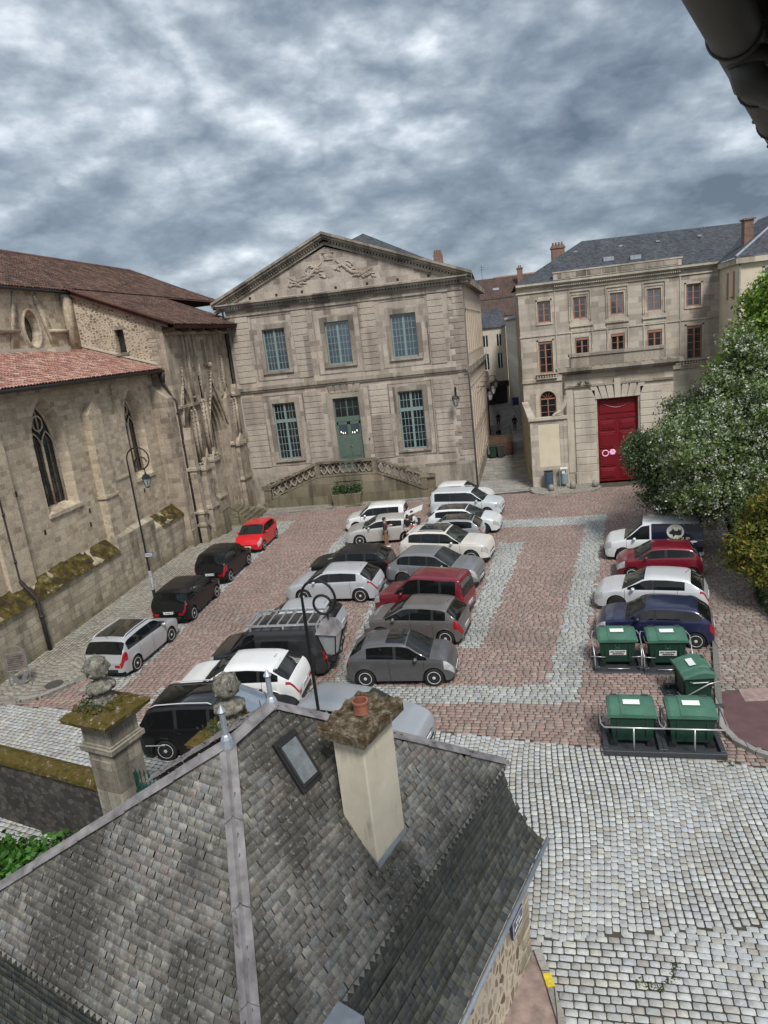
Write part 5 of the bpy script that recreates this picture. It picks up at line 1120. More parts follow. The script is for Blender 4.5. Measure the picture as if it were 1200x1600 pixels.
# gateway with the red door, low wall at its left
gt = thing('stone_gateway', 'pale rusticated stone gateway holding the tall dark red double door', 'gateway', (0, 47.6, 0))
b = B(); wall(b, 4.45, 11.3, 0, 7.6, [(6.47, 9.1, 0, 5.75)], 0, .55); b.quad((4.45, 2, 0), (4.45, 0, 0), (4.45, 0, 7.6), (4.45, 2, 7.6)); b.quad((6.47, .55, 5.75), (9.1, .55, 5.75), (9.1, .55, 7.6), (6.47, .55, 7.6)); b.build('gateway_wall', M['gate'], gt)
b = B()
for (x0, x1) in ((5.0, 6.36), (9.2, 10.6)):
    for k in range(11): z = .9 + k * .50; b.cbox(x0, x1, -.10, .02, z + .012, z + .488, .02)
    b.cbox(x0 - .05, x1 + .05, -.14, .02, 0, .9, .02)
for k in range(-3, 4):
    xm = 7.785 + k * .40; h = 1.25 if k == 0 else (.95 if abs(k) % 2 else 1.05); sl = k * .13; b.prism([(xm - .19, 5.78), (xm + .19, 5.78), (xm + .20 + sl, 5.78 + h), (xm - .20 + sl, 5.78 + h)], -.10 - (.05 if k == 0 else 0), .02)
b.box(4.5, 4.9, -.05, .02, .9, 6.6)
b.build('rusticated_jambs', M['hoteltrim'], gt)
b = B()
for y, z0, z1, e in ((-.14, 6.65, 6.78, .05), (-.2, 7.5, 7.62, .1), (-.42, 7.62, 7.76, .35), (-.58, 7.76, 7.98, .5)): b.box(4.45 - e, 11.3 + e, y, .8, z0, z1)
b.box(4.86, 10.7, -.16, .5, 7.98, 8.66); b.box(4.78, 10.78, -.24, .58, 8.66, 8.84)
b.build('cornice', M['lichentrim'] if 'lichentrim' in M else M['trim'], gt)
b = B()
for k in range(15): b.box(4.1 + k * .53, 4.14 + k * .53, -.6, .3, 7.98, 8.02)
b.build('coping_joints', M['kerb'], gt)
b = B(); 
for s in (0, 1):
    x0 = 6.47 + s * 1.32; x1 = x0 + 1.31; b.box(x0, x1, .32, .42, .05, 4.35)
    for z0, z1 in ((.25, .95), (1.1, 2.2), (2.35, 3.45), (3.6, 4.2)): b.cbox(x0 + .14, x1 - .14, .27, .33, z0, z1, .02); b.cbox(x0 + .26, x1 - .26, .24, .28, z0 + .12, z1 - .12, .015)
b.box(6.47, 9.1, .28, .42, 4.37, 4.55); b.box(6.47, 9.1, .34, .44, 4.55, 5.75); b.cbox(6.65, 8.92, .29, .35, 4.7, 5.6, .02)
b.tube([(6.9 + 1.8 * t, .28, 5.35 - .28 * math.sin(PI * t)) for t in np.linspace(0, 1, 11)], .035, 6)
rd = b.build('red_door', M['red'], gt)
em = bpy.data.materials.new('neon_pink'); em.use_nodes = True; q = em.node_tree.nodes['Principled BSDF']; q.inputs['Base Color'].default_value = (.8, .45, .6, 1); q.inputs['Emission Color'].default_value = (1, .45, .75, 1); q.inputs['Emission Strength'].default_value = .08
b = B(); b.tube([(6.95 + .20 * math.cos(a), .22, 2.02 + .20 * math.sin(a)) for a in np.linspace(0, 2 * PI, 21)[:-1]], .035, 6, closed=True); b.build('ring_emblem', em, rd)
b = B(); 
for k in range(6): a = 2 * PI * k / 6; b.ball((7.42 + .12 * math.cos(a), .22, 2.07 + .12 * math.sin(a)), .10, .03, .09, 8)
b.build('round_emblem', em, rd)
lw = thing('courtyard_wall', 'cream panelled stone wall between the lane and the red gateway', 'wall', (0, 47.35, 0))
b = B(); wall(b, 2.02, 4.45, 0, 4.7, [(2.55, 3.95, 1.5, 4.45)], 0, .04); b.quad((2.02, 11, 0), (2.02, 0, 0), (2.02, 0, 4.7), (2.02, 11, 4.7)); b.box(4.2, 4.45, -.03, .3, 0, 4.7); b.build('wall_face', M['hotel'], lw)
b = B(); b.box(2.55, 3.95, .035, .05, 1.5, 4.45); b.build('render_panel', M['cream'], lw)
b = B(); b.box(1.92, 4.5, -.14, .4, 4.7, 4.88); b.box(1.92, 2.4, .4, 10.6, 4.7, 4.88); b.tube([(4.45, .1, 6.2), (4.35, .1, 5.6), (4.1, .1, 5.2), (3.7, .1, 5.02), (3.6, .1, 4.9)], .12, 6); b.build('coping', M['hoteltrim'], lw)
b = B()
for k in range(7): b.box(1.80, 1.98, 2.0 + k * 1.15, 2.18 + k * 1.15, .2, 4.4 - .1 * k)
build_each(b, 'timber_prop', M['yellowwood'] if 'yellowwood' in M else plain('pale_timber', (.34, .27, .15), .8), lw)

# ---------------------------------------------------------------- lane buildings
def lane_house(name, label, p, q, z1, wm, rm, depth=8, z0=0, rows_=(), n=5, ww=.9, shop=None, rise=2.5, over=.3):
    p, q = Vector(p), Vector(q); d = q - p; t = thing(name, label, 'house', (p.x, p.y, 0), math.atan2(d.y, d.x)); Lx = d.length
    hs = []
    for (a, c) in rows_:
        for k in range(n): x = Lx * (k + .5) / n; hs.append((x - ww / 2, x + ww / 2, a, c))
    b = B(); wall(b, 0, Lx, z0, z1, hs, 0, .15); b.box(0, Lx, .3, depth, z0, z1 - .05); b.quad((0, .3, z0), (0, 0, z0), (0, 0, z1), (0, .3, z1)); b.build('wall', wm, t)
    for (x0, x1, a, c) in hs:
        w = B(); w.box(x0, x0 + .05, .05, .12, a, c); w.box(x1 - .05, x1, .05, .12, a, c); w.box((x0 + x1) / 2 - .04, (x0 + x1) / 2 + .04, .05, .12, a, c); w.box(x0, x1, .05, .12, c - .05, c); o = w.build('window', M['white'], t); g = B(); g.box(x0, x1, .12, .13, a, c); g.build('pane', M['glass'], o)
    r = B(); r.poly([(-over, -over, z1), (Lx + over, -over, z1), (Lx + over, depth / 2, z1 + rise), (-over, depth / 2, z1 + rise)]); r.poly([(Lx + over, depth, z1), (-over, depth, z1), (-over, depth / 2, z1 + rise), (Lx + over, depth / 2, z1 + rise)])
    r.poly([(-over + .3, 0, z1), (-over + .3, depth / 2, z1 + rise), (-over + .3, depth, z1)]); r.poly([(Lx, 0, z1), (Lx, depth, z1), (Lx, depth / 2, z1 + rise)]); r.build('roof', rm, t)
    if shop: s = B(); s.box(.2, Lx - .2, -.9, .02, 2.6, 3.4); s.box(.3, Lx - .3, -.06, .01, .1, 2.6); s.build('shopfront', M['shop'], t)
    return t
M['browntile'] = ashlar('brown_tile_courses', (.12, .08, .068), (.10, .068, .058), (.08, .055, .048), (.05, .035, .03), .22, .25, .01, .6, .4)
lane_house('lane_house', 'cream three-storey house along the right side of the narrow lane', (1.75, 102), (2.75, 62), 11.7, M['cream2'], M['slateroof'], 8, 0, ((1.0, 2.6), (4.6, 6.6), (7.6, 9.2), (10.0, 11.2)), 12, .9, None, 2.0)
lane_house('lane_house', 'cream house with dark shopfronts closing the view at the end of the lane', (-6, 101), (1.7, 103), 11.0, M['cream2'], M['slateroof'], 7, 0, ((5.2, 7.4), (8.4, 10.0)), 4, .8, True, 2.6)
lane_house('lane_house', 'dim shop building on the left side of the lane past the stone building', (-.95, 72), (-1.4, 101), 5.0, M['shop'], M['browntile'], 6, 0, ((1.0, 2.4),), 6, .9, None, 1.2)
lane_house('lane_house', 'gabled house with dark sloping roof above the end of the lane', (-5, 112), (4.6, 112), 12.6, M['cream2'], M['browntile'], 8, 0, (), 3, .8, None, 2.6)
bh = lane_house('roof_house', 'house with brown roof, two skylights and white shutters highest above the lane', (-8, 122), (7, 122), 15.6, M['cream2'], M['browntile'], 10, 0, (), 3, .8, None, 3.6)
for x in (4.9, 7.0): 
    w = B(); w.box(x, x + .8, -.04, .02, 13.3, 15.1); o = w.build('window', M['glass'], bh)
    s = B(); s.box(x - .6, x, -.09, -.02, 13.3, 15.1); s.box(x + .8, x + 1.4, -.09, -.02, 13.3, 15.1); build_each(s, 'shutter', M['white'], o)
b = B()
for x in (5.2, 8.4): b.add([(x, 1.4, 16.72), (x + 1.0, 1.4, 16.72), (x + 1.0, 2.3, 17.4), (x, 2.3, 17.4)], [(0, 1, 2, 3)])
build_each(b, 'skylight', M['zincblue'], bh)
b = B(); b.box(12.6, 13.5, 2, 3, 16, 20.2); b.box(12.5, 13.6, 1.9, 3.1, 20.0, 20.2); b.lathe([(.12, 0), (.1, .4)], (12.9, 2.5, 20.2), 8); b.lathe([(.12, 0), (.1, .4)], (13.2, 2.5, 20.2), 8); b.build('chimney', M['brick'], bh)
lane_house('far_house', 'distant reddish roof just visible over the lane houses', (1, 150), (14, 150), 18.6, M['cream2'], plain('far_red_tile', (.26, .14, .11), .9), 10, 0, (), 3, .8, None, 2.6)
b = B(); a_ = thing('antenna', 'thin roof antenna above the brown roof over the lane', 'antenna', (-1.3, 127, 19.0)); b.tube([(0, 0, -1.0), (0, 0, 2.6)], .03, 4); b.tube([(-.5, 0, 2.2), (.5, 0, 2.2)], .02, 4); b.tube([(-.35, 0, 1.8), (.35, 0, 1.8)], .02, 4); b.build('mast', M['iron'], a_)
# low far hills of roofs behind everything, far beyond the buildings
ff = B(); rr = random.Random(3)
pts = [(-500, 420)] + [(x, 420) for x in range(-480, 500, 20)] + [(500, 420)]
prof = [(p[0], 3 + 4 * math.sin(p[0] * .013) + 2 * math.sin(p[0] * .05)) for p in pts]
ff.prism([(-500, -4), (500, -4)] + prof[::-1], 420, 460); tag(ff.build('hills', plain('far_hills', (.06, .08, .06), .95, var=.4, scale=.05)), kind='structure')

# ---------------------------------------------------------------- foreground slate-roofed lodge
F1, F2 = Vector((-3.566, 7.037, 6.6)), Vector((-3.274, 7.928, 6.6))
NE, SE, SW, NW = Vector((-.28, 10.38, 4.0)), Vector((-2.76, 4.65, 4.0)), Vector((-8.04, 6.82, 4.0)), Vector((-6.6, 9.9, 4.0))
eNE, eSE = Vector((.285, 10.40, 2.45)), Vector((-2.25, 3.93, 2.45)); eSW, eNW = Vector((-8.35, 6.3, 2.45)), Vector((-6.9, 10.3, 2.45))
ho = thing('slate_roofed_lodge', 'stone lodge with weathered hipped slate roof, zinc ridges and cream chimney in the foreground', 'house', (0, 0, 0))
SL = [(.22, .205, .18), (.27, .25, .22), (.18, .17, .15), (.33, .31, .275), (.23, .24, .22), (.28, .265, .21), (.145, .14, .13), (.24, .21, .18), (.25, .26, .26), (.36, .335, .29), (.25, .205, .17), (.20, .185, .16)]
SL = [tuple(.62 * v + .38 * w for v, w in zip(c, (.225, .215, .20))) for c in SL]; SL = [tuple(1.0 * v for v in c) for c in SL]
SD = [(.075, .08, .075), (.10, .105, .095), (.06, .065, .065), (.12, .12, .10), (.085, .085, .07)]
b = B(); dn = Vector((0, 0, -.14))
for f in ((F1, F2, NE, SE), (F1, SE, SW), (F2, NW, NE), (F1, SW, NW, F2)): b.poly([p + dn for p in f])
rb = b.build('roof_boards', M['joint'], ho)
def slate_face(a, c, tops, w, h, pal, m, name='slates', zig=True, lift=.007):
    """a, c = lower left and right; tops = the upper corners (right to left)"""
    ex = (c - a).normalized(); n = ex.cross(tops[0] - a).normalized(); n = n if n.z > 0 else -n; ey = n.cross(ex)
    uv = [(0, 0), ((c - a).length, 0)] + [((p - a).dot(ex), (p - a).dot(ey)) for p in tops]
    o = tiles(name, a, ex, ey, uv, w, h, pal, m, ho, False, .10, lift, .055, gap=.03)
    if zig:
        z = B(); Lx = (c - a).length; k = 0
        while k * .115 < Lx: 
            u = k * .115; p = [a + ex * u - ey * .01 + n * .018, a + ex * (u + .108) - ey * .01 + n * .018, a + ex * (u + .055) - ey * random.uniform(.07, .085) + n * .02]; q = [t - n * .012 for t in p]; z.add(p + q, [(0, 1, 2), (0, 3, 4, 1), (1, 4, 5, 2), (2, 5, 3, 0)]); k += 1
        oo = z.build('dogtooth_slates', m, ho); at = oo.data.attributes.new('Col', 'FLOAT_COLOR', 'FACE'); [setattr(d_, 'color', (.22, .215, .195, 1)) for d_ in at.data]
    return o
slate_face(SE, NE, [F2, F1], .138, .100, SL, M['slate']); slate_face(SW, SE, [F1], .138, .100, SL, M['slate']); slate_face(NE, NW, [F2], .138, .100, SL, M['slate'], zig=False)
# skirt: concave flared lower slope
def skirt(a, c, ea, ec, name, back=.10):
    a = a + Vector((0, 0, -.05)); c = c + Vector((0, 0, -.05)); inn = ((a + c) / 2 - (ea + ec) / 2); inn.z = 0; inn = inn.normalized() * back; a = a + inn; c = c + inn
    lev = []; T = [0, .25, .5, .72, .88, 1.0]; Hh = [0, .36, .64, .84, .95, 1.0]
    for t, h in zip(T, Hh):
        p = a.lerp(ea, t * t * .55 + t * .45); q = c.lerp(ec, t * t * .55 + t * .45); p.z = a.z + (ea.z - a.z) * h; q.z = c.z + (ec.z - c.z) * h; lev.append((p, q))
    for k in range(len(lev) - 1):
        (p, q), (r, s) = lev[k], lev[k + 1]; b = B(); b.quad(r - Vector((0, 0, .02)), s - Vector((0, 0, .02)), q - Vector((0, 0, .02)), p - Vector((0, 0, .02))); o = b.build('skirt_boards', M['joint'], ho)
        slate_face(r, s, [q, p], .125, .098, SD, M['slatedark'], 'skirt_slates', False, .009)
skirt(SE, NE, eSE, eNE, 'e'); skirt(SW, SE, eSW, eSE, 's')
# walls
wi = .33; W4 = [Vector((p.x, p.y, 0)) for p in (eNE, eNW, eSW, eSE)]; cc = sum(W4, Vector()) / 4; W4 = [p + (cc - p).normalized() * wi * 1.3 for p in W4]
b = B(); b.hprism([(p.x, p.y) for p in W4], -1.2, 2.5); 
hw = thing('walls', None, None, (W4[3].x, W4[3].y, 0), math.atan2(W4[0].y - W4[3].y, W4[0].x - W4[3].x)); hw.parent = ho
Lw = (W4[0] - W4[3]).length
inv = Matrix.Rotation(-hw.rotation_euler.z, 4, 'Z') @ Matrix.Translation(-Vector((W4[3].x, W4[3].y, 0)))
b.v = [tuple(inv @ Vector(p)) for p in b.v]; b.build('rubble_wall', M['rubblehouse'], hw)
b = B()
for k in range(9): z = -.1 + k * .30; b.cbox(Lw - (.55 if k % 2 else .34), Lw + .02, -.025, (.32 if k % 2 else .5), z + .01, z + .29, .02)
b.build('quoins', M['plinth'], hw)
sg = thing('street_sign', 'dark blue enamel street sign on the rubble wall of the lodge corner', 'sign', tuple(hw.matrix_basis @ Vector((Lw - .62, -.05, 1.45))), hw.rotation_euler.z)
b = B(); b.cbox(-.24, .24, -.02, .02, -.17, .17, .006); b.build('sign_plate', M['navy'] if 'navy' in M else plain('navy_enamel', (.012, .02, .06), .3, coat=.6), sg)
def text(parent, s, loc, size, m, rot=(PI / 2, 0, 0), name='lettering', align='CENTER', bold=0.0):
    cu = bpy.data.curves.new(name, 'FONT'); cu.body = s; cu.size = size; cu.align_x = align; cu.align_y = 'CENTER'; cu.extrude = .002; cu.offset = bold
    o = bpy.data.objects.new(name, cu); COL.objects.link(o); bpy.context.view_layer.update()
    me = bpy.data.meshes.new_from_object(o.evaluated_get(bpy.context.evaluated_depsgraph_get())); bpy.data.objects.remove(o); bpy.data.curves.remove(cu)
    r = finish(me, name, m, parent); r.location = loc; r.rotation_euler = rot; return r
b = B(); [b.box(*q) for q in ((-.22, .22, -.0215, -.02, .145, .155), (-.22, .22, -.0215, -.02, -.155, -.145), (-.22, -.21, -.0215, -.02, -.145, .145), (.21, .22, -.0215, -.02, -.145, .145))]; b.build('sign_border', M['white'], sg)
b = B(); [b.box(x - .02, x + .02, -.0235, -.0205, .03, .075) for x in (-.06, .0, .06)]; [b.box(x - .018, x + .018, -.0235, -.0205, -.06, -.015) for x in (-.14, -.085, -.03, .05, .105, .15)]; b.build('worn_lettering', M['white'], sg)
# zinc ridges, hips, finials, gutter
def strip(b, p, q, w, up=.035, over=0.0, n1=None, n2=None):
    d = (q - p).normalized(); sd_ = d.cross(Vector((0, 0, 1))).normalized(); dn_ = .62
    a = [p + Vector((0, 0, up)), q + Vector((0, 0, up))]; off1 = sd_ * w - Vector((0, 0, w * dn_)); off2 = -sd_ * w - Vector((0, 0, w * dn_)); rd = Vector((0, 0, .022))
    n = max(1, int((q - p).length / .85))
    for k in range(n):
        s0, s1 = p.lerp(q, k / n) + Vector((0, 0, up + .003 * (k % 2))), p.lerp(q, (k + 1) / n) + Vector((0, 0, up + .003 * (k % 2) + .012))
        sec = lambda c: [c + off1, c + off1 * .22 + rd * .4, c + rd * 1.4, c + off2 * .22 + rd * .4, c + off2]
        A, Bq = sec(s0), sec(s1); b.add(A + Bq, [(j, j + 1, j + 6, j + 5) for j in range(4)] + [(0, 5, 6, 1)])
        for s in (-1, 1): c = s1 + (off1 if s > 0 else off2) * .92 + Vector((0, 0, .012)); b.ball(c, .016, n=6)
b = B(); strip(b, F1, SE, .105); strip(b, F1, SW, .10); strip(b, F2, NE, .10); strip(b, F1, F2, .10); strip(b, F2, NW, .10); b.build('zinc_ridges', M['zinc'], ho)
b = B()
for p in (F1, F2):
    q = 0; b.lathe([(.10, -.05), (.075, .06), (.055, .10), (.040, .12), (.038, .40), (.058, .43), (.0, .52)], p, 8)
build_each(b, 'finial', M['zincblue'], ho)
b = B()
for p, q in ((eSE, eNE), (eSW, eSE)):
    d = (q - p).normalized(); o_ = d.cross(Vector((0, 0, 1))) * (.05); b.tube([p + o_ - Vector((0, 0, .035)), q + o_ - Vector((0, 0, .035)) + d * .05], .042, 8)
b.build('gutter', M['zincblue'], ho, smooth=True)
b = B(); mid = SE.lerp(NE, .185); od = (eSE - SE); od.z = 0; od = Vector((.92, -.39, 0)); up_ = Vector((-.39, .92, 0)) if False else (NE - SE).normalized()
c0 = mid + Vector((0, 0, -.10)); pts = [c0 - up_ * .20 - od * .1, c0 + up_ * .20 - od * .1, c0 + up_ * .17 + od * .36, c0 - up_ * .17 + od * .36]
b.add([tuple(p) for p in pts] + [tuple(p + Vector((0, 0, .12))) for p in pts], [(4, 5, 6, 7), (0, 1, 5, 4), (1, 2, 6, 5), (2, 3, 7, 6), (3, 0, 4, 7)]); b.build('zinc_box', M['zincblue'], ho)
# a small iron hook on the left slope
# chimney
ax, bx_ = Vector((.383, .924, 0)), Vector((.924, -.383, 0)); cm = Vector((-2.03, 7.79, 0)); 
chm = thing('chimney', None, None, cm, math.atan2(ax.y, ax.x)); chm.parent = ho     # local x along the eave
b = B(); b.cbox(-.36, .36, -.24, .24, 4.0, 6.36, .02); b.build('chimney_stack', M['chimrender'], chm)
b = B()
vs = []; nx, ny = 16, 12
for i in range(nx + 1):
    for j in range(ny + 1): vs.append((-.50 + 1.0 * i / nx + random.uniform(-.012, .012), -.36 + .72 * j / ny + random.uniform(-.012, .012), 6.50 + random.uniform(0, .035) + .03 * math.sin(i * 1.3) * math.sin(j * 1.1)))
b.add(vs, [(i * (ny + 1) + j, (i + 1) * (ny + 1) + j, (i + 1) * (ny + 1) + j + 1, i * (ny + 1) + j + 1) for i in range(nx) for j in range(ny)]); b.cbox(-.50, .50, -.36, .36, 6.36, 6.51, .02); 
for k in range(60): b.ball((random.uniform(-.46, .46), random.uniform(-.33, .33), 6.52), random.uniform(.02, .06), random.uniform(.02, .06), .025, 5, .2)
b.build('mossy_cap', moss_mat('chimney_cap_moss', ((.05, .035, .02), (.10, .075, .045), (.20, .165, .12), (.44, .41, .35)), 9.0), chm, smooth=False)
b = B(); b.lathe([(.105, 0), (.098, .03), (.098, .13), (.112, .14), (.112, .17), (.088, .17), (.085, .04)], (0.02, 0, 6.53), 18); b.build('chimney_pot', M['terracotta'], chm, smooth=True, angle=40)
b = B(); sl = -(F1.z - SE.z) / 2.05
b.v = []; b.f = []; SLP = 1.13
for s in (-1, 1): b.add([(s * .366, -.25, 4.42), (s * .366, .25, 4.98), (s * .366, .25, 5.12), (s * .366, -.25, 4.56)], [(0, 1, 2, 3)])
b.add([(-.37, -.246, 4.40), (.37, -.246, 4.40), (.37, -.246, 4.60), (-.37, -.246, 4.60)], [(0, 1, 2, 3)]); b.build('flashing', M['zincblue'], chm)
# roof skylight lying in the slope
n_ = (NE - SE).cross(F1 - SE).normalized(); n_ = n_ if n_.z > 0 else -n_; ex_ = (NE - SE).normalized(); ey_ = n_.cross(ex_)
c0 = Vector((-2.90, 7.56, 0)); c0.z = SE.z - (n_.x * (c0.x - SE.x) + n_.y * (c0.y - SE.y)) / n_.z
skl = bpy.data.objects.new('skylight', None); COL.objects.link(skl); skl.parent = ho; skl.matrix_basis = Matrix(((ex_.x, ey_.x, n_.x, c0.x), (ex_.y, ey_.y, n_.y, c0.y), (ex_.z, ey_.z, n_.z, c0.z), (0, 0, 0, 1)))
b = B(); [b.cbox(*q, .01) for q in ((-.17, .17, -.32, -.27, -.01, .055), (-.17, .17, .27, .32, -.01, .055), (-.17, -.14, -.27, .27, -.01, .055), (.14, .17, -.27, .27, -.01, .055))]; b.box(-.205, .205, -.37, .36, -.02, .024); b.build('skylight_frame', M['blackpl'], skl)
b = B(); b.box(-.14, .14, -.27, .27, .03, .048); b.build('pane', plain('frosted_skylight', (.16, .18, .19), .25, var=.25, scale=9.0, coat=.6), skl)

# ---------------------------------------------------------------- gate piers, garden wall, spiked gate
def gate_pier(x, y, rz, label, s=1.0):
    t = thing('gate_pier', label, 'gate pier', (x, y, -.1), rz, 'stone gate piers with ball finials')
    b = B(); b.cbox(-.46, .46, -.46, .46, 0, .6, .03); b.cbox(-.40, .40, -.40, .40, .6, 3.10, .02); b.cbox(-.30, .30, -.43, -.38, .9, 2.95, .01); b.build('shaft', M['pillar'], t)
    b = B()
    for h, z0, z1 in ((.44, 3.10, 3.18), (.50, 3.18, 3.31), (.45, 3.31, 3.37), (.42, 3.37, 3.75), (.50, 3.75, 3.83), (.58, 3.83, 3.91)): b.cbox(-h, h, -h, h, z0, z1, .015)
    b.build('moulding', M['pillar'], t)
    b = B(); n = 12; vs = []
    for i in range(n + 1):
        for j in range(n + 1):
            u, v = 2 * i / n - 1, 2 * j / n - 1; e = max(abs(u), abs(v)); vs.append((u * .70 + random.uniform(-.012, .012), v * .70 + random.uniform(-.012, .012), 4.03 + .20 * (1 - e) + (random.uniform(0, .05) if e < .99 else -.03)))
    b.add(vs, [(i * (n + 1) + j, (i + 1) * (n + 1) + j, (i + 1) * (n + 1) + j + 1, i * (n + 1) + j + 1) for i in range(n) for j in range(n)]); b.cbox(-.68, .68, -.68, .68, 3.91, 4.02, .02)
    for k in range(26): b.ball((random.uniform(-.45, .45), random.uniform(-.45, .45), 4.18), random.uniform(.05, .13), random.uniform(.05, .13), random.uniform(.04, .10), 6, .25)
    b.build('mossy_cap', M['mosscap'], t)
    b = B(); b.cbox(-.22, .22, -.22, .22, 4.1, 4.30, .03); b.lathe([(.20, 0), (.23, .04), (.19, .08), (.15, .13), (.24, .19), (.31, .27), (.29, .35), (.19, .40), (.11, .44), (.11, .50)], (0, 0, 4.28), 20)
    b.ball((0, 0, 5.02), .265, .265, .265, 22, .03)
    for k in range(12): a = 2 * PI * k / 12; b.ball((.26 * math.cos(a), .26 * math.sin(a), 4.56), .075, .075, .09, 6, .2)
    for k in range(20): a = random.uniform(0, 2 * PI); z = random.uniform(-.2, .2); q = math.sqrt(.26 ** 2 - z * z); b.ball((q * math.cos(a), q * math.sin(a), 5.02 + z), .045, .045, .05, 6, .25)
    b.build('ball_finial', M['lichenstone'], t, smooth=True)
    leaves('cap_weeds', [(random.uniform(-.4, .2), random.uniform(-.4, .1), 4.24) for _ in range(12)], (.09, .09, .03), 420, .035, [(.06, .10, .05), (.10, .15, .09), (.05, .06, .02), (.16, .20, .13)], t)
    return t
gate_pier(-9.06, 12.5, R(-17), 'tall mossy stone gate pier with ball finial, left of the slate roof')
gate_pier(-5.66, 11.55, R(-17), 'mossy gate pier with ball finial, mostly hidden behind the slate roof ridge')
g = thing('spiked_gate', 'dark green iron gate with pointed spikes between the two stone piers', 'gate', (-8.62, 12.35, 0), R(-17)); b = B()
for k in range(20): x = .06 + k * .13; b.tube([(x, 0, .1), (x, 0, 2.35)], .012, 5); b.lathe([(.0, 0), (.03, .05), (.0, .20)], (x, 0, 2.33), 5)
b.build('bars', M['greeniron'], g); b = B(); b.box(0, 2.6, -.03, .03, 2.05, 2.12); b.box(0, 2.6, -.03, .03, .25, .32); b.box(0, .06, -.03, .03, 0, 2.4); b.box(0, 2.6, -.02, .02, 1.2, 1.25); b.box(0, 2.6, -.05, .05, 1.9, 1.95); b.build('gate_frame', M['greeniron'], g)
gwl = thing('garden_wall', 'dark rubble garden wall with mossy coping running left from the gate pier', 'wall', (-9.5, 12.63, 0), R(163))
b = B(); b.box(-.1, 12, -.20, .20, -1.4, 1.92); b.build('wall_body', M['dark_rubble'], gwl)
b = B(); nx, ny = 120, 6; vs = []
for i in range(nx + 1):
    for j in range(ny + 1): t = j / ny; vs.append((-.1 + 12.1 * i / nx, -.28 + .56 * t + random.uniform(-.012, .012), 1.93 + .13 * math.sin(PI * t) + random.uniform(0, .03) - (.05 if j in (0, ny) else 0)))
b.add(vs, [(i * (ny + 1) + j, (i + 1) * (ny + 1) + j, (i + 1) * (ny + 1) + j + 1, i * (ny + 1) + j + 1) for i in range(nx) for j in range(ny)]); b.box(-.1, 12, -.27, .27, 1.84, 1.95); b.build('mossy_coping', M['mosscap'], gwl)
gy = sheet('garden_ground', [(-30, 2), (-8.2, 2), (-8.2, 7), (-9, 12.4), (-30, 18.6)], .004, plain('garden_soil', (.05, .045, .03), .95, var=.3))
iv = leaves('ivy', [(-12.6 + random.uniform(-1.3, 2.2), 11.3 + random.uniform(-1.2, .9), .15 + random.random() * .5) for _ in range(90)], (.22, .22, .12), 14000, .075, [(.04, .12, .018), (.06, .17, .025), (.03, .08, .015), (.09, .22, .04)], None, flat=1.2, aspect=.8); tag(iv, kind='stuff'); tag(iv, 'bright green ivy and ground cover below the dark garden wall', 'ivy')
# roadside stone with yellow paint by the lodge
yk = thing('kerb_stone', 'curved kerb stones with a yellow painted block beside the lodge wall', 'kerb', (.30, 9.9, 0)); b = B(); yb = B()
pts = [(-.26, .42), (-.20, .18), (-.13, -.06), (-.07, -.33), (-.02, -.60), (.04, -.88), (.08, -1.3), (.10, -2.4)]
for k in range(len(pts) - 1):
    p, q = Vector(pts[k]), Vector(pts[k + 1]); d = (q - p).normalized(); v = Vector((-d.y, d.x)) * .07; p += d * .01; (yb if k == 2 else b).hprism([tuple(x) for x in (p + v, p - v, q - v, q + v)], 0, .13)
build_each(b, 'stones', M['kerb'], yk, .06); yb.build('yellow_stone', M['yellow'], yk)
sheet('paving_patch', [(-.6, 10.3), (.0, 10.3), (.12, 9.9), (.30, 9.2), (.36, 7.4), (-.9, 7.4)], .06, plain('pinkish_flags', (.27, .20, .17), .9, var=.35, scale=5.0))
# eave and gutter of the viewer's own building
ev_ = thing('eave_gutter', 'dark half-round gutter and eave overhead in the top right corner', 'gutter', (0, 0, 0))
gd = Vector((.412, .911, 0)); gp = Vector((.911, -.412, 0)); g0 = Vector((.485, 1.977, 11.93))
def gpt(a, o, z=0): return g0 + gd * a + gp * o + Vector((0, 0, z))
b = B(); n = 16
for k in range(7):     # half-round gutter in lapped lengths
    a0, a1 = -2.2 + k * .66, -2.2 + (k + 1) * .66; r = .068 + .002 * (k % 2)
    A = [gpt(a0, .068 - r * math.cos(PI * j / n), -r * math.sin(PI * j / n)) for j in range(n + 1)]; C = [gpt(a1, .068 - r * math.cos(PI * j / n), -r * math.sin(PI * j / n)) for j in range(n + 1)]
    b.add([tuple(p) for p in A + C], [(j, j + 1, n + 2 + j, n + 1 + j) for j in range(n)])
    b.tube([gpt(a1 - .01, .068 - (r + .004) * math.cos(PI * j / n), -(r + .004) * math.sin(PI * j / n)) for j in range(n + 1)], .004, 5)
b.tube([gpt(-2.2, 0, .004), gpt(2.42, 0, .004)], .008, 6)
for a in (1.25, 1.65, 2.0, 2.3): b.ball(gpt(a, -.006, -.006), .009, n=6)
b.build('half_round_gutter', plain('grey_gutter', (.085, .085, .08), .55, var=.15), ev_, smooth=True, angle=40)
b = B(); b.tube([gpt(.55, .08, -.05), gpt(.58, .09, -.10), gpt(.66, .16, -.14), gpt(.74, .34, -.15), gpt(.80, .8, -.16)], [.052, .05, .05, .05, .05], 12); b.lathe([(.058, 0), (.055, .04)], gpt(.55, .09, -.07), 12); b.build('swan_neck_pipe', plain('grey_pipe_bend', (.10, .10, .095), .5, var=.15), ev_, smooth=True)
b = B()
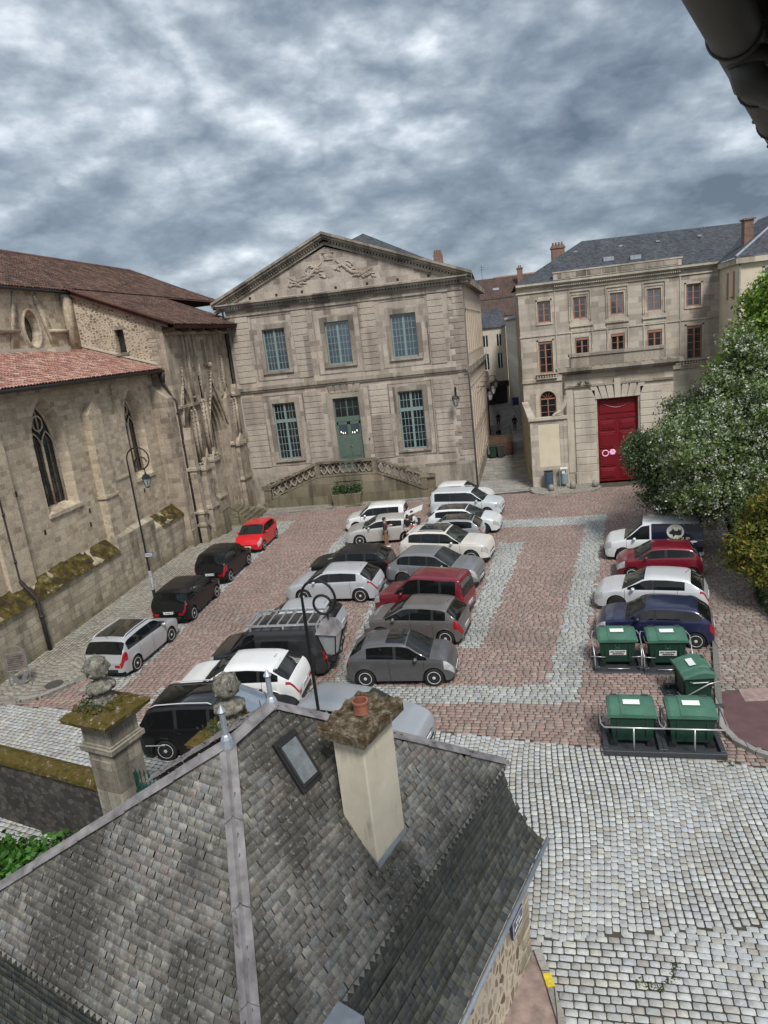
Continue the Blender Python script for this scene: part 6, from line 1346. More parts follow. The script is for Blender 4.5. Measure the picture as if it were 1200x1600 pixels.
for k in range(8): b.add([tuple(gpt(-2.3 + k * .62, .12, .10)), tuple(gpt(-2.3 + k * .62 + .10, .12, .10)), tuple(gpt(-2.3 + k * .62 + .10, 1.4, .55)), tuple(gpt(-2.3 + k * .62, 1.4, .55)), tuple(gpt(-2.3 + k * .62, .12, .02)), tuple(gpt(-2.3 + k * .62 + .10, .12, .02)), tuple(gpt(-2.3 + k * .62 + .10, 1.4, .45)), tuple(gpt(-2.3 + k * .62, 1.4, .45))], [(0, 1, 2, 3), (4, 7, 6, 5), (0, 4, 5, 1), (1, 5, 6, 2), (2, 6, 7, 3), (3, 7, 4, 0)])
b.build('rafter', plain('dark_rafter', (.035, .02, .015), .8, var=.3), ev_)
b = B(); q = [gpt(-2.6, -.02, .10), gpt(2.45, -.02, .10), gpt(2.45, 1.8, .75), gpt(-2.6, 1.8, .75)]; b.add([tuple(p) for p in q] + [tuple(p + Vector((0, 0, .08))) for p in q], [(0, 3, 2, 1), (4, 5, 6, 7), (0, 1, 5, 4), (1, 2, 6, 5), (2, 3, 7, 6), (3, 0, 4, 7)]); b.build('eave_boards', plain('dark_boards', (.02, .015, .012), .9, var=.3), ev_)
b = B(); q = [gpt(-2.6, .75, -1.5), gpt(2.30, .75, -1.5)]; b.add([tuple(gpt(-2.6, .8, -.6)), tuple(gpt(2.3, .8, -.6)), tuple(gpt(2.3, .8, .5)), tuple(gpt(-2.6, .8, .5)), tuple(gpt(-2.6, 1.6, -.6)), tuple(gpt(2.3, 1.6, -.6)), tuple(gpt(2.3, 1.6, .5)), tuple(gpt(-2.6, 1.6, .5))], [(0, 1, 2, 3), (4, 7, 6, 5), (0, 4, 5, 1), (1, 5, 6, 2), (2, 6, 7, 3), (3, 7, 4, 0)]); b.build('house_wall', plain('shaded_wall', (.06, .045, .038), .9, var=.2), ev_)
# ---------------------------------------------------------------- vehicles
M['discgrey'] = plain('wheel_disc_grey', (.27, .27, .275), .5, metal=.2)
def smooth1(a, sg):
    k = int(sg * 3) + 1; x = np.arange(-k, k + 1); w = np.exp(-x * x / (2 * sg * sg)); w /= w.sum()
    p = np.concatenate([np.full(k, a[0]), a, np.full(k, a[-1])]); return np.convolve(p, w, 'valid')
def wheel_parts(r, w, style, rimmat):
    t = B(); t.lathe([(r * .66, -w / 2), (r * .93, -w / 2), (r, -w / 2 + .03), (r, w / 2 - .03), (r * .93, w / 2), (r * .66, w / 2)], n=28, axis='y')
    rm = B(); rr_ = r * .70; n = {'five': 5, 'multi': 10, 'ten': 9, 'steel': 0, 'seven': 7}[style]
    rm.tube([(rr_ * .97 * math.cos(a), -w / 2 + .008, rr_ * .97 * math.sin(a)) for a in np.linspace(0, 2 * PI, 29)[:-1]], .014, 6, closed=True)
    rm.lathe([(.055, -w / 2 + .02), (.055, -w / 2 - .004), (.02, -w / 2 - .012)], n=12, axis='y')
    if n:
        for k in range(n):
            a = 2 * PI * k / n; hw_ = .034 if n <= 5 else (.034 if n < 8 else .024); c, s = math.cos(a), math.sin(a); q = []
            for (rad, ww) in ((.045, hw_ * .9), (rr_ * .97, hw_ * 1.15)):
                for sg in (-1, 1): q.append((rad * c - sg * ww * s, rad * s + sg * ww * c))
            vs_ = [(x, -w / 2 + .006, z) for x, z in q] + [(x, -w / 2 + .035, z) for x, z in q]; rm.add(vs_, [(0, 1, 3, 2), (4, 6, 7, 5), (0, 4, 5, 1), (2, 3, 7, 6), (0, 2, 6, 4), (1, 5, 7, 3)])
    else:
        rm.lathe([(rr_ * .95, -w / 2 + .03), (rr_ * .7, -w / 2 + .012), (.06, -w / 2 + .02)], n=20, axis='y')
    dk = B(); dk.lathe([(rr_, -w / 2 + .045), (.02, -w / 2 + .045)], n=20, axis='y')
    return t, rm, dk
CARS = []
def car(label, colour, loc, head, L=4.2, W=1.78, H=1.47, wb=2.55, fo=.85, wr=.315, bz=(.90, 1.0), prof=None, gl=(0.0, 3.4), gdark=M['autoglass'], metal=0.5, rim='multi', rimc='alloy',
        pillars=(2.05,), tail=(.20, 3, 5, .0), tailh=None, roofdark=None, rails=False, clad=False, cat='car', group='parked cars', name='parked_car', tumble=.135, nose=.60, grille=True, rearglass=None, van=False, doors=(1.25, 2.2, 3.05), head_l=.34, wind=M['windscreen'], extra=None, bumperdark=False, handles=True, rear_taper=.87, front_round=.30, spoiler=False, platetext=True):
    """prof: (s, z) points of the centre line from the nose (s=0) to the tail (s=L); keys A,B,C,D = screen base, screen top, roof end, rear glass base"""
    top_pts, A, Bs, Cs, D = prof
    pm = colour if not isinstance(colour, tuple) else paint('paint_%d_%d_%d' % tuple(int(x * 999) for x in colour), colour, metal)
    c = thing(name, label, cat, (loc[0], loc[1], 0.03), head, group)
    ds = .05; N = int(round(L / ds)); S = np.linspace(0, L, N + 1); S = np.unique(np.concatenate([S, [.012, .03, L - .03, L - .012, Bs - .02, Bs + .02, Cs - .02, Cs + .02]])); N = len(S) - 1
    fine = np.linspace(0, L, 801); zt = np.interp(fine, [p[0] for p in top_pts], [p[1] for p in top_pts]); zt = smooth1(zt, .045 / (L / 800)); T = np.interp(S, fine, zt)
    bl = np.interp(S, [0, .3, fo + wb * .5, L], [bz[0] - .10, bz[0] - .03, (bz[0] + bz[1]) / 2, bz[1]]); bl = np.minimum(bl, T - .035)
    fr = np.clip(S / .62, 0, 1); rr_ = np.clip((L - S) / .42, 0, 1)
    w = W / 2 * (1 - front_round * (1 - np.sqrt(1 - (1 - fr) ** 2.6))) * (1 - (1 - rear_taper) * 1.6 * (1 - np.sqrt(1 - (1 - rr_) ** 2.4)))
    wx1, wx2 = fo, fo + wb; Ra = wr + .055
    z0 = np.full(len(S), .20); z0 = np.where(S < .12, .26, z0); z0 = np.where(S > L - .12, .30, z0)
    for wx in (wx1, wx2):
        d = np.abs(S - wx); z0 = np.where(d < Ra, np.maximum(z0, wr + np.sqrt(np.maximum(0, Ra * Ra - d * d))), z0)
    arch = z0 > .33
    Hg = max(.2, H - (bz[0] + bz[1]) / 2)
    rowsz, rowsy = [], []
    z1 = np.maximum(z0 + .012, .40 if not arch.any() else np.where(arch, z0 + .012, .36)); z2 = np.maximum(z1 + .03, bl * .70); z2 = np.minimum(z2, bl - .02); z1 = np.minimum(z1, z2 - .01)
    z3 = np.maximum(z2 + .005, bl - .07); z3 = np.minimum(z3, bl - .004)
    h = np.maximum(.012, T - bl); 
    zs_ = [z0, z1, z2, z3, bl, bl + np.minimum(.025, h * .12), bl + np.maximum(h - .105, h * .72), bl + h * 1.0 - np.minimum(.05, h * .22), T - np.minimum(.014, h * .05), T, T + .012]
    def yat(z):
        t = np.clip((z - bl) / Hg, 0, 1.05); return w * .962 - (tumble * W / 1.78) * t ** 1.15 * 1.15
    hood = h < .22
    y7 = yat(bl + h); yr = yat(zs_[7])
    ys = [w * .950, w * .978, w * .984, w * 1.0, w * .966, yat(zs_[5]), yat(zs_[6]), yr - .010, y7 * .90, y7 * .5, np.zeros(len(S))]
    # flared arches
    for wx in (wx1, wx2):
        d = np.abs(S - wx); f = np.exp(-(d / (Ra * .9)) ** 4) * .018
        for k in (0, 1): ys[k] = np.where(arch | (d < Ra * 1.1), w * .99 + f, ys[k]) 
    X = L / 2 - S; half = np.stack([np.stack([X, ys[k], zs_[k]], 1) for k in range(11)], 1)    # (S,11,3)
    mir = half[:, :10][:, ::-1].copy(); mir[:, :, 1] *= -1; G = np.concatenate([half, mir], 1)  # rows 0..20, y>0 is the left side
    NR = G.shape[1]
    du = np.gradient(G, axis=0); dv = np.gradient(G, axis=1); nn = np.cross(dv, du); nn /= np.maximum(1e-9, np.linalg.norm(nn, axis=2))[:, :, None]
    if nn[len(S) // 2, 10, 2] < 0: nn = -nn
    def row_sym(j): return j if j < 10 else NR - 2 - j      # face-row index folded to 0..9
    cls = np.zeros((N, NR - 1), int)                         # 0 body 1 side glass 2 screen 3 rear glass 4 trim 5 cladding
    sm = (S[:-1] + S[1:]) / 2
    g0, g1 = gl; g0 = g0 or A + .10
    for j in range(NR - 1):
        r = row_sym(j)
        if r == 5:
            cls[:, j] = np.where((sm > g0) & (sm < g1) & ((T[:-1] - bl[:-1]) > .14), 1, 0)
            for p in pillars: cls[:, j] = np.where((np.abs(sm - p) < .045) & (cls[:, j] == 1), 4, cls[:, j])
        if r in (7, 8, 9): cls[:, j] = np.where((sm > A) & (sm < Bs), 2, cls[:, j])
        rg = rearglass or (Cs, D)
        if rg[1] > rg[0] and r in (7, 8, 9): cls[:, j] = np.where((sm > rg[0]) & (sm < rg[1]), 3, cls[:, j])
        if r == 0 and clad: cls[:, j] = 5
    def emit(name, want, m, off=0.0, smooth=True, flip=False, cells=None):
        idx = {}; vs_ = []; fs_ = []
        for i in range(N):
            for j in range(NR - 1):
                if (cells(i, j) if cells else cls[i, j] in want):
                    q = []
                    for (a, b_) in ((i, j), (i, j + 1), (i + 1, j + 1), (i + 1, j)):
                        if (a, b_) not in idx: idx[(a, b_)] = len(vs_); vs_.append(tuple(G[a, b_] + nn[a, b_] * off))
                        q.append(idx[(a, b_)])
                    fs_.append(tuple(q))
        if not fs_: return None
        bb = B(); bb.add(vs_, fs_); return build_each(bb, name, m, c, .004, smooth=smooth)
    body = B(); idx = {}; vs_ = []; fs_ = []
    for i in range(N):
        for j in range(NR - 1):
            if cls[i, j] == 0:
                q = []
                for (a, b_) in ((i, j), (i, j + 1), (i + 1, j + 1), (i + 1, j)):
                    if (a, b_) not in idx: idx[(a, b_)] = len(vs_); vs_.append(tuple(G[a, b_]))
                    q.append(idx[(a, b_)])
                fs_.append(tuple(q))
    body.add(vs_, fs_)
    body.add([tuple(p) for p in G[0]], [tuple(range(NR))]); body.add([tuple(p) for p in G[-1]], [tuple(range(NR))[::-1]])
    body.build('body', pm, c, smooth=True, angle=42)
    emit('side_window', (1,), gdark, -.004); emit('windscreen', (2,), wind, -.003); emit('rear_window', (3,), gdark, -.003); emit('window_pillar', (4,), M['blackpl'], -.002); emit('sill_cladding', (5,), M['blackpl'])
    if roofdark: emit('glass_roof', None, M['roofglass'], .004, cells=lambda i, j: roofdark[0] < sm[i] < roofdark[1] and row_sym(j) in (8, 9))
    # trim line round the side glass
    # seams
    sb = B()
    for sx in doors:
        i = int(np.argmin(np.abs(S - sx)))
        for side in (0, 1):
            js = range(1, 5) if side == 0 else range(NR - 5, NR - 1)
            for j in js:
                if j + 1 > NR - 1: continue
                p, q = G[i, j] + nn[i, j] * .003, G[i, j + 1] + nn[i, j + 1] * .003; dx = np.array([.006, 0, 0]); sb.quad(tuple(p - dx), tuple(p + dx), tuple(q + dx), tuple(q - dx))
    sb.build('door_seams', M['ink'], c)
    if handles:
        hb = B()
        for sx in [d - .16 for d in doors[1:]]:
            i = int(np.argmin(np.abs(S - sx)))
            for s_ in (1, -1): y = s_ * (ys[3][i] + .012); hb.cbox(X[i] - .07, X[i] + .07, min(y, y - s_ * .03), max(y, y - s_ * .03), bl[i] - .13, bl[i] - .105, .008)
        build_each(hb, 'door_handle', pm, c)
    # black floor box, lowered to block light and darken under the car, wheels
    ub = B(); ub.box(-L / 2 + .16, L / 2 - .18, -W / 2 * .80, W / 2 * .80, .12, .62); ub.build('underbody_shade_block', M['ink'], c)
    inn = B(); xd = L / 2 - A - .45; inn.cbox(xd - .1, xd + .35, -W * .38, W * .38, .5, bz[0] - .02, .03); inn.cbox(-L / 2 + .35, -L / 2 + .9, -W * .38, W * .38, .5, bz[1] - .16, .03); inn.build('dashboard', M['blackpl'], c)
    se = B()
    for xs_, n_ in ((xd - .95, 2), (xd - 1.85, 3)):
        if van and n_ == 3: se.box(xs_ + .2, xs_ + .24, -W * .40, W * .40, .4, H - .12); continue
        if xs_ < -L / 2 + .6: continue
        for k in range(n_):
            y_ = (k - (n_ - 1) / 2) * (.72 if n_ == 2 else .44); wd = .23 if n_ == 2 else .20; se.cbox(xs_ - .05, xs_ + .45, y_ - wd, y_ + wd, .55, .72, .03); se.cbox(xs_ - .12, xs_ + .02, y_ - wd, y_ + wd, .6, H * .78, .03); se.cbox(xs_ - .12, xs_ - .03, y_ - .11, y_ + .11, H * .80, H * .89, .02)
    build_each(se, 'seat', M['seat'], c, .004)
    tb, rb_, db = wheel_parts(wr, .20, rim, None); first = None
    for (sx, s_) in ((wx1, 1), (wx1, -1), (wx2, 1), (wx2, -1)):
        i = int(np.argmin(np.abs(S - sx))); y = s_ * (W / 2 - .105)
        if first is None:
            o = tb.build('wheel', M['rubber'], c, smooth=True, angle=40); r1 = rb_.build('rim', M[rimc], o, smooth=True, angle=40); d1 = db.build('brake_disc', M['discgrey'] if rimc == 'alloy' else M['darkalloy'], o); first = (o, r1, d1)
        else:
            o = first[0].copy(); COL.objects.link(o); o.parent = c
            for q in first[1:]: k = q.copy(); COL.objects.link(k); k.parent = o
        o.location = (L / 2 - sx, y, wr); o.rotation_euler = (0, random.uniform(0, 1.2), 0 if s_ < 0 else PI)
    # lamps
    emit('headlight', None, M['headlight'], .004, cells=lambda i, j: .03 < sm[i] < head_l and row_sym(j) in (2, 3, 4, 5))
    tl, ja, jb, zz_ = tail
    emit('tail_light', None, M['taillight'], .005, cells=lambda i, j: L - tl < sm[i] < L - .0 and ja <= row_sym(j) < jb)
    # rear face pieces
    wr_ = float(w[-1]); fw_ = float(w[0]); tz = float(T[-1]); fz = float(T[0])
    bb = B(); 
    if tail[3] >= 0 and not van:
        for s_ in (1, -1): bb.cbox(-L / 2 - .012, -L / 2 + .05, min(s_ * wr_ * .66, s_ * wr_ * .97), max(s_ * wr_ * .66, s_ * wr_ * .97), (bl[-1] - .17) + tail[3], bl[-1] - .05 + tail[3], .01)
    if bb.v: build_each(bb, 'tail_light', M['taillight'], c)
    pb_ = B(); pb_.box(-L / 2 - .018, -L / 2 + .01, -.26, .26, .56, .67); pb_.box(L / 2 - .01, L / 2 + .02, -.26, .26, .36, .47); pl2 = build_each(pb_, 'number_plate', M['plate'], c)[0]
    bs = B(); bs.box(-L / 2 - .020, -L / 2 - .017, .22, .26, .56, .67); bs.box(-L / 2 - .020, -L / 2 - .017, -.26, -.22, .56, .67); bs.box(L / 2 + .019, L / 2 + .022, .22, .26, .36, .47); bs.box(L / 2 + .019, L / 2 + .022, -.26, -.22, .36, .47); bs.build('plate_band', M['blue'], pl2)
    bt = B()
    for q in (-.17, -.125, -.06, -.015, .03, .095, .14):
        bt.box(-L / 2 - .020, -L / 2 - .0175, q - .014, q + .014, .585, .645); bt.box(L / 2 + .0185, L / 2 + .022, q - .014, q + .014, .385, .445)
    bt.build('plate_characters', M['ink'], pl2)
    gb = B()
    if grille: gb.cbox(L / 2 - .05, L / 2 + .012, -fw_ * .62, fw_ * .62, .50, min(.66, fz - .03), .012)
    gb.cbox(L / 2 - .05, L / 2 + .010, -fw_ * .75, fw_ * .75, .24, .34, .012); gb.cbox(-L / 2 - .010, -L / 2 + .05, -wr_ * .80, wr_ * .80, .30, .42 if not bumperdark else .56, .012)
    build_each(gb, 'bumper_grille', M['blackpl'], c)
    # mirrors
    i = int(np.argmin(np.abs(S - (A + .42))))
    for s_ in (1, -1):
        mb = B(); y = float(ys[4][i]) + .10; mb.ball((X[i], s_ * y, bl[i] + .085), .075, .105, .068, 10); mb.box(X[i] - .03, X[i] + .03, min(s_ * (y - .12), s_ * y), max(s_ * (y - .12), s_ * y), bl[i] + .03, bl[i] + .06); mb.build('wing_mirror', pm, c, smooth=True)
    if rails:
        rb2 = B(); i0, i1 = int(np.argmin(np.abs(S - (Bs + .15)))), int(np.argmin(np.abs(S - (Cs - .1))))
        for s_ in (1, -1): rb2.tube([(X[i0], s_ * (y7[i0] * .90), T[i0] + .0)] + [(X[k], s_ * (y7[k] * .90), T[k] + .045) for k in range(i0 + 2, i1 - 1, 4)] + [(X[i1], s_ * y7[i1] * .90, T[i1])], .018, 6)
        build_each(rb2, 'roof_rail', M['blackpl'] if rails == 'black' else M['alloy'], c, smooth=True)
    i = int(np.argmin(np.abs(S - (Cs - .15)))); an = B(); an.tube([(X[i], 0, T[i]), (X[i] - .14, 0, T[i] + .14)], .008, 5); an.build('antenna', M['ink'], c)
    if not van:
        wb2 = B(); i = int(np.argmin(np.abs(S - (A + .06)))); y = y7[i]
        for a in (.55, -.1): wb2.tube([(X[i] + .03, a * y, T[i] + .02), (X[i] - .14, (a + .45) * y * .9, T[i + 3] + .02)], .009, 4)
        build_each(wb2, 'wiper', M['ink'], c, .002)
    if spoiler: q = B(); i = int(np.argmin(np.abs(S - Cs))); q.prism([(X[i] + .1, T[i] - .01), (X[i] - .16, T[i] - .02), (X[i] - .16, T[i] - .05), (X[i] + .1, T[i] - .05)], -y7[i] * .85, y7[i] * .85); q.build('spoiler', pm, c)
    CARS.append((c, dict(G=G, X=X, T=T, bl=bl, ys=ys, L=L, W=W, S=S, nn=nn)))
    return c, dict(X=X, T=T, bl=bl, ys=ys, L=L, W=W, S=S, y7=y7, w=w)
# profile families: ((s,z)...), A, B, C, D
def hatch(L, H, A=1.02, Bx=1.75, Cx=None, D=None, hz=(.66, .78, .96), rz=1.02, tz=.78):
    Cx = Cx or L - .62; D = D or L - .16
    return ([(0, .50), (.05, hz[0]), (.22, hz[1]), (A * .6, (hz[1] + hz[2]) / 2 + .04), (A, hz[2]), (Bx - .06, H - .06), (Bx + .2, H - .015), ((Bx + Cx) / 2, H), (Cx - .2, H - .03), (Cx, H - .075), (D, rz), (L - .05, tz), (L, .62)], A, Bx, Cx + .03, D)
def boxy(L, H, A=.95, Bx=1.6, hz=(.72, .88, 1.06), rz=1.05):
    return ([(0, .55), (.05, hz[0]), (.22, hz[1]), (A, hz[2]), (Bx - .05, H - .06), (Bx + .3, H), (L - .5, H), (L - .16, H - .05), (L - .05, rz), (L - .01, .7), (L, .6)], A, Bx, L - .17, L - .055)
WHT, SIL, GRY, BLK, DGR = (.72, .72, .71), (.46, .47, .48), (.105, .105, .108), (.007, .007, .008), (.022, .022, .024)
def at_side(front, rear, L, W, wb, fo, side):
    """place a car from the ground points of its two wheels on one side; side=+1 if that is the car's left"""
    f, r = Vector(front), Vector(rear); d = (f - r).normalized(); h = math.atan2(d.y, d.x); left = Vector((-d.y, d.x))
    m = (f + r) / 2; mid_off = (fo + wb / 2) - L / 2   # axle middle behind car centre when positive
    return tuple(m + d * mid_off - left * side * (W / 2 - .1)), h
# left-hand row, nose-to-tail along the church
def row(label, colour, f, r, side, **kw):
    L, W, wb, fo = kw.get('L', 4.2), kw.get('W', 1.78), kw.get('wb', 2.55), kw.get('fo', .85); p, h = at_side(f, r, L, W, wb, fo, side); return car(label, colour, p, h, **kw)
c1 = row('small bright red hatchback at the far end of the row beside the church', (.58, .012, .02), (-14.03, 36.55), (-14.03, 38.9), 1, L=3.5, W=1.62, H=1.46, wb=2.34, fo=.68, wr=.29, prof=hatch(3.5, 1.46, .75, 1.35, 2.95, 3.38), gl=(0, 2.95), pillars=(1.75,), metal=0, rim='seven', doors=(.95, 1.78, 2.5), head_l=.42)
c2 = row('compact black hatchback with a bulging rear, parked behind the red car', BLK, (-14.05, 33.95), (-14.1, 31.35), -1, L=3.88, W=1.76, H=1.58, wb=2.57, fo=.75, prof=hatch(3.88, 1.58, .70, 1.45, 3.35, 3.78, rz=1.06), gl=(0, 3.45), pillars=(1.9, 2.8), metal=.2, rim='multi', tail=(.30, 2, 5, 0))
c3 = row('black estate-like hatchback with French plate beside the church lamp post', BLK, (-13.98, 29.25), (-13.98, 26.55), -1, L=4.0, W=1.76, H=1.50, wb=2.6, fo=.75, prof=hatch(4.0, 1.50, .80, 1.5, 3.5, 3.9, rz=1.04), gl=(0, 3.6), pillars=(1.95, 2.85), metal=.2, rim='multi')
c4 = row('silver estate car with dark glass roof, nearest in the row beside the church', SIL, (-14.0, 24.5), (-14.2, 21.8), -1, L=4.12, W=1.76, H=1.48, wb=2.50, fo=.85, wr=.31, prof=hatch(4.12, 1.48, .95, 1.72, 3.68, 4.02, rz=1.04), gl=(0, 3.7), pillars=(2.08, 2.95), roofdark=(1.85, 3.45), rails=True, rim='seven', doors=(1.15, 2.1, 3.0), tail=(.30, 2, 5, 0))
# middle-left column, noses to the left
car('white boxy hatchback with a black-pillared roof, boot open, farthest in the left middle row', WHT, (-7.75, 39.9), R(180), L=3.85, W=1.70, H=1.51, wb=2.43, fo=.75, prof=boxy(3.85, 1.51, .95, 1.55, (.70, .82, .98)), gl=(0, 3.4), pillars=(1.85, 2.75), metal=0, tail=(.15, 4, 6, 0), doors=(1.05, 1.9, 2.7))
cc_, inf = row('silver three-door hatchback with its boot open beside the standing people', (.50, .49, .46), (-8.14, 36.3), (-5.6, 36.45), 1, L=4.30, W=1.80, H=1.42, wb=2.64, fo=.86, prof=hatch(4.30, 1.42, 1.05, 1.85, 3.5, 4.05), gl=(0, 3.3), pillars=(2.45,), rim='seven', doors=(1.15, 2.5), handles=True)
b = B(); b.add([(-1.30, -.58, 1.42), (-1.30, .58, 1.42), (-2.35, .50, 1.78), (-2.35, -.50, 1.78), (-1.30, -.58, 1.36), (-1.30, .58, 1.36), (-2.35, .50, 1.72), (-2.35, -.50, 1.72)], [(0, 1, 2, 3), (4, 7, 6, 5), (0, 4, 5, 1), (1, 5, 6, 2), (2, 6, 7, 3), (3, 7, 4, 0)]); tg = b.build('open_tailgate', M['white'], cc_); b = B(); b.box(-2.14, -1.6, -.5, .5, .75, 1.0); b.build('boot_opening', M['ink'], cc_)
car('black hatchback behind the silver one in the left middle row', BLK, (-7.65, 31.35), R(178), L=4.30, W=1.80, H=1.47, wb=2.62, fo=.88, prof=hatch(4.30, 1.47, 1.05, 1.85, 3.65, 4.12), gl=(0, 3.75), pillars=(2.15, 3.05), metal=.3, rim='multi')
row('silver hatchback with white highlights in the middle of the left middle row', (.50, .52, .55), (-9.2, 28.0), (-6.53, 27.8), 1, L=4.36, W=1.81, H=1.45, wb=2.67, fo=.92, wr=.33, prof=hatch(4.36, 1.45, 1.08, 1.9, 3.6, 4.14, rz=1.0), gl=(0, 3.45), pillars=(2.2,), rim='ten', doors=(1.2, 2.25, 3.15), tail=(.40, 3, 5, 0))
car('silver car mostly hidden behind the dark van with the roof rack', (.47, .49, .52), (-8.55, 24.35), R(179), L=4.0, W=1.75, H=1.46, wb=2.5, fo=.82, prof=hatch(4.0, 1.46, .98, 1.7, 3.4, 3.85), gl=(0, 3.4), pillars=(2.0, 2.9))
vn, vi = car('dark grey panel van with an aluminium ladder rack on its roof', DGR, (-8.62, 21.75), R(180), L=4.45, W=1.85, H=1.83, wb=2.78, fo=.88, wr=.33, prof=boxy(4.45, 1.83, .95, 1.72, (.78, .95, 1.12), 1.15), gl=(0, 1.95), pillars=(), metal=.3, rim='multi', cat='van', group='parked vans', name='parked_van', van=True, tail=(.10, 2, 5, 0), rearglass=(4.29, 4.36), doors=(1.0, 1.98, 3.3), tumble=.10, bz=(1.02, 1.06))
b = B()
for s_ in (1, -1): b.box(-2.1, .55, s_ * .66 - .03, s_ * .66 + .03, 1.93, 1.99); [b.box(x, x + .06, s_ * .66 - .03, s_ * .66 + .03, 1.78, 1.93) for x in (-2.0, -.8, .4)]
for k in range(8): x = -2.05 + k * .36; b.box(x, x + .05, -.66, .66, 1.99, 2.03)
b.tube([(-2.12, -.6, 2.06), (-2.12, .6, 2.06)], .035, 8); b.build('ladder_rack', M['steel'], vn)
b = B()
for s_ in (1, -1):
    i0 = 2.05; y = s_ * .945; b.add([(2.225 - 2.15, y, 1.12), (2.225 - 3.15, y, 1.10), (2.225 - 3.15, s_ * .885, 1.46), (2.225 - 2.2, s_ * .885, 1.46)], [(0, 1, 2, 3)])
b.box(-2.245, -2.225, -.55, -.06, 1.0, 1.5); b.box(-2.245, -2.225, .06, .55, 1.0, 1.5); build_each(b, 'pressed_panel', M['roofglass'], vn)
b = B(); [b.box(-2.25, -2.16, s_ * .86 - .05, s_ * .86 + .05, .75, 1.15) for s_ in (1, -1)]; build_each(b, 'tail_light', M['taillight'], vn)
b = B(); b.box(-2.42, -2.2, -.45, .45, .40, .46); b.tube([(-2.45, -.5, .5), (-2.6, -.5, .9), (-2.45, -.5, 1.4), (-2.24, -.5, 1.45)], .02, 6); b.tube([(-2.45, .5, .5), (-2.6, .5, .9), (-2.45, .5, 1.4), (-2.24, .5, 1.45)], .02, 6); b.tube([(-2.58, -.5, .85), (-2.58, .5, .85)], .02, 6); b.tube([(-2.52, -.5, 1.15), (-2.52, .5, 1.15)], .02, 6); b.build('rear_rack', M['iron'], vn)
car('white compact SUV with sloping tail between the dark van and the black people carrier', WHT, (-9.0, 19.6), R(180), L=4.36, W=1.82, H=1.54, wb=2.67, fo=.85, wr=.35, prof=hatch(4.36, 1.54, 1.15, 1.95, 3.55, 4.12, (.80, .92, 1.06), 1.12, .92), gl=(0, 3.75), pillars=(2.25, 3.1), metal=0, clad=True, rimc='darkalloy', tail=(.34, 3, 5, 0), doors=(1.25, 2.3, 3.2), bz=(.98, 1.06), cat='SUV', spoiler=True)
mp, mi_ = row('black people carrier with panoramic roof and rails behind the gate pier', BLK, (-7.30, 16.35), (-10.12, 16.25), -1, L=4.60, W=1.88, H=1.70, wb=2.85, fo=.88, wr=.33, prof=hatch(4.60, 1.66, .95, 2.05, 4.15, 4.50, (.78, .90, 1.04), 1.05, .85), gl=(0, 4.2), pillars=(2.3, 3.3), metal=.2, roofdark=(2.15, 3.9), rails=True, rim='seven', cat='people carrier', tail=(.18, 3, 8, 0), doors=(1.15, 2.25, 3.35), bz=(.98, 1.02), wind=plain('sky_tint_glass', (.14, .18, .23), .05, var=.08, coat=1.0))  # windscreen: the sky's reflection is painted in as pale blue
b = B(); [b.box(x0, x1, -.951, -.94, .52, .545) for x0, x1 in ((-2.0, -1.4), (-.6, 1.2))]; b.build('chrome_strip', M['alloy'], mp)
# middle-right column
D8 = R(-11)
car('white hatchback seen only as a roof and tail behind the white MPV with roof rails', WHT, (-2.75, 44.3), R(-8), L=4.1, W=1.75, H=1.50, wb=2.5, fo=.85, prof=hatch(4.1, 1.50, 1.0, 1.75, 3.45, 3.95), gl=(0, 3.5), pillars=(2.0, 2.9), metal=0)
car('white MPV with roof rails at the far end of the right middle row', (.62, .66, .68), (-2.30, 41.6), R(-10), L=4.45, W=1.75, H=1.68, wb=2.8, fo=.85, prof=boxy(4.45, 1.66, 1.05, 1.8, (.78, .92, 1.06)), gl=(0, 4.1), pillars=(2.1, 3.1), metal=.3, rails=True, rimc='darkalloy', cat='MPV', doors=(1.15, 2.15, 3.2), bz=(.98, 1.04), tail=(.10, 3, 7, 0))
car('white hatchback with panoramic black roof in the right middle row', (.70, .72, .73), (-2.35, 38.1), R(-8), L=4.2, W=1.78, H=1.46, wb=2.6, fo=.86, prof=hatch(4.2, 1.46, 1.02, 1.85, 3.6, 4.02), gl=(0, 3.6), pillars=(2.1,), metal=.2, roofdark=(1.9, 3.5), rimc='darkalloy', spoiler=True)
car('small grey two-tone hatchback with dark roof squeezed between two white cars', (.30, .31, .32), (-3.0, 35.9), R(174), L=3.65, W=1.66, H=1.47, wb=2.4, fo=.75, prof=hatch(3.65, 1.47, .85, 1.5, 3.1, 3.5), gl=(0, 3.1), pillars=(1.8,), roofdark=(1.5, 3.1), doors=(1.0, 1.9))
x3, _ = car('cream white SUV with black roof panel and large wheels in the right middle row', (.66, .63, .57), (-3.05, 33.2), R(-12), L=4.68, W=1.89, H=1.66, wb=2.86, fo=.86, wr=.37, prof=hatch(4.68, 1.66, 1.35, 2.1, 4.0, 4.5, (.85, 1.0, 1.12), 1.15, .95), gl=(0, 4.05), pillars=(2.45, 3.4), metal=.15, roofdark=(2.2, 3.6), clad=True, rails=True, cat='SUV', doors=(1.4, 2.5, 3.4), bz=(1.02, 1.10), spoiler=True)
car('grey crossover with pale sheen on its bonnet beside the dark red van', (.20, .205, .215), (-3.35, 29.9), R(-14), L=4.4, W=1.82, H=1.60, wb=2.65, fo=.85, wr=.36, prof=hatch(4.4, 1.60, 1.15, 1.95, 3.6, 4.15, (.80, .95, 1.08), 1.12, .9), gl=(0, 3.75), pillars=(2.3, 3.15), metal=.6, clad=True, cat='crossover', rimc='darkalloy', doors=(1.25, 2.35, 3.2), bz=(1.0, 1.08))
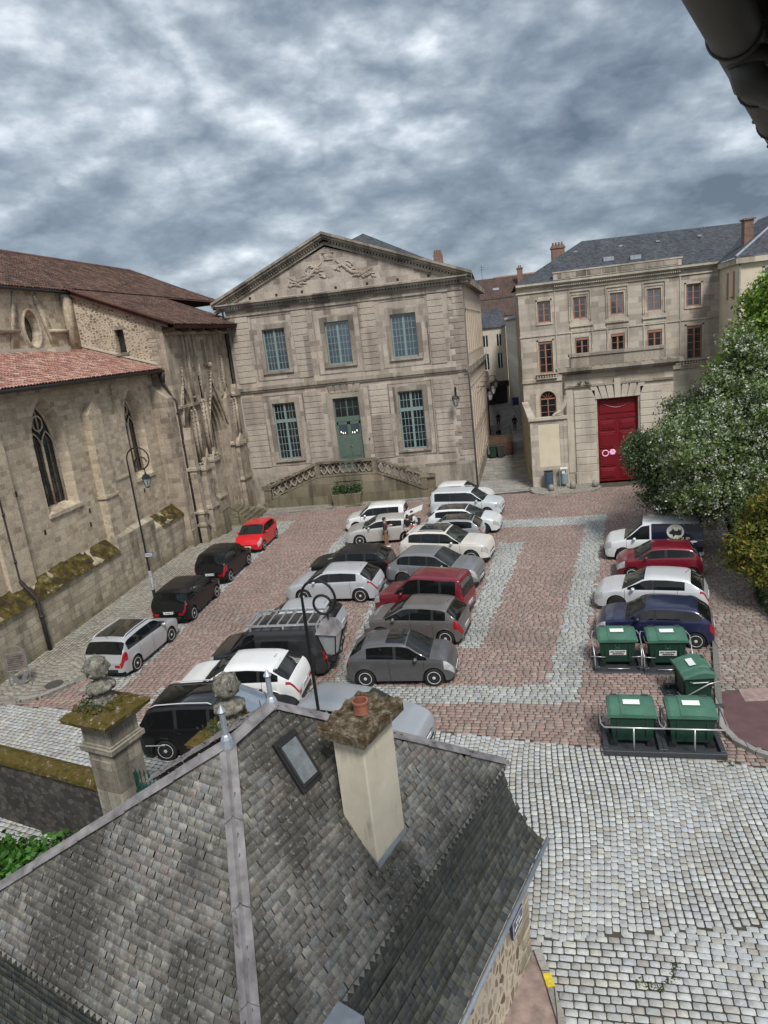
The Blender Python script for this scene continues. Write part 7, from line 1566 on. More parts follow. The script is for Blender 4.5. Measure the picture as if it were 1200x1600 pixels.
car('dark red leisure van with tall square rear windows in the right middle row', (.155, .010, .020), (-3.55, 26.45), R(164), L=4.05, W=1.66, H=1.80, wb=2.6, fo=.78, wr=.30, prof=boxy(4.05, 1.78, 1.0, 1.75, (.75, .90, 1.04)), gl=(0, 3.72), pillars=(2.15, 3.05), metal=.1, rim='seven', cat='van', name='parked_van', doors=(1.1, 2.1, 3.1), tail=(.08, 2, 5, 0), bz=(1.0, 1.04), tumble=.11)
car('brownish grey hatchback between the dark red van and the small matt grey car', (.15, .138, .132), (-3.62, 24.15), R(169), L=3.95, W=1.70, H=1.50, wb=2.51, fo=.80, prof=hatch(3.95, 1.50, .92, 1.72, 3.35, 3.80, (.70, .84, 1.0)), gl=(0, 3.35), pillars=(1.98, 2.85), metal=.6, tail=(.30, 2, 5, 0), doors=(1.05, 2.02, 2.85))
fi, _ = row('small matt grey three-door city car with dark glass roof and many-spoke wheels', (.10, .10, .102), (-2.66, 20.25), (-4.94, 20.3), -1, L=3.65, W=1.63, H=1.49, wb=2.30, fo=.70, wr=.31, prof=hatch(3.65, 1.49, .82, 1.55, 3.0, 3.5, (.66, .86, 1.0), 1.08, .85), gl=(0, 2.9), pillars=(1.95,), metal=.6, rim='ten', roofdark=(1.6, 2.25), doors=(1.0, 2.15), tail=(.22, 3, 5, 0), tumble=.16)
car('light grey hatchback half hidden behind the slate roof ridge and chimney', (.36, .38, .40), (-4.55, 17.1), R(-14), L=4.2, W=1.78, H=1.46, wb=2.6, fo=.86, prof=hatch(4.2, 1.46, 1.05, 1.85, 3.6, 4.05), gl=(0, 3.6), pillars=(2.1, 3.0), metal=.6)
# right-hand row
kv, kvi = car('white panel van with navy rear panel and a wolf emblem under the trees', (.70, .71, .72), (6.65, 32.0), R(168), L=4.25, W=1.83, H=1.82, wb=2.70, fo=.86, wr=.32, prof=boxy(4.25, 1.81, .92, 1.7, (.76, .92, 1.08), 1.15), gl=(0, 1.98), pillars=(), metal=.1, rimc='darkalloy', cat='van', group='parked vans', name='parked_van', van=True, doors=(1.0, 2.02), rearglass=(4.09, 4.16), tumble=.10, bz=(1.02, 1.06), tail=(.08, 2, 5, 0), bumperdark=True)
nav = plain('navy_wrap', (.006, .008, .028), .35, coat=.8); b = B()
for s_ in (1, -1):
    xa, xb = 2.125 - 2.08, -2.09; 
    pr = [(.50, .915), (.74, .930), (1.0, .905), (1.06, .893), (1.4, .852), (1.66, .818), (1.78, .802)]
    for k in range(len(pr) - 1): b.quad((xa, s_ * pr[k][1], pr[k][0]), (xb, s_ * pr[k][1], pr[k][0]), (xb, s_ * pr[k + 1][1], pr[k + 1][0]), (xa, s_ * pr[k + 1][1], pr[k + 1][0]))
build_each(b, 'navy_side_panel', nav, kv)
b = B(); yv = lambda z: .915 - (z - 1.0) * .135 + .012; cz = 1.42; cxv = -.95
b.poly([(cxv + .36 * math.cos(a), yv(cz + .34 * math.sin(a)), cz + .34 * math.sin(a)) for a in np.linspace(0, 2 * PI, 29)[:-1]]); lg = b.build('round_emblem', plain('emblem_cream', (.62, .60, .52), .5), kv)
b = B(); wolf = [(-.26, -.10), (-.26, .16), (-.20, .05), (-.14, .14), (-.08, .04), (.02, .05), (.10, .15), (.16, .05), (.26, .0), (.24, -.10), (.12, -.12), (.10, -.24), (.04, -.20), (.0, -.13), (-.12, -.16), (-.20, -.16)]
b.poly([(cxv + .10 - p[0] if False else cxv - p[0] * -1, yv(cz + p[1]) + .004, cz + p[1]) for p in wolf]); b.build('wolf_silhouette', M['ink'], lg)
tx = text(kv, 'Il LOUP', (cxv - .20, yv(1.10) + .010, 1.10), .24, plain('emblem_gold', (.55, .48, .30), .5), (PI / 2 + .12, 0, PI), 'lettering', 'CENTER', .006)
b = B(); b.box(.02, 1.55, .918, .935, .50, .62); b.box(.02, 1.55, -.935, -.918, .50, .62); build_each(b, 'rubbing_strip', M['blackpl'], kv)
b = B(); b.cbox(1.95, 2.16, -.74, .74, .24, .58, .03); b.build('front_bumper', M['blackpl'], kv)
car('dark red small hatchback between the navy and white van and the white hatchback', (.16, .006, .018), (6.35, 29.55), R(171), L=3.43, W=1.63, H=1.42, wb=2.35, fo=.62, wr=.28, prof=hatch(3.43, 1.42, .75, 1.45, 3.0, 3.32, (.68, .80, .95), 1.0, .8), gl=(0, 3.1), pillars=(2.0,), metal=.1, rim='seven', doors=(.95, 2.05))
car('pearl white hatchback second from the bins in the right-hand row', (.62, .63, .64), (5.32, 26.1), R(165), L=4.06, W=1.73, H=1.45, wb=2.59, fo=.85, wr=.33, prof=hatch(4.06, 1.45, 1.05, 1.85, 3.4, 3.9), gl=(0, 3.25), pillars=(2.15,), metal=.4, rimc='darkalloy', doors=(1.15, 2.2, 3.0), tail=(.30, 3, 5, 0))
car('dark blue older hatchback directly behind the green bins', (.014, .018, .058), (4.85, 23.35), R(167), L=3.80, W=1.64, H=1.42, wb=2.47, fo=.75, wr=.29, prof=hatch(3.80, 1.42, 1.0, 1.65, 3.25, 3.68, (.66, .80, .94), .98, .8), gl=(0, 3.4), pillars=(1.95, 2.8), metal=.4, rim='seven', tail=(.16, 2, 5, 0), doors=(1.05, 2.0, 2.8), wind=M['windscreen'])
# ---------------------------------------------------------------- lamp posts
def loop_lamp(label, x, y, h, s, dirv, lean=0.0, group='looped lamp posts'):
    t = thing('lamp_post', label, 'lamp post', (x, y, 0), dirv, group); b = B()
    b.lathe([(.10, 0), (.10, .25), (.075, .3), (.07, 1.6), (.05, 1.65), (.042, 2.5)], n=12)
    pts = [(0, 0, 1.6), (0, 0, h - 1.4 * s)]; R1 = .55 * s
    cx, cz = R1, h - R1
    for a in np.linspace(PI, -.35 * PI, 22): pts.append((cx + R1 * math.cos(a), 0, cz + R1 * math.sin(a) * 1.0))
    R2 = .30 * s; e = pts[-1]
    for a in np.linspace(-.35 * PI, -1.95 * PI, 22): pts.append((e[0] - R2 * math.cos(-.35 * PI) + R2 * math.cos(a) , 0, e[2] - R2 * math.sin(-.35 * PI) + R2 * math.sin(a)))
    b.tube(pts, [.042] * 2 + [.032] * (len(pts) - 2), 8); b.build('post', M['iron'], t, smooth=True, angle=40)
    hx = cx + R1 * .42; hz_ = h - 2 * R1 - .02
    b = B(); b.tube([(hx, 0, hz_ + .05), (hx, 0, hz_ - .10)], .02, 6); b.build('hanger', M['iron'], t)
    return t, hx, hz_
t, hx, hz_ = loop_lamp('tall black looped lamp post with hanging lantern before the church wall', -17.0, 28.95, 7.6, .95, R(5)); lantern(t, hx, 0, hz_ - .80, .85)
M['stick'] = plain('peeling_stickers', (.35, .35, .36), .6, var=.9, scale=14.0)
b = B(); b.box(-.05, .36, -.075, -.06, 2.35, 2.58); b.build('name_plate', M['blue'], t); b = B(); [b.box(-.03, .34, -.082, -.0755, z, z + .028) for z in (2.39, 2.455, 2.52)]; b.build('white_lines', M['white'], t)
b = B(); b.lathe([(.082, .0), (.082, .95)], (0, 0, .7), 12); b.build('stickers', M['stick'], t)
t, hx, hz_ = loop_lamp('black looped lamp post rising behind the slate roof, its lantern lid open', -4.86, 14.6, 5.95, .78, R(-10))
b = B(); b.add([(hx - .27, -.27, hz_ - .38), (hx + .27, -.27, hz_ - .38), (hx + .27, .27, hz_ - .38), (hx - .27, .27, hz_ - .38), (hx - .14, -.14, hz_ - .10), (hx + .14, -.14, hz_ - .10), (hx + .14, .14, hz_ - .10), (hx - .14, .14, hz_ - .10)], [(0, 1, 5, 4), (1, 2, 6, 5), (2, 3, 7, 6), (3, 0, 4, 7), (4, 5, 6, 7), (0, 3, 2, 1)]); b.build('lantern_cap', M['zinc'], t)
b = B()
for sx, sy in ((-1, -1), (1, -1), (1, 1), (-1, 1)): b.tube([(hx + .24 * sx, .24 * sy, hz_ - .40), (hx + .12 * sx, .12 * sy, hz_ - .95)], .016, 5)
b.tube([(hx - .12, -.12, hz_ - .95), (hx + .12, -.12, hz_ - .95), (hx + .12, .12, hz_ - .95), (hx - .12, .12, hz_ - .95)], .018, 5, closed=True); b.tube([(hx + .1, -.1, hz_ - .95), (hx + .34, -.2, hz_ - .80), (hx + .42, -.24, hz_ - .45)], .016, 5); b.build('lantern_frame', M['iron'], t)
g = B(); g.add([(hx - .22, -.22, hz_ - .42), (hx + .22, -.22, hz_ - .42), (hx + .22, .22, hz_ - .42), (hx - .22, .22, hz_ - .42), (hx - .11, -.11, hz_ - .94), (hx + .11, -.11, hz_ - .94), (hx + .11, .11, hz_ - .94), (hx - .11, .11, hz_ - .94)], [(4, 5, 1, 0), (5, 6, 2, 1), (6, 7, 3, 2), (7, 4, 0, 3)]); g.build('lantern_glass', M['lampglass'], t)

# ---------------------------------------------------------------- litter bins, signs, stones
def street_bin(label, x, y, col, r, h, sqr=False):
    t = thing('litter_bin', label, 'litter bin', (x, y, .11)); b = B()
    if not sqr: b.lathe([(r * .9, 0), (r, .03), (r, h), (r * 1.06, h + .01), (r * 1.06, h + .05), (r * .85, h + .06), (r * .8, h - .08)], n=20); b.build('drum', col, t, smooth=True, angle=40); l = B(); l.lathe([(r * .8, h - .1), (.01, h - .1)], n=16); l.box(-r, r, .1, .14, h, h + .14); l.build('opening', M['ink'], t)
    else:
        b.box(-r, -r + .04, -.03, .03, 0, h + .5); b.lathe([(r * .8, .22), (r * .86, .25), (r * .86, h), (r * .8, h + .02)], (.05, 0, 0), 16); b.build('drum', col, t); l = B(); l.box(-r * .9, r * 1.0, -.16, .2, h + .32, h + .38); l.box(-.10, .08, -.04, .04, h, h + .3); l.build('hood', M['white'], t)
    return t
street_bin('dark blue-grey round litter bin against the cream panelled wall', 3.05, 46.85, plain('blue_grey_enamel', (.055, .085, .12), .4, coat=.3), .30, 1.05)
street_bin('pale grey hooded litter bin between the round bin and the red gate', 4.05, 46.95, plain('pale_grey_enamel', (.22, .28, .30), .4, coat=.3), .27, .92, True)
for k, (x, y, h, l) in enumerate(((3.12, 46.0, .42, 'short weathered granite post in front of the round litter bin'), (4.55, 46.2, .50, 'stubby granite post beside the hooded litter bin'), (6.0, 46.3, .45, 'low rounded guard stone at the left foot of the red gate'))):
    b = B(); b.lathe([(.19, 0), (.18, h * .7), (.13, h * .95), (.03, h)], n=10); o = b.build('guard_stone', M['kerb'], None, smooth=True); o.location = (x, y, .11); tag(o, l, 'guard stone', 'granite guard stones')
for k, (x, l) in enumerate(((5.35, 'left one of the two dark pigeons on the gateway ledge'), (5.85, 'right one of the two dark pigeons on the gateway ledge'))):
    t = thing('pigeon', l, 'bird', (x, 47.40, 6.80), R(20 + 150 * k), 'pigeons on the gateway'); b = B()
    b.ball((0, 0, .10), .15, .075, .08, 10); b.ball((.13, 0, .20), .045, .04, .045, 8); b.tube([(.07, 0, .14), (.13, 0, .20)], [.055, .04], 8); b.add([(-.10, -.04, .10), (-.10, .04, .10), (-.30, .03, .05), (-.30, -.03, .05), (-.1, 0, .06)], [(0, 1, 2, 3), (0, 3, 4), (1, 4, 2)]); b.lathe([(.012, 0), (.001, .05)], (.18, 0, .18), 6); b.tube([(.02, .02, .05), (.02, .02, -.02)], .008, 4); b.tube([(.02, -.02, .05), (.02, -.02, -.02)], .008, 4)
    b.build('body', plain('pigeon_grey', (.05, .05, .06), .7), t, smooth=True)
# A-frame notice at the far left, manhole covers
t = thing('notice_frame', 'arched metal notice frame standing on the pavement at the left edge', 'notice frame', (-18.25, 20.75, .13), R(15)); b = B()
b.tube([(-.38, 0, 0), (-.38, 0, 1.25), (-.30, 0, 1.48), (-.12, 0, 1.60), (.12, 0, 1.60), (.30, 0, 1.48), (.38, 0, 1.25), (.38, 0, 0)], .022, 8); b.tube([(-.38, 0, .62), (.38, 0, .62)], .018, 6); b.tube([(-.38, 0, 1.3), (.38, 0, 1.3)], .015, 6); b.poly([(-.38, .0, .55), (-.10, .0, .0), (.10, .0, .0), (.38, .0, .55), (.22, .0, .55), (.0, .0, .16), (-.22, .0, .55)]); b.build('frame', M['pipegrey'], t, smooth=True, angle=40)
b = B(); b.box(-.36, .36, -.008, .008, .66, 1.28); pn = b.build('notice_panel', plain('faded_notice', (.16, .13, .12), .6, var=.5, scale=4.0), t)
b = B(); [b.box(-.30, .30 - .1 * (k % 3), -.012, -.009, 1.18 - k * .08, 1.20 - k * .08) for k in range(6)]; b.build('faded_lines', M['pipe'], pn)
for nm, x, y, w, l in (('manhole_cover', -14.95, 20.65 + 1.0, .0, ''),): pass
b = B(); b.lathe([(.33, 0), (.33, .02)], n=24); o = b.build('manhole_cover', plain('cast_iron', (.07, .065, .06), .6, var=.3, scale=20.0)); o.location = (-16.9, 20.75, .128); tag(o, 'round cast iron manhole cover in the pavement near the notice frame', 'manhole cover')
b = B(); b.box(-.55, .55, -.4, .4, 0, .02); o = b.build('manhole_cover', plain('dark_cover', (.04, .035, .03), .6, var=.3)); o.location = (-16.35, 23.2, .128); tag(o, 'dark square inspection cover behind the silver estate car', 'manhole cover')
# patch of lifted setts with moss in the foreground
ms = leaves('moss_tufts', [(x, y, .035) for x, y in ((1.75, 9.85), (1.9, 9.78), (2.2, 9.85), (2.35, 10.0), (2.4, 10.2), (2.05, 9.7), (5.1, 15.95), (5.15, 16.05), (5.0, 16.15))], (.05, .05, .008), 500, .018, [(.06, .08, .02), (.09, .10, .03), (.05, .09, .02)], None, flat=1.5); tag(ms, 'small tufts of moss between the paving setts', 'moss', kind='stuff')

# ---------------------------------------------------------------- big green bins on their docks
def container(label, x, y, rz, front='stickers', rail='back', W=1.14, D=.80, dw=1.50):
    dk = thing('bin_dock', 'grey plastic floor dock under the ' + label[0], 'bin dock', (x, y, .03), rz, 'docks under the green bins')
    b = B(); b.cbox(-dw / 2, dw / 2, -.72, .62, 0, .045, .01)
    for q in ((-dw / 2, dw / 2, -.74, -.62, 0, .16) if rail == 'front' else (-dw / 2, -dw / 2 + .001, 0, .001, 0, .001), (-dw / 2, -dw / 2 + .13, -.62, .62, 0, .17), (dw / 2 - .13, dw / 2, -.62, .62, 0, .17)):
        if q[1] - q[0] > .01: b.cbox(*q, .012)
    b.build('floor_tray', M['dock'], dk)
    b = B()
    if rail == 'front':
        b.tube([(-.80, .45, .12), (-.80, .45, .80), (-.80, -.48, .80), (-.72, -.66, .80), (.72, -.66, .80), (.80, -.50, .80), (.80, .45, .80), (.80, .45, .12)], .022, 8); b.tube([(0, -.66, .80), (0, -.68, .05)], .022, 8)
    else:
        for s in (-1, 1): b.tube([(s * .50 + s * .08, -.50, .12), (s * .72, -.50, .12), (s * .72, -.48, .48), (s * .76, .2, .90), (s * .70, .5, .92), (s * .5, .52, .9)], .018, 8); b.tube([(s * .30 + s * .1, -.56, .50), (s * .85, -.50, .50)], .014, 6)
        b.tube([(-.34, -.58, .10), (.34, -.58, .10)], .02, 8)
    b.build('guide_rail', M['steel'], dk, smooth=True)
    t = thing('wheeled_container', label[1], 'waste container', (x, y, .05), rz, 'large green wheeled waste containers')
    h0, h1 = .20, .98; b = B(); w0, w1, d0, d1 = W / 2 * .86, W / 2 * .97, D / 2 * .80, D / 2 * .96
    b.add([(-w0, -d0, h0), (w0, -d0, h0), (w0, d0, h0), (-w0, d0, h0), (-w1, -d1, h1), (w1, -d1, h1), (w1, d1, h1), (-w1, d1, h1)], [(0, 3, 2, 1), (0, 1, 5, 4), (1, 2, 6, 5), (2, 3, 7, 6), (3, 0, 4, 7)])
    b.cbox(-w1 - .03, w1 + .03, -d1 - .03, d1 + .03, h1 - .07, h1 + .01, .012)
    for s in (-1, 1): b.cbox(s * .36 - .03, s * .36 + .03, -d1 - .0, -d0 + .1, .34, .92, .012)
    b.build('body', M['bingreen'], t)
    b = B(); n = 10; vs = []
    for i in range(n + 1):
        tt = i / n; yy = -d1 - .05 + (2 * d1 + .08) * tt; zz_ = 1.0 + .17 * math.sin(min(1, tt * 1.35) * PI / 2) - (.06 * max(0, tt - .75) * 4)
        for xx in (-w1 - .05, -w1 + .03, -.30, -.27, .27, .30, w1 - .03, w1 + .05): vs.append((xx, yy, zz_ - (.05 if abs(xx) > w1 else 0) + (.022 if abs(xx) < .28 else 0)))
    b.add(vs, [(i * 8 + j, i * 8 + j + 1, (i + 1) * 8 + j + 1, (i + 1) * 8 + j) for i in range(n) for j in range(7)])
    b.box(-w1 - .05, w1 + .05, -d1 - .06, -d1 - .03, .93, 1.01); b.box(-w1 - .045, w1 + .045, d1, d1 + .03, .93, 1.09)
    for s in (-1, 1): b.add([(s * (w1 + .05), -d1 - .05, .95)] + [(s * (w1 + .05), -d1 - .05 + (2 * d1 + .08) * i / n, vs[i * 8][2]) for i in range(n + 1)] + [(s * (w1 + .05), d1 + .03, .95)], [tuple(range(n + 3))])
    l = b.build('lid', M['lidgreen'], t)
    b = B(); b.box(-.20, .27, -.20, .08, 1.318, 1.322) if False else b.add([(-.20, -.16, 1.172), (.22, -.16, 1.172), (.22, .02, 1.208), (-.20, .02, 1.208)], [(0, 1, 2, 3)]); b.build('label', M['plate'], l)
    b = B(); [b.box(s * .40 - .09, s * .40 + .09, d1 - .02, d1 + .05, 1.07, 1.14) for s in (-1, 1)]; build_each(b, 'hinge', M['dock'], l)
    if front == 'stickers':
        b = B(); b.add([(-.26, -d0 - .055, .46), (.26, -d0 - .055, .46), (.26, -d0 - .075, .64), (-.26, -d0 - .075, .64)], [(0, 1, 2, 3)]); lb = b.build('label', M['plate'], t); text(lb, 'BAC COLLECTIF', (0, -d0 - .080, .585), .062, M['ink'], bold=.002); b = B(); [b.box(x - .018, x + .018, -d0 - .072, -d0 - .060, .49, .53) for x in (-.14, -.09, -.04, .01, .06, .11, .16)]; b.build('worn_lettering', M['ink'], lb)
        b = B(); y = -d1 + .005; b.tube([(.0 + .07 * math.cos(a), y, .80 + .09 * math.sin(a)) for a in np.linspace(0, 2 * PI, 13)[:-1]], .008, 5, closed=True); b.box(-.16, .16, y - .008, y, .915, .925); b.box(-.10, .10, y, y + .01, .69, .70); b.build('embossed_mark', M['lidgreen'], t)
    b = B()
    for s in (-1, 1):
        for q in (-1, 1): b.lathe([(.02, -.03), (.10, -.03), (.10, .03), (.02, .03)], (s * .46, q * .30, .11), 14, axis='y'); b.box(s * .46 - .03, s * .46 + .03, q * .30 - .05, q * .30 + .05, .12, .24)
    build_each(b, 'castor', M['rubber'], t)
    b = B(); [b.tube([(s * (w1 + .02), -.25, .85), (s * (w1 + .09), -.2, .86), (s * (w1 + .09), .2, .86), (s * (w1 + .02), .25, .85)], .014, 6) for s in (-1, 1)]; build_each(b, 'side_handle', M['steel'], t)
    return t
container(('leftmost container of the far pair', 'left green waste container of the labelled pair nearest the blue car'), 3.28, 21.45, R(-3), 'stickers', 'sides')
container(('container at the right of the far pair', 'right green waste container of the labelled pair nearest the blue car'), 4.78, 21.30, R(-3), 'stickers', 'sides')
container(('side-turned container', 'green waste container turned sideways, alone between the two pairs'), 5.02, 19.1, R(-86), '', 'sides', dw=1.45)
container(('front left container', 'green waste container at the left of the front pair, inside a steel rail'), 2.92, 17.02, R(-4), '', 'front')
container(('front right container', 'green waste container at the right of the front pair, inside a steel rail'), 4.38, 16.92, R(-4), '', 'front')

# wheelie bins, timber screen and planters in the lane
for k, (x, m_, l) in enumerate(((-.72, M['bingreen'], 'green wheelie bin against the timber screen in the lane'), (-.05, M['dock'], 'black wheelie bin beside the green one in the lane'))):
    t = thing('wheelie_bin', l, 'wheelie bin', (x, 60.1, .05), 0, 'wheelie bins in the lane'); b = B(); b.add([(-.24, -.28, .08), (.24, -.28, .08), (.24, .24, .08), (-.24, .24, .08), (-.29, -.36, 1.0), (.29, -.36, 1.0), (.29, .34, 1.0), (-.29, .34, 1.0)], [(0, 3, 2, 1), (0, 1, 5, 4), (1, 2, 6, 5), (2, 3, 7, 6), (3, 0, 4, 7)]); b.build('body', m_, t); b = B(); b.cbox(-.31, .31, -.40, .38, 1.0, 1.07, .02); b.build('lid', m_, t); b = B(); [b.lathe([(.02, -.03), (.1, -.03), (.1, .03), (.02, .03)], (s * .26, .26, .1), 12, axis='y') for s in (-1, 1)]; b.build('wheel', M['rubber'], t)
t = thing('timber_screen', 'brown timber enclosure around the outdoor tables in the lane', 'screen', (-.95, 60.7, .02)); b = B()
for k in range(11): b.box(-.1, 1.95, -.03, .03, .08 + k * .155, .08 + k * .155 + .14)
for k in range(11): b.box(1.92, 1.98, -.03, 7.5, .08 + k * .13, .08 + k * .13 + .12)
b.box(-.1, 2.0, -.06, .06, 1.78, 1.84); b.box(1.88, 2.02, -.06, 7.5, 1.50, 1.56); b.build('slats', M['wood'], t)
for k, y in enumerate((63.0, 65.2)):
    tb = thing('cafe_table', ('nearer' if k == 0 else 'farther') + ' dark table inside the timber enclosure in the lane', 'table', (.1, y, .02), 0, 'tables in the lane'); b = B(); b.box(-.6, .6, -.4, .4, .72, .76); [b.box(s * .5 - .03, s * .5 + .03, q * .3 - .03, q * .3 + .03, 0, .72) for s in (-1, 1) for q in (-1, 1)]; b.build('table_top', M['dock'], tb)
t = thing('blue_shop_sign', 'small blue shop sign on the right-hand side of the lane', 'sign', (1.95, 80, 2.2)); b = B(); b.box(-.35, .35, -.04, .04, 0, .9); b.build('sign_board', M['blue'], t)

# ---------------------------------------------------------------- people
def skin(name, joints, m, parent, sub=2):
    """joints: chain dict name:(pos, radius, parent)"""
    me = bpy.data.meshes.new(name); keys = list(joints); ix = {k: i for i, k in enumerate(keys)}
    me.from_pydata([joints[k][0] for k in keys], [(ix[k], ix[joints[k][2]]) for k in keys if joints[k][2]], [])
    o = finish(me, name, m, parent); md = o.modifiers.new('skin', 'SKIN'); md.use_smooth_shade = True
    for k in keys:
        v = me.skin_vertices[0].data[ix[k]]; r = joints[k][1]; v.radius = r if isinstance(r, tuple) else (r, r); v.use_root = joints[k][2] is None
    s = o.modifiers.new('sub', 'SUBSURF'); s.levels = sub; s.render_levels = sub
    bpy.context.view_layer.update(); dg = bpy.context.evaluated_depsgraph_get(); n = bpy.data.meshes.new_from_object(o.evaluated_get(dg)); o.modifiers.clear(); o.data = n; n.name = name
    n.polygons.foreach_set('use_smooth', [True] * len(n.polygons)); return o
def person(label, x, y, rz, z0=0.03, hgt=1.76, arms='phone', top=(.05, .04, .045), leg=(.20, .13, .075), shoe=(.6, .6, .6), skirt=False, lean=0.0, step=.05, far=False, bag=None):
    s = hgt / 1.76; t = thing('person', label, 'person', (x, y, z0), rz); V = lambda a, b_, c: ((a + lean * max(0, c - .95)) * s, b_ * s, c * s)    # faces +x
    sh = 1.44
    hips = (-.02, 0, .97); J = {'pelvis': (V(*hips), (.15 * s, .11 * s), None), 'waist': (V(0, 0, 1.10), (.14 * s, .10 * s), 'pelvis'), 'chest': (V(0, 0, 1.30), (.165 * s, .115 * s), 'waist'), 'neck0': (V(0, 0, 1.46), (.075 * s, .06 * s), 'chest'), 'neck': (V(.01, 0, 1.53), .052 * s, 'neck0'), 'head': (V(.03, 0, 1.62), (.078 * s, .088 * s), 'neck'), 'crown': (V(.02, 0, 1.70), (.070 * s, .075 * s), 'head')}
    legs = {}
    for sd, q in (('l', 1), ('r', -1)):
        dx = step * q
        legs[sd] = [(.0, .10 * q, .90), (.03 + dx, .11 * q, .50), (-.01 + dx, .115 * q, .09), (.13 + dx, .125 * q, .045)]
        J['hip' + sd] = (V(*legs[sd][0]), .085 * s, 'pelvis'); J['knee' + sd] = (V(*legs[sd][1]), .055 * s, 'hip' + sd); J['ankle' + sd] = (V(*legs[sd][2]), .042 * s, 'knee' + sd); J['toe' + sd] = (V(*legs[sd][3]), .035 * s, 'ankle' + sd)
    pos = {'phone': [(.02, .20, sh - .03), (-.04, .27, 1.17), (.20, .14, 1.24), (.30, .08, 1.30)], 'down': [(.0, .20, sh - .03), (-.03, .25, 1.14), (.04, .25, .88), (.07, .24, .80)], 'reach': [(.02, .20, sh - .03), (.14, .25, 1.18), (.36, .16, 1.12), (.45, .13, 1.10)]}
    arm = {}
    for sd, q in (('l', 1), ('r', -1)):
        a = pos[arms if (arms != 'phone' or q == 1) else 'phone']; a = [(p[0], p[1] * q, p[2]) for p in a]; arm[sd] = a
        J['sh' + sd] = (V(*a[0]), .060 * s, 'chest'); J['el' + sd] = (V(*a[1]), .042 * s, 'sh' + sd); J['wr' + sd] = (V(*a[2]), .030 * s, 'el' + sd); J['pa' + sd] = (V(*a[3]), (.040 * s, .020 * s), 'wr' + sd)
        if not far:
            d = Vector(a[3]) - Vector(a[2]); d.normalize(); u = Vector((0, 1, 0)) if abs(d.y) < .8 else Vector((1, 0, 0))
            for f in range(4):
                p1 = Vector(a[3]) + d * .045 + u * (.022 * (f - 1.5)); p2 = p1 + d * (.038 + .006 * (f in (1, 2))) + Vector((0, 0, -.012)); J['f%d%s' % (f, sd)] = (V(*p1), .010 * s, 'pa' + sd); J['g%d%s' % (f, sd)] = (V(*p2), .008 * s, 'f%d%s' % (f, sd))
            p1 = Vector(a[2]) + d * .05 - u * .045 * q + Vector((.01, 0, .01)); J['th' + sd] = (V(*p1), .010 * s, 'pa' + sd)
    body = skin('body', J, M['skin'], t, 1 if far else 2)
    c_top = cloth('cloth_top_%03d' % len(bpy.data.materials), top); c_leg = cloth('cloth_leg_%03d' % len(bpy.data.materials), leg)
    T = {'w': (V(-.01, 0, 1.00), (.168 * s, .125 * s), None), 'c0': (V(0, 0, 1.15), (.158 * s, .122 * s), 'w'), 'c': (V(0, 0, 1.30), (.185 * s, .132 * s), 'c0'), 'n': (V(.0, 0, 1.45), (.095 * s, .08 * s), 'c')}
    for sd in 'lr':
        a = arm[sd]; T['s' + sd] = (V(*a[0]), .075 * s, 'c'); T['e' + sd] = (V(*a[1]), .056 * s, 's' + sd); m_ = [a[1][k] * .2 + a[2][k] * .8 for k in range(3)]; T['h' + sd] = (V(*m_), .042 * s, 'e' + sd)
    skin('shirt', T, c_top, t, 1 if far else 2)
    Tr = {'p': (V(-.02, 0, .98), (.160 * s, .125 * s), None)}
    for sd in 'lr':
        a = legs[sd]; Tr['h' + sd] = (V(*a[0]), .102 * s, 'p'); Tr['k' + sd] = (V(*a[1]), .072 * s, 'h' + sd); Tr['a' + sd] = (V(a[2][0], a[2][1], .14), .055 * s, 'k' + sd)
    skin('trousers', Tr, c_leg, t, 1 if far else 2)
    b = B()
    for sd, q in (('l', 1), ('r', -1)): a = legs[sd]; b.ball(V(a[2][0] + .05, a[2][1], .045), .135 * s, .050 * s, .045 * s, 12); b.ball(V(a[2][0] - .01, a[2][1], .08), .055 * s, .045 * s, .05 * s, 10)
    b.build('shoes', plain('shoe_%03d' % len(bpy.data.materials), shoe, .6), t, smooth=True)
    b = B(); b.ball(V(.0, 0, 1.695), .100 * s, .088 * s, .085 * s, 14, .02); b.ball(V(-.035, 0, 1.64), .075 * s, .082 * s, .085 * s, 12); b.build('hair', M['hair'], t, smooth=True)
    if not far:
        b = B(); b.ball(V(.117, 0, 1.615), .018 * s, .013 * s, .024 * s, 8); [b.ball(V(.020, q * .080, 1.615), .018 * s, .010 * s, .028 * s, 8) for q in (-1, 1)]; b.build('nose_and_ears', M['skin'], t, smooth=True)
        b = B(); [b.ball(V(.104, q * .032, 1.638), .010 * s, .013 * s, .008 * s, 8) for q in (-1, 1)]; b.box(*[c_ * s for c_ in (.104 + lean * .6, .112 + lean * .6, -.022, .022, 1.568, 1.574)]); b.build('eyes_and_mouth', M['ink'], t, smooth=True)
    return t
p1 = person('standing man in a dark long-sleeved top, tan trousers and white shoes, looking at a paper', -6.55, 35.55, R(10), arms='phone', top=(.045, .035, .04), leg=(.22, .13, .07), shoe=(.7, .7, .7))
b = B(); b.add([(.26, -.10, 1.26), (.42, -.10, 1.30), (.42, .10, 1.30), (.26, .10, 1.26), (.26, -.10, 1.264), (.42, -.10, 1.304), (.42, .10, 1.304), (.26, .10, 1.264)], [(0, 3, 2, 1), (4, 5, 6, 7), (0, 1, 5, 4), (2, 3, 7, 6)]); o = b.build('paper', M['plate']); o.location = (-6.55, 35.55, .03); o.rotation_euler = (0, 0, R(10)); tag(o, 'white sheet of paper held by the standing man', 'paper')
p2 = person('person in black top and beige trousers at the open boot of the silver hatchback', -5.35, 36.10, R(75), arms='reach', top=(.012, .012, .014), leg=(.36, .29, .22), shoe=(.08, .06, .05), hgt=1.68)
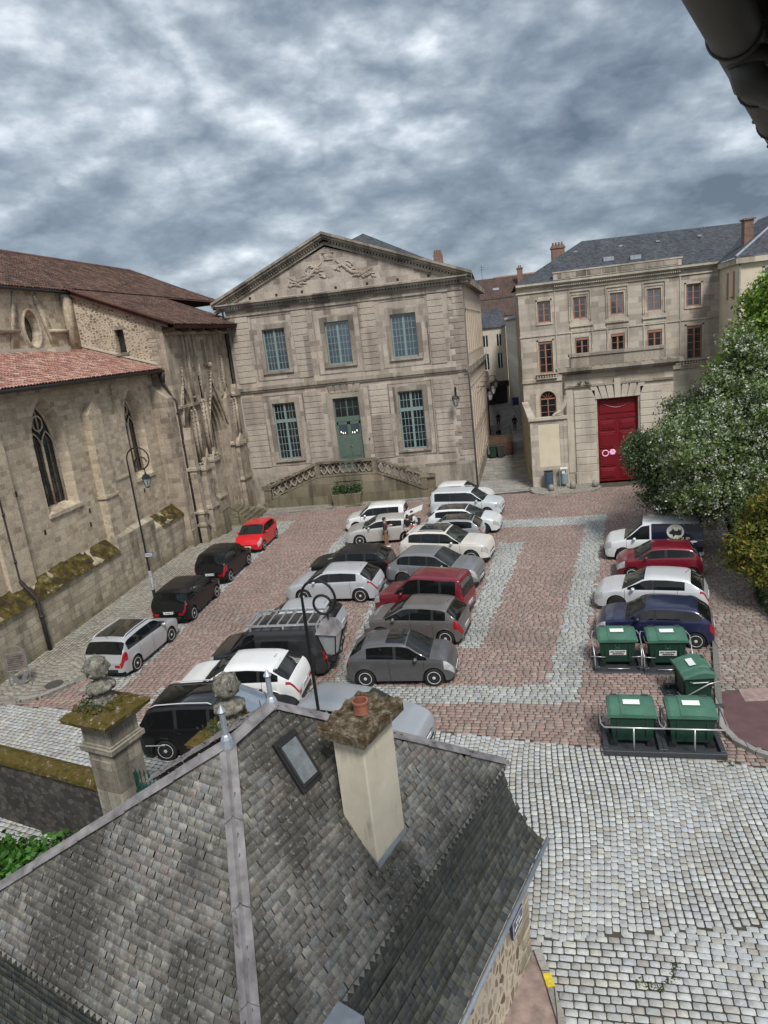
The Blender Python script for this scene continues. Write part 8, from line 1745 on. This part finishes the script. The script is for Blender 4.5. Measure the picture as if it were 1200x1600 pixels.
p3 = person('person in white bending over luggage behind the silver hatchback', -4.95, 37.0, R(190), arms='reach', top=(.6, .6, .58), leg=(.03, .03, .04), shoe=(.3, .3, .3), hgt=1.66, lean=.35)
t = thing('red_backpack', 'bright red backpack beside the person in the black top', 'backpack', (-4.95, 36.0, .55), R(80)); b = B(); b.cbox(-.15, .15, -.20, .20, 0, .52, .06); b.cbox(-.24, -.14, -.15, .15, .05, .30, .04); b.build('bag', plain('red_nylon', (.50, .012, .015), .6, var=.15), t, smooth=True, angle=30); b = B(); [b.tube([(.15, s * .1, .48), (.22, s * .1, .3), (.15, s * .1, .08)], .018, 6) for s in (-1, 1)]; b.build('strap', M['ink'], t)
person('person in black walking down the middle of the lane', -.10, 79.5, R(-80), z0=.03, hgt=1.62, arms='down', top=(.01, .01, .012), leg=(.012, .012, .015), shoe=(.03, .03, .03), far=True, step=.12)
person('person in dark clothes walking along the right side of the lane', 1.62, 75.5, R(85), z0=.03, hgt=1.62, arms='down', top=(.012, .012, .014), leg=(.015, .013, .015), shoe=(.03, .03, .03), far=True, step=.14)
person('person in a black coat behind the timber screen in the lane', -.15, 67.5, R(-60), z0=.03, hgt=1.60, arms='down', top=(.008, .008, .01), leg=(.012, .012, .015), shoe=(.03, .03, .03), far=True)

# ---------------------------------------------------------------- trees on the right
def limb(b, p, q, r0, r1, bend=.25, n=6, seed=0):
    p, q = Vector(p), Vector(q); rr = random.Random(seed); mid = [(p.lerp(q, k / n) + Vector((rr.uniform(-1, 1), rr.uniform(-1, 1), rr.uniform(-.3, .6))) * bend * math.sin(PI * k / n) * (q - p).length * .18) for k in range(n + 1)]
    b.tube(mid, [r0 + (r1 - r0) * k / n for k in range(n + 1)], 8); return mid
def tree(name, label, base, trunk_h, lobes, pal, leaf=.07, per=1400, clump=.26, r0=.22, blossom=None, cat='tree', up=.4, aspect=.55, nclump=60, core=.35):
    t = thing(name, label, cat, base); b = B(); cr_ = Vector((0, 0, trunk_h)); limb(b, (0, 0, 0), cr_, r0, r0 * .7, .3, 6, 1)
    for k, (cx, cy, cz, ax_, ay, az) in enumerate(lobes):
        m_ = limb(b, cr_ - Vector((0, 0, .2)), (cx, cy, cz - az * .1), r0 * .55, .04, .6, 7, k + 3)
        for j in range(4): a = random.uniform(0, 2 * PI); limb(b, m_[3 + j % 4], (cx + ax_ * .8 * math.cos(a), cy + ay * .8 * math.sin(a), cz + az * random.uniform(-.5, .8)), .05, .012, .5, 5, k * 7 + j)
    b.build('trunk', M['bark'], t, smooth=True)
    cl = []; wts = []
    for (cx, cy, cz, ax_, ay, az) in list(lobes)[:4]:       # loose shoots that break the outline
        for _ in range(7):
            d = RNG.normal(0, 1, 3); d[2] = abs(d[2]) * .8 - .2; d /= np.linalg.norm(d); lobes = list(lobes) + [(cx + d[0] * ax_ * 1.05, cy + d[1] * ay * 1.05, cz + d[2] * az * 1.05, .16 + .22 * RNG.random(), .16 + .22 * RNG.random(), .25 + .40 * RNG.random())]
    for (cx, cy, cz, ax_, ay, az) in lobes:
        n = 4 + int(nclump * (ax_ * ay * az) ** (1 / 1.6)); d = RNG.normal(0, 1, (n, 3)); d /= np.linalg.norm(d, axis=1)[:, None]; rad = RNG.uniform(core, 1.04, n) ** .55
        cl.append(np.array([cx, cy, cz]) + d * rad[:, None] * np.array([ax_, ay, az]))
    C = np.concatenate(cl); C = C[C[:, 2] > .4]
    leaves('crown', C, (clump, clump, clump * .7), int(len(C) * per / 60), leaf, pal, t, flat=up, aspect=aspect)
    if blossom:
        frac, bp, bs = blossom; K = C[RNG.random(len(C)) < frac]; sub = K[RNG.integers(0, len(K), len(K) * 5)] + RNG.normal(0, clump * 1.05, (len(K) * 5, 3)); leaves('blossom', sub, (.075, .075, .055), len(sub) * 9, bs, bp, t, M['blossom'], flat=.8, aspect=.9)
    return t
G_D = [(.055, .095, .038), (.08, .125, .05), (.04, .07, .03), (.10, .15, .06), (.13, .185, .09)]
G_M = [(.12, .185, .05), (.155, .225, .07), (.09, .14, .04), (.19, .26, .09), (.22, .29, .13)]
G_L = [(.14, .24, .03), (.18, .30, .04), (.11, .19, .03), (.22, .33, .06), (.09, .15, .03)]
G_Y = [(.16, .18, .03), (.22, .20, .035), (.10, .14, .03), (.27, .19, .04), (.07, .11, .025)]
WB = [(.56, .58, .51), (.48, .51, .43), (.64, .65, .59), (.38, .43, .32)]
tree('blossom_tree', 'large tree covered in small white blossom beside the right-hand row of cars', (10.3, 32.6, .1), 2.4,
     [(0.2, 0, 5.2, 2.6, 2.4, 2.5), (-1.7, -.8, 4.7, 2.0, 1.8, 1.9), (1.3, -1.5, 4.4, 2.3, 2.1, 2.2), (-.4, -1.8, 3.0, 2.0, 1.4, 1.2), (-2.1, -1.5, 3.1, 1.2, 1.0, .9), (1.6, -2.0, 3.0, 1.8, 1.4, 1.3), (.9, .4, 7.0, 1.6, 1.6, 1.9), (-.3, -1.6, 3.9, 1.8, 1.4, 1.3), (2.2, .2, 6.6, 1.7, 1.7, 1.8), (.15, .3, 9.0, .45, .45, 1.0), (.9, 0, 8.6, .55, .55, 1.0)], G_M, .085, 1500, .26, .24, (.55, WB, .038), nclump=70)
tree('dark_evergreen', 'dark green feathery tree left of the blossom tree, overhanging the navy-sided van', (8.9, 34.2, .1), 1.4,
     [(-.2, 0, 4.2, 1.7, 1.5, 1.9), (-1.5, -.2, 3.9, 1.35, 1.2, 1.3), (-2.15, -.3, 4.4, .75, .7, .75), (-.5, -.9, 2.6, 1.5, 1.2, 1.1), (.5, 0, 6.0, 1.0, 1.0, 1.3), (-.6, .2, 6.1, .7, .7, .8), (-1.2, -.8, 2.7, 1.3, 1.0, 1.0), (.3, -1.0, 2.2, 1.4, 1.0, 1.0)], G_D, .075, 1700, .22, .2, (.16, [(.45, .48, .40), (.30, .34, .24)], .022), nclump=110, up=.2, aspect=.4)
tree('lime_green_tree', 'fresh lime-green leafed tree at the upper right edge', (12.5, 34.4, .1), 4.7,
     [(-.2, 0, 8.6, 1.9, 1.9, 2.1), (-1.2, .2, 7.6, 1.2, 1.2, 1.2), (.2, 0, 10.6, 1.2, 1.2, 1.4), (1.6, 0, 8.2, 1.8, 1.8, 2.2), (-.6, -.4, 9.8, .9, .9, 1.0)], G_L, .10, 1200, .28, .25, (.10, WB, .03), nclump=80)
tree('yellow_green_shrub', 'yellow-green shrub with orange-tinged leaves at the right edge above the low wall', (9.75, 26.4, .1), .8,
     [(0, 0, 2.1, 1.0, 1.0, 1.1), (-.6, -.3, 1.7, .7, .7, .6), (.4, .4, 3.0, .9, .9, .9), (-.3, -1.0, 1.6, .7, .7, .7), (.8, -.6, 2.5, .9, .9, 1.0)], G_Y, .085, 1500, .22, .10, None, 'shrub', nclump=80, up=.6, aspect=.45)
bt = tree('dark_shrub', 'dark hanging foliage between the blossom tree and the low wall on the right', (10.6, 28.8, .1), 1.0, [(0, 0, 2.3, 1.2, 1.2, 1.3), (.6, -.8, 2.0, 1.1, 1.0, 1.2)], G_D, .075, 1400, .22, .12, None, 'shrub', nclump=80)
t = thing('bollard_post', 'thin dark post standing under the trees by the right-hand pavement', 'post', (9.35, 29.9, .1)); b = B(); b.lathe([(.06, 0), (.06, 1.1), (.07, 1.12), (.05, 1.2)], n=10); b.build('post', M['iron'], t)
t = thing('low_wall', 'pale rendered low wall at the right edge below the shrub', 'wall', (9.15, 20.0, .0), R(86)); b = B(); b.cbox(0, 6.2, -.6, 0, 0, 1.45, .02); b.build('wall_body', M['gate'], t); b = B(); b.cbox(-.05, 6.25, -.65, .05, 1.45, 1.55, .02); b.build('coping', M['trim'], t)
iv2 = leaves('creeper', [(9.05 + random.uniform(-.05, .1), 24.0 + random.uniform(0, 2.2), random.uniform(.3, 1.6)) for _ in range(30)], (.06, .14, .16), 1800, .05, G_D, None); tag(iv2, 'dark creeper trailing down the end of the low wall', 'creeper', kind='stuff')
t = thing('garden_gate_wall', 'stretch of old stone wall seen under the trees behind the parked vans', 'wall', (9.9, 35.2, 0), R(84)); b = B(); b.cbox(0, 11.5, -.5, 0, 0, 2.2, .02); b.build('wall_body', M['plinth'], t)
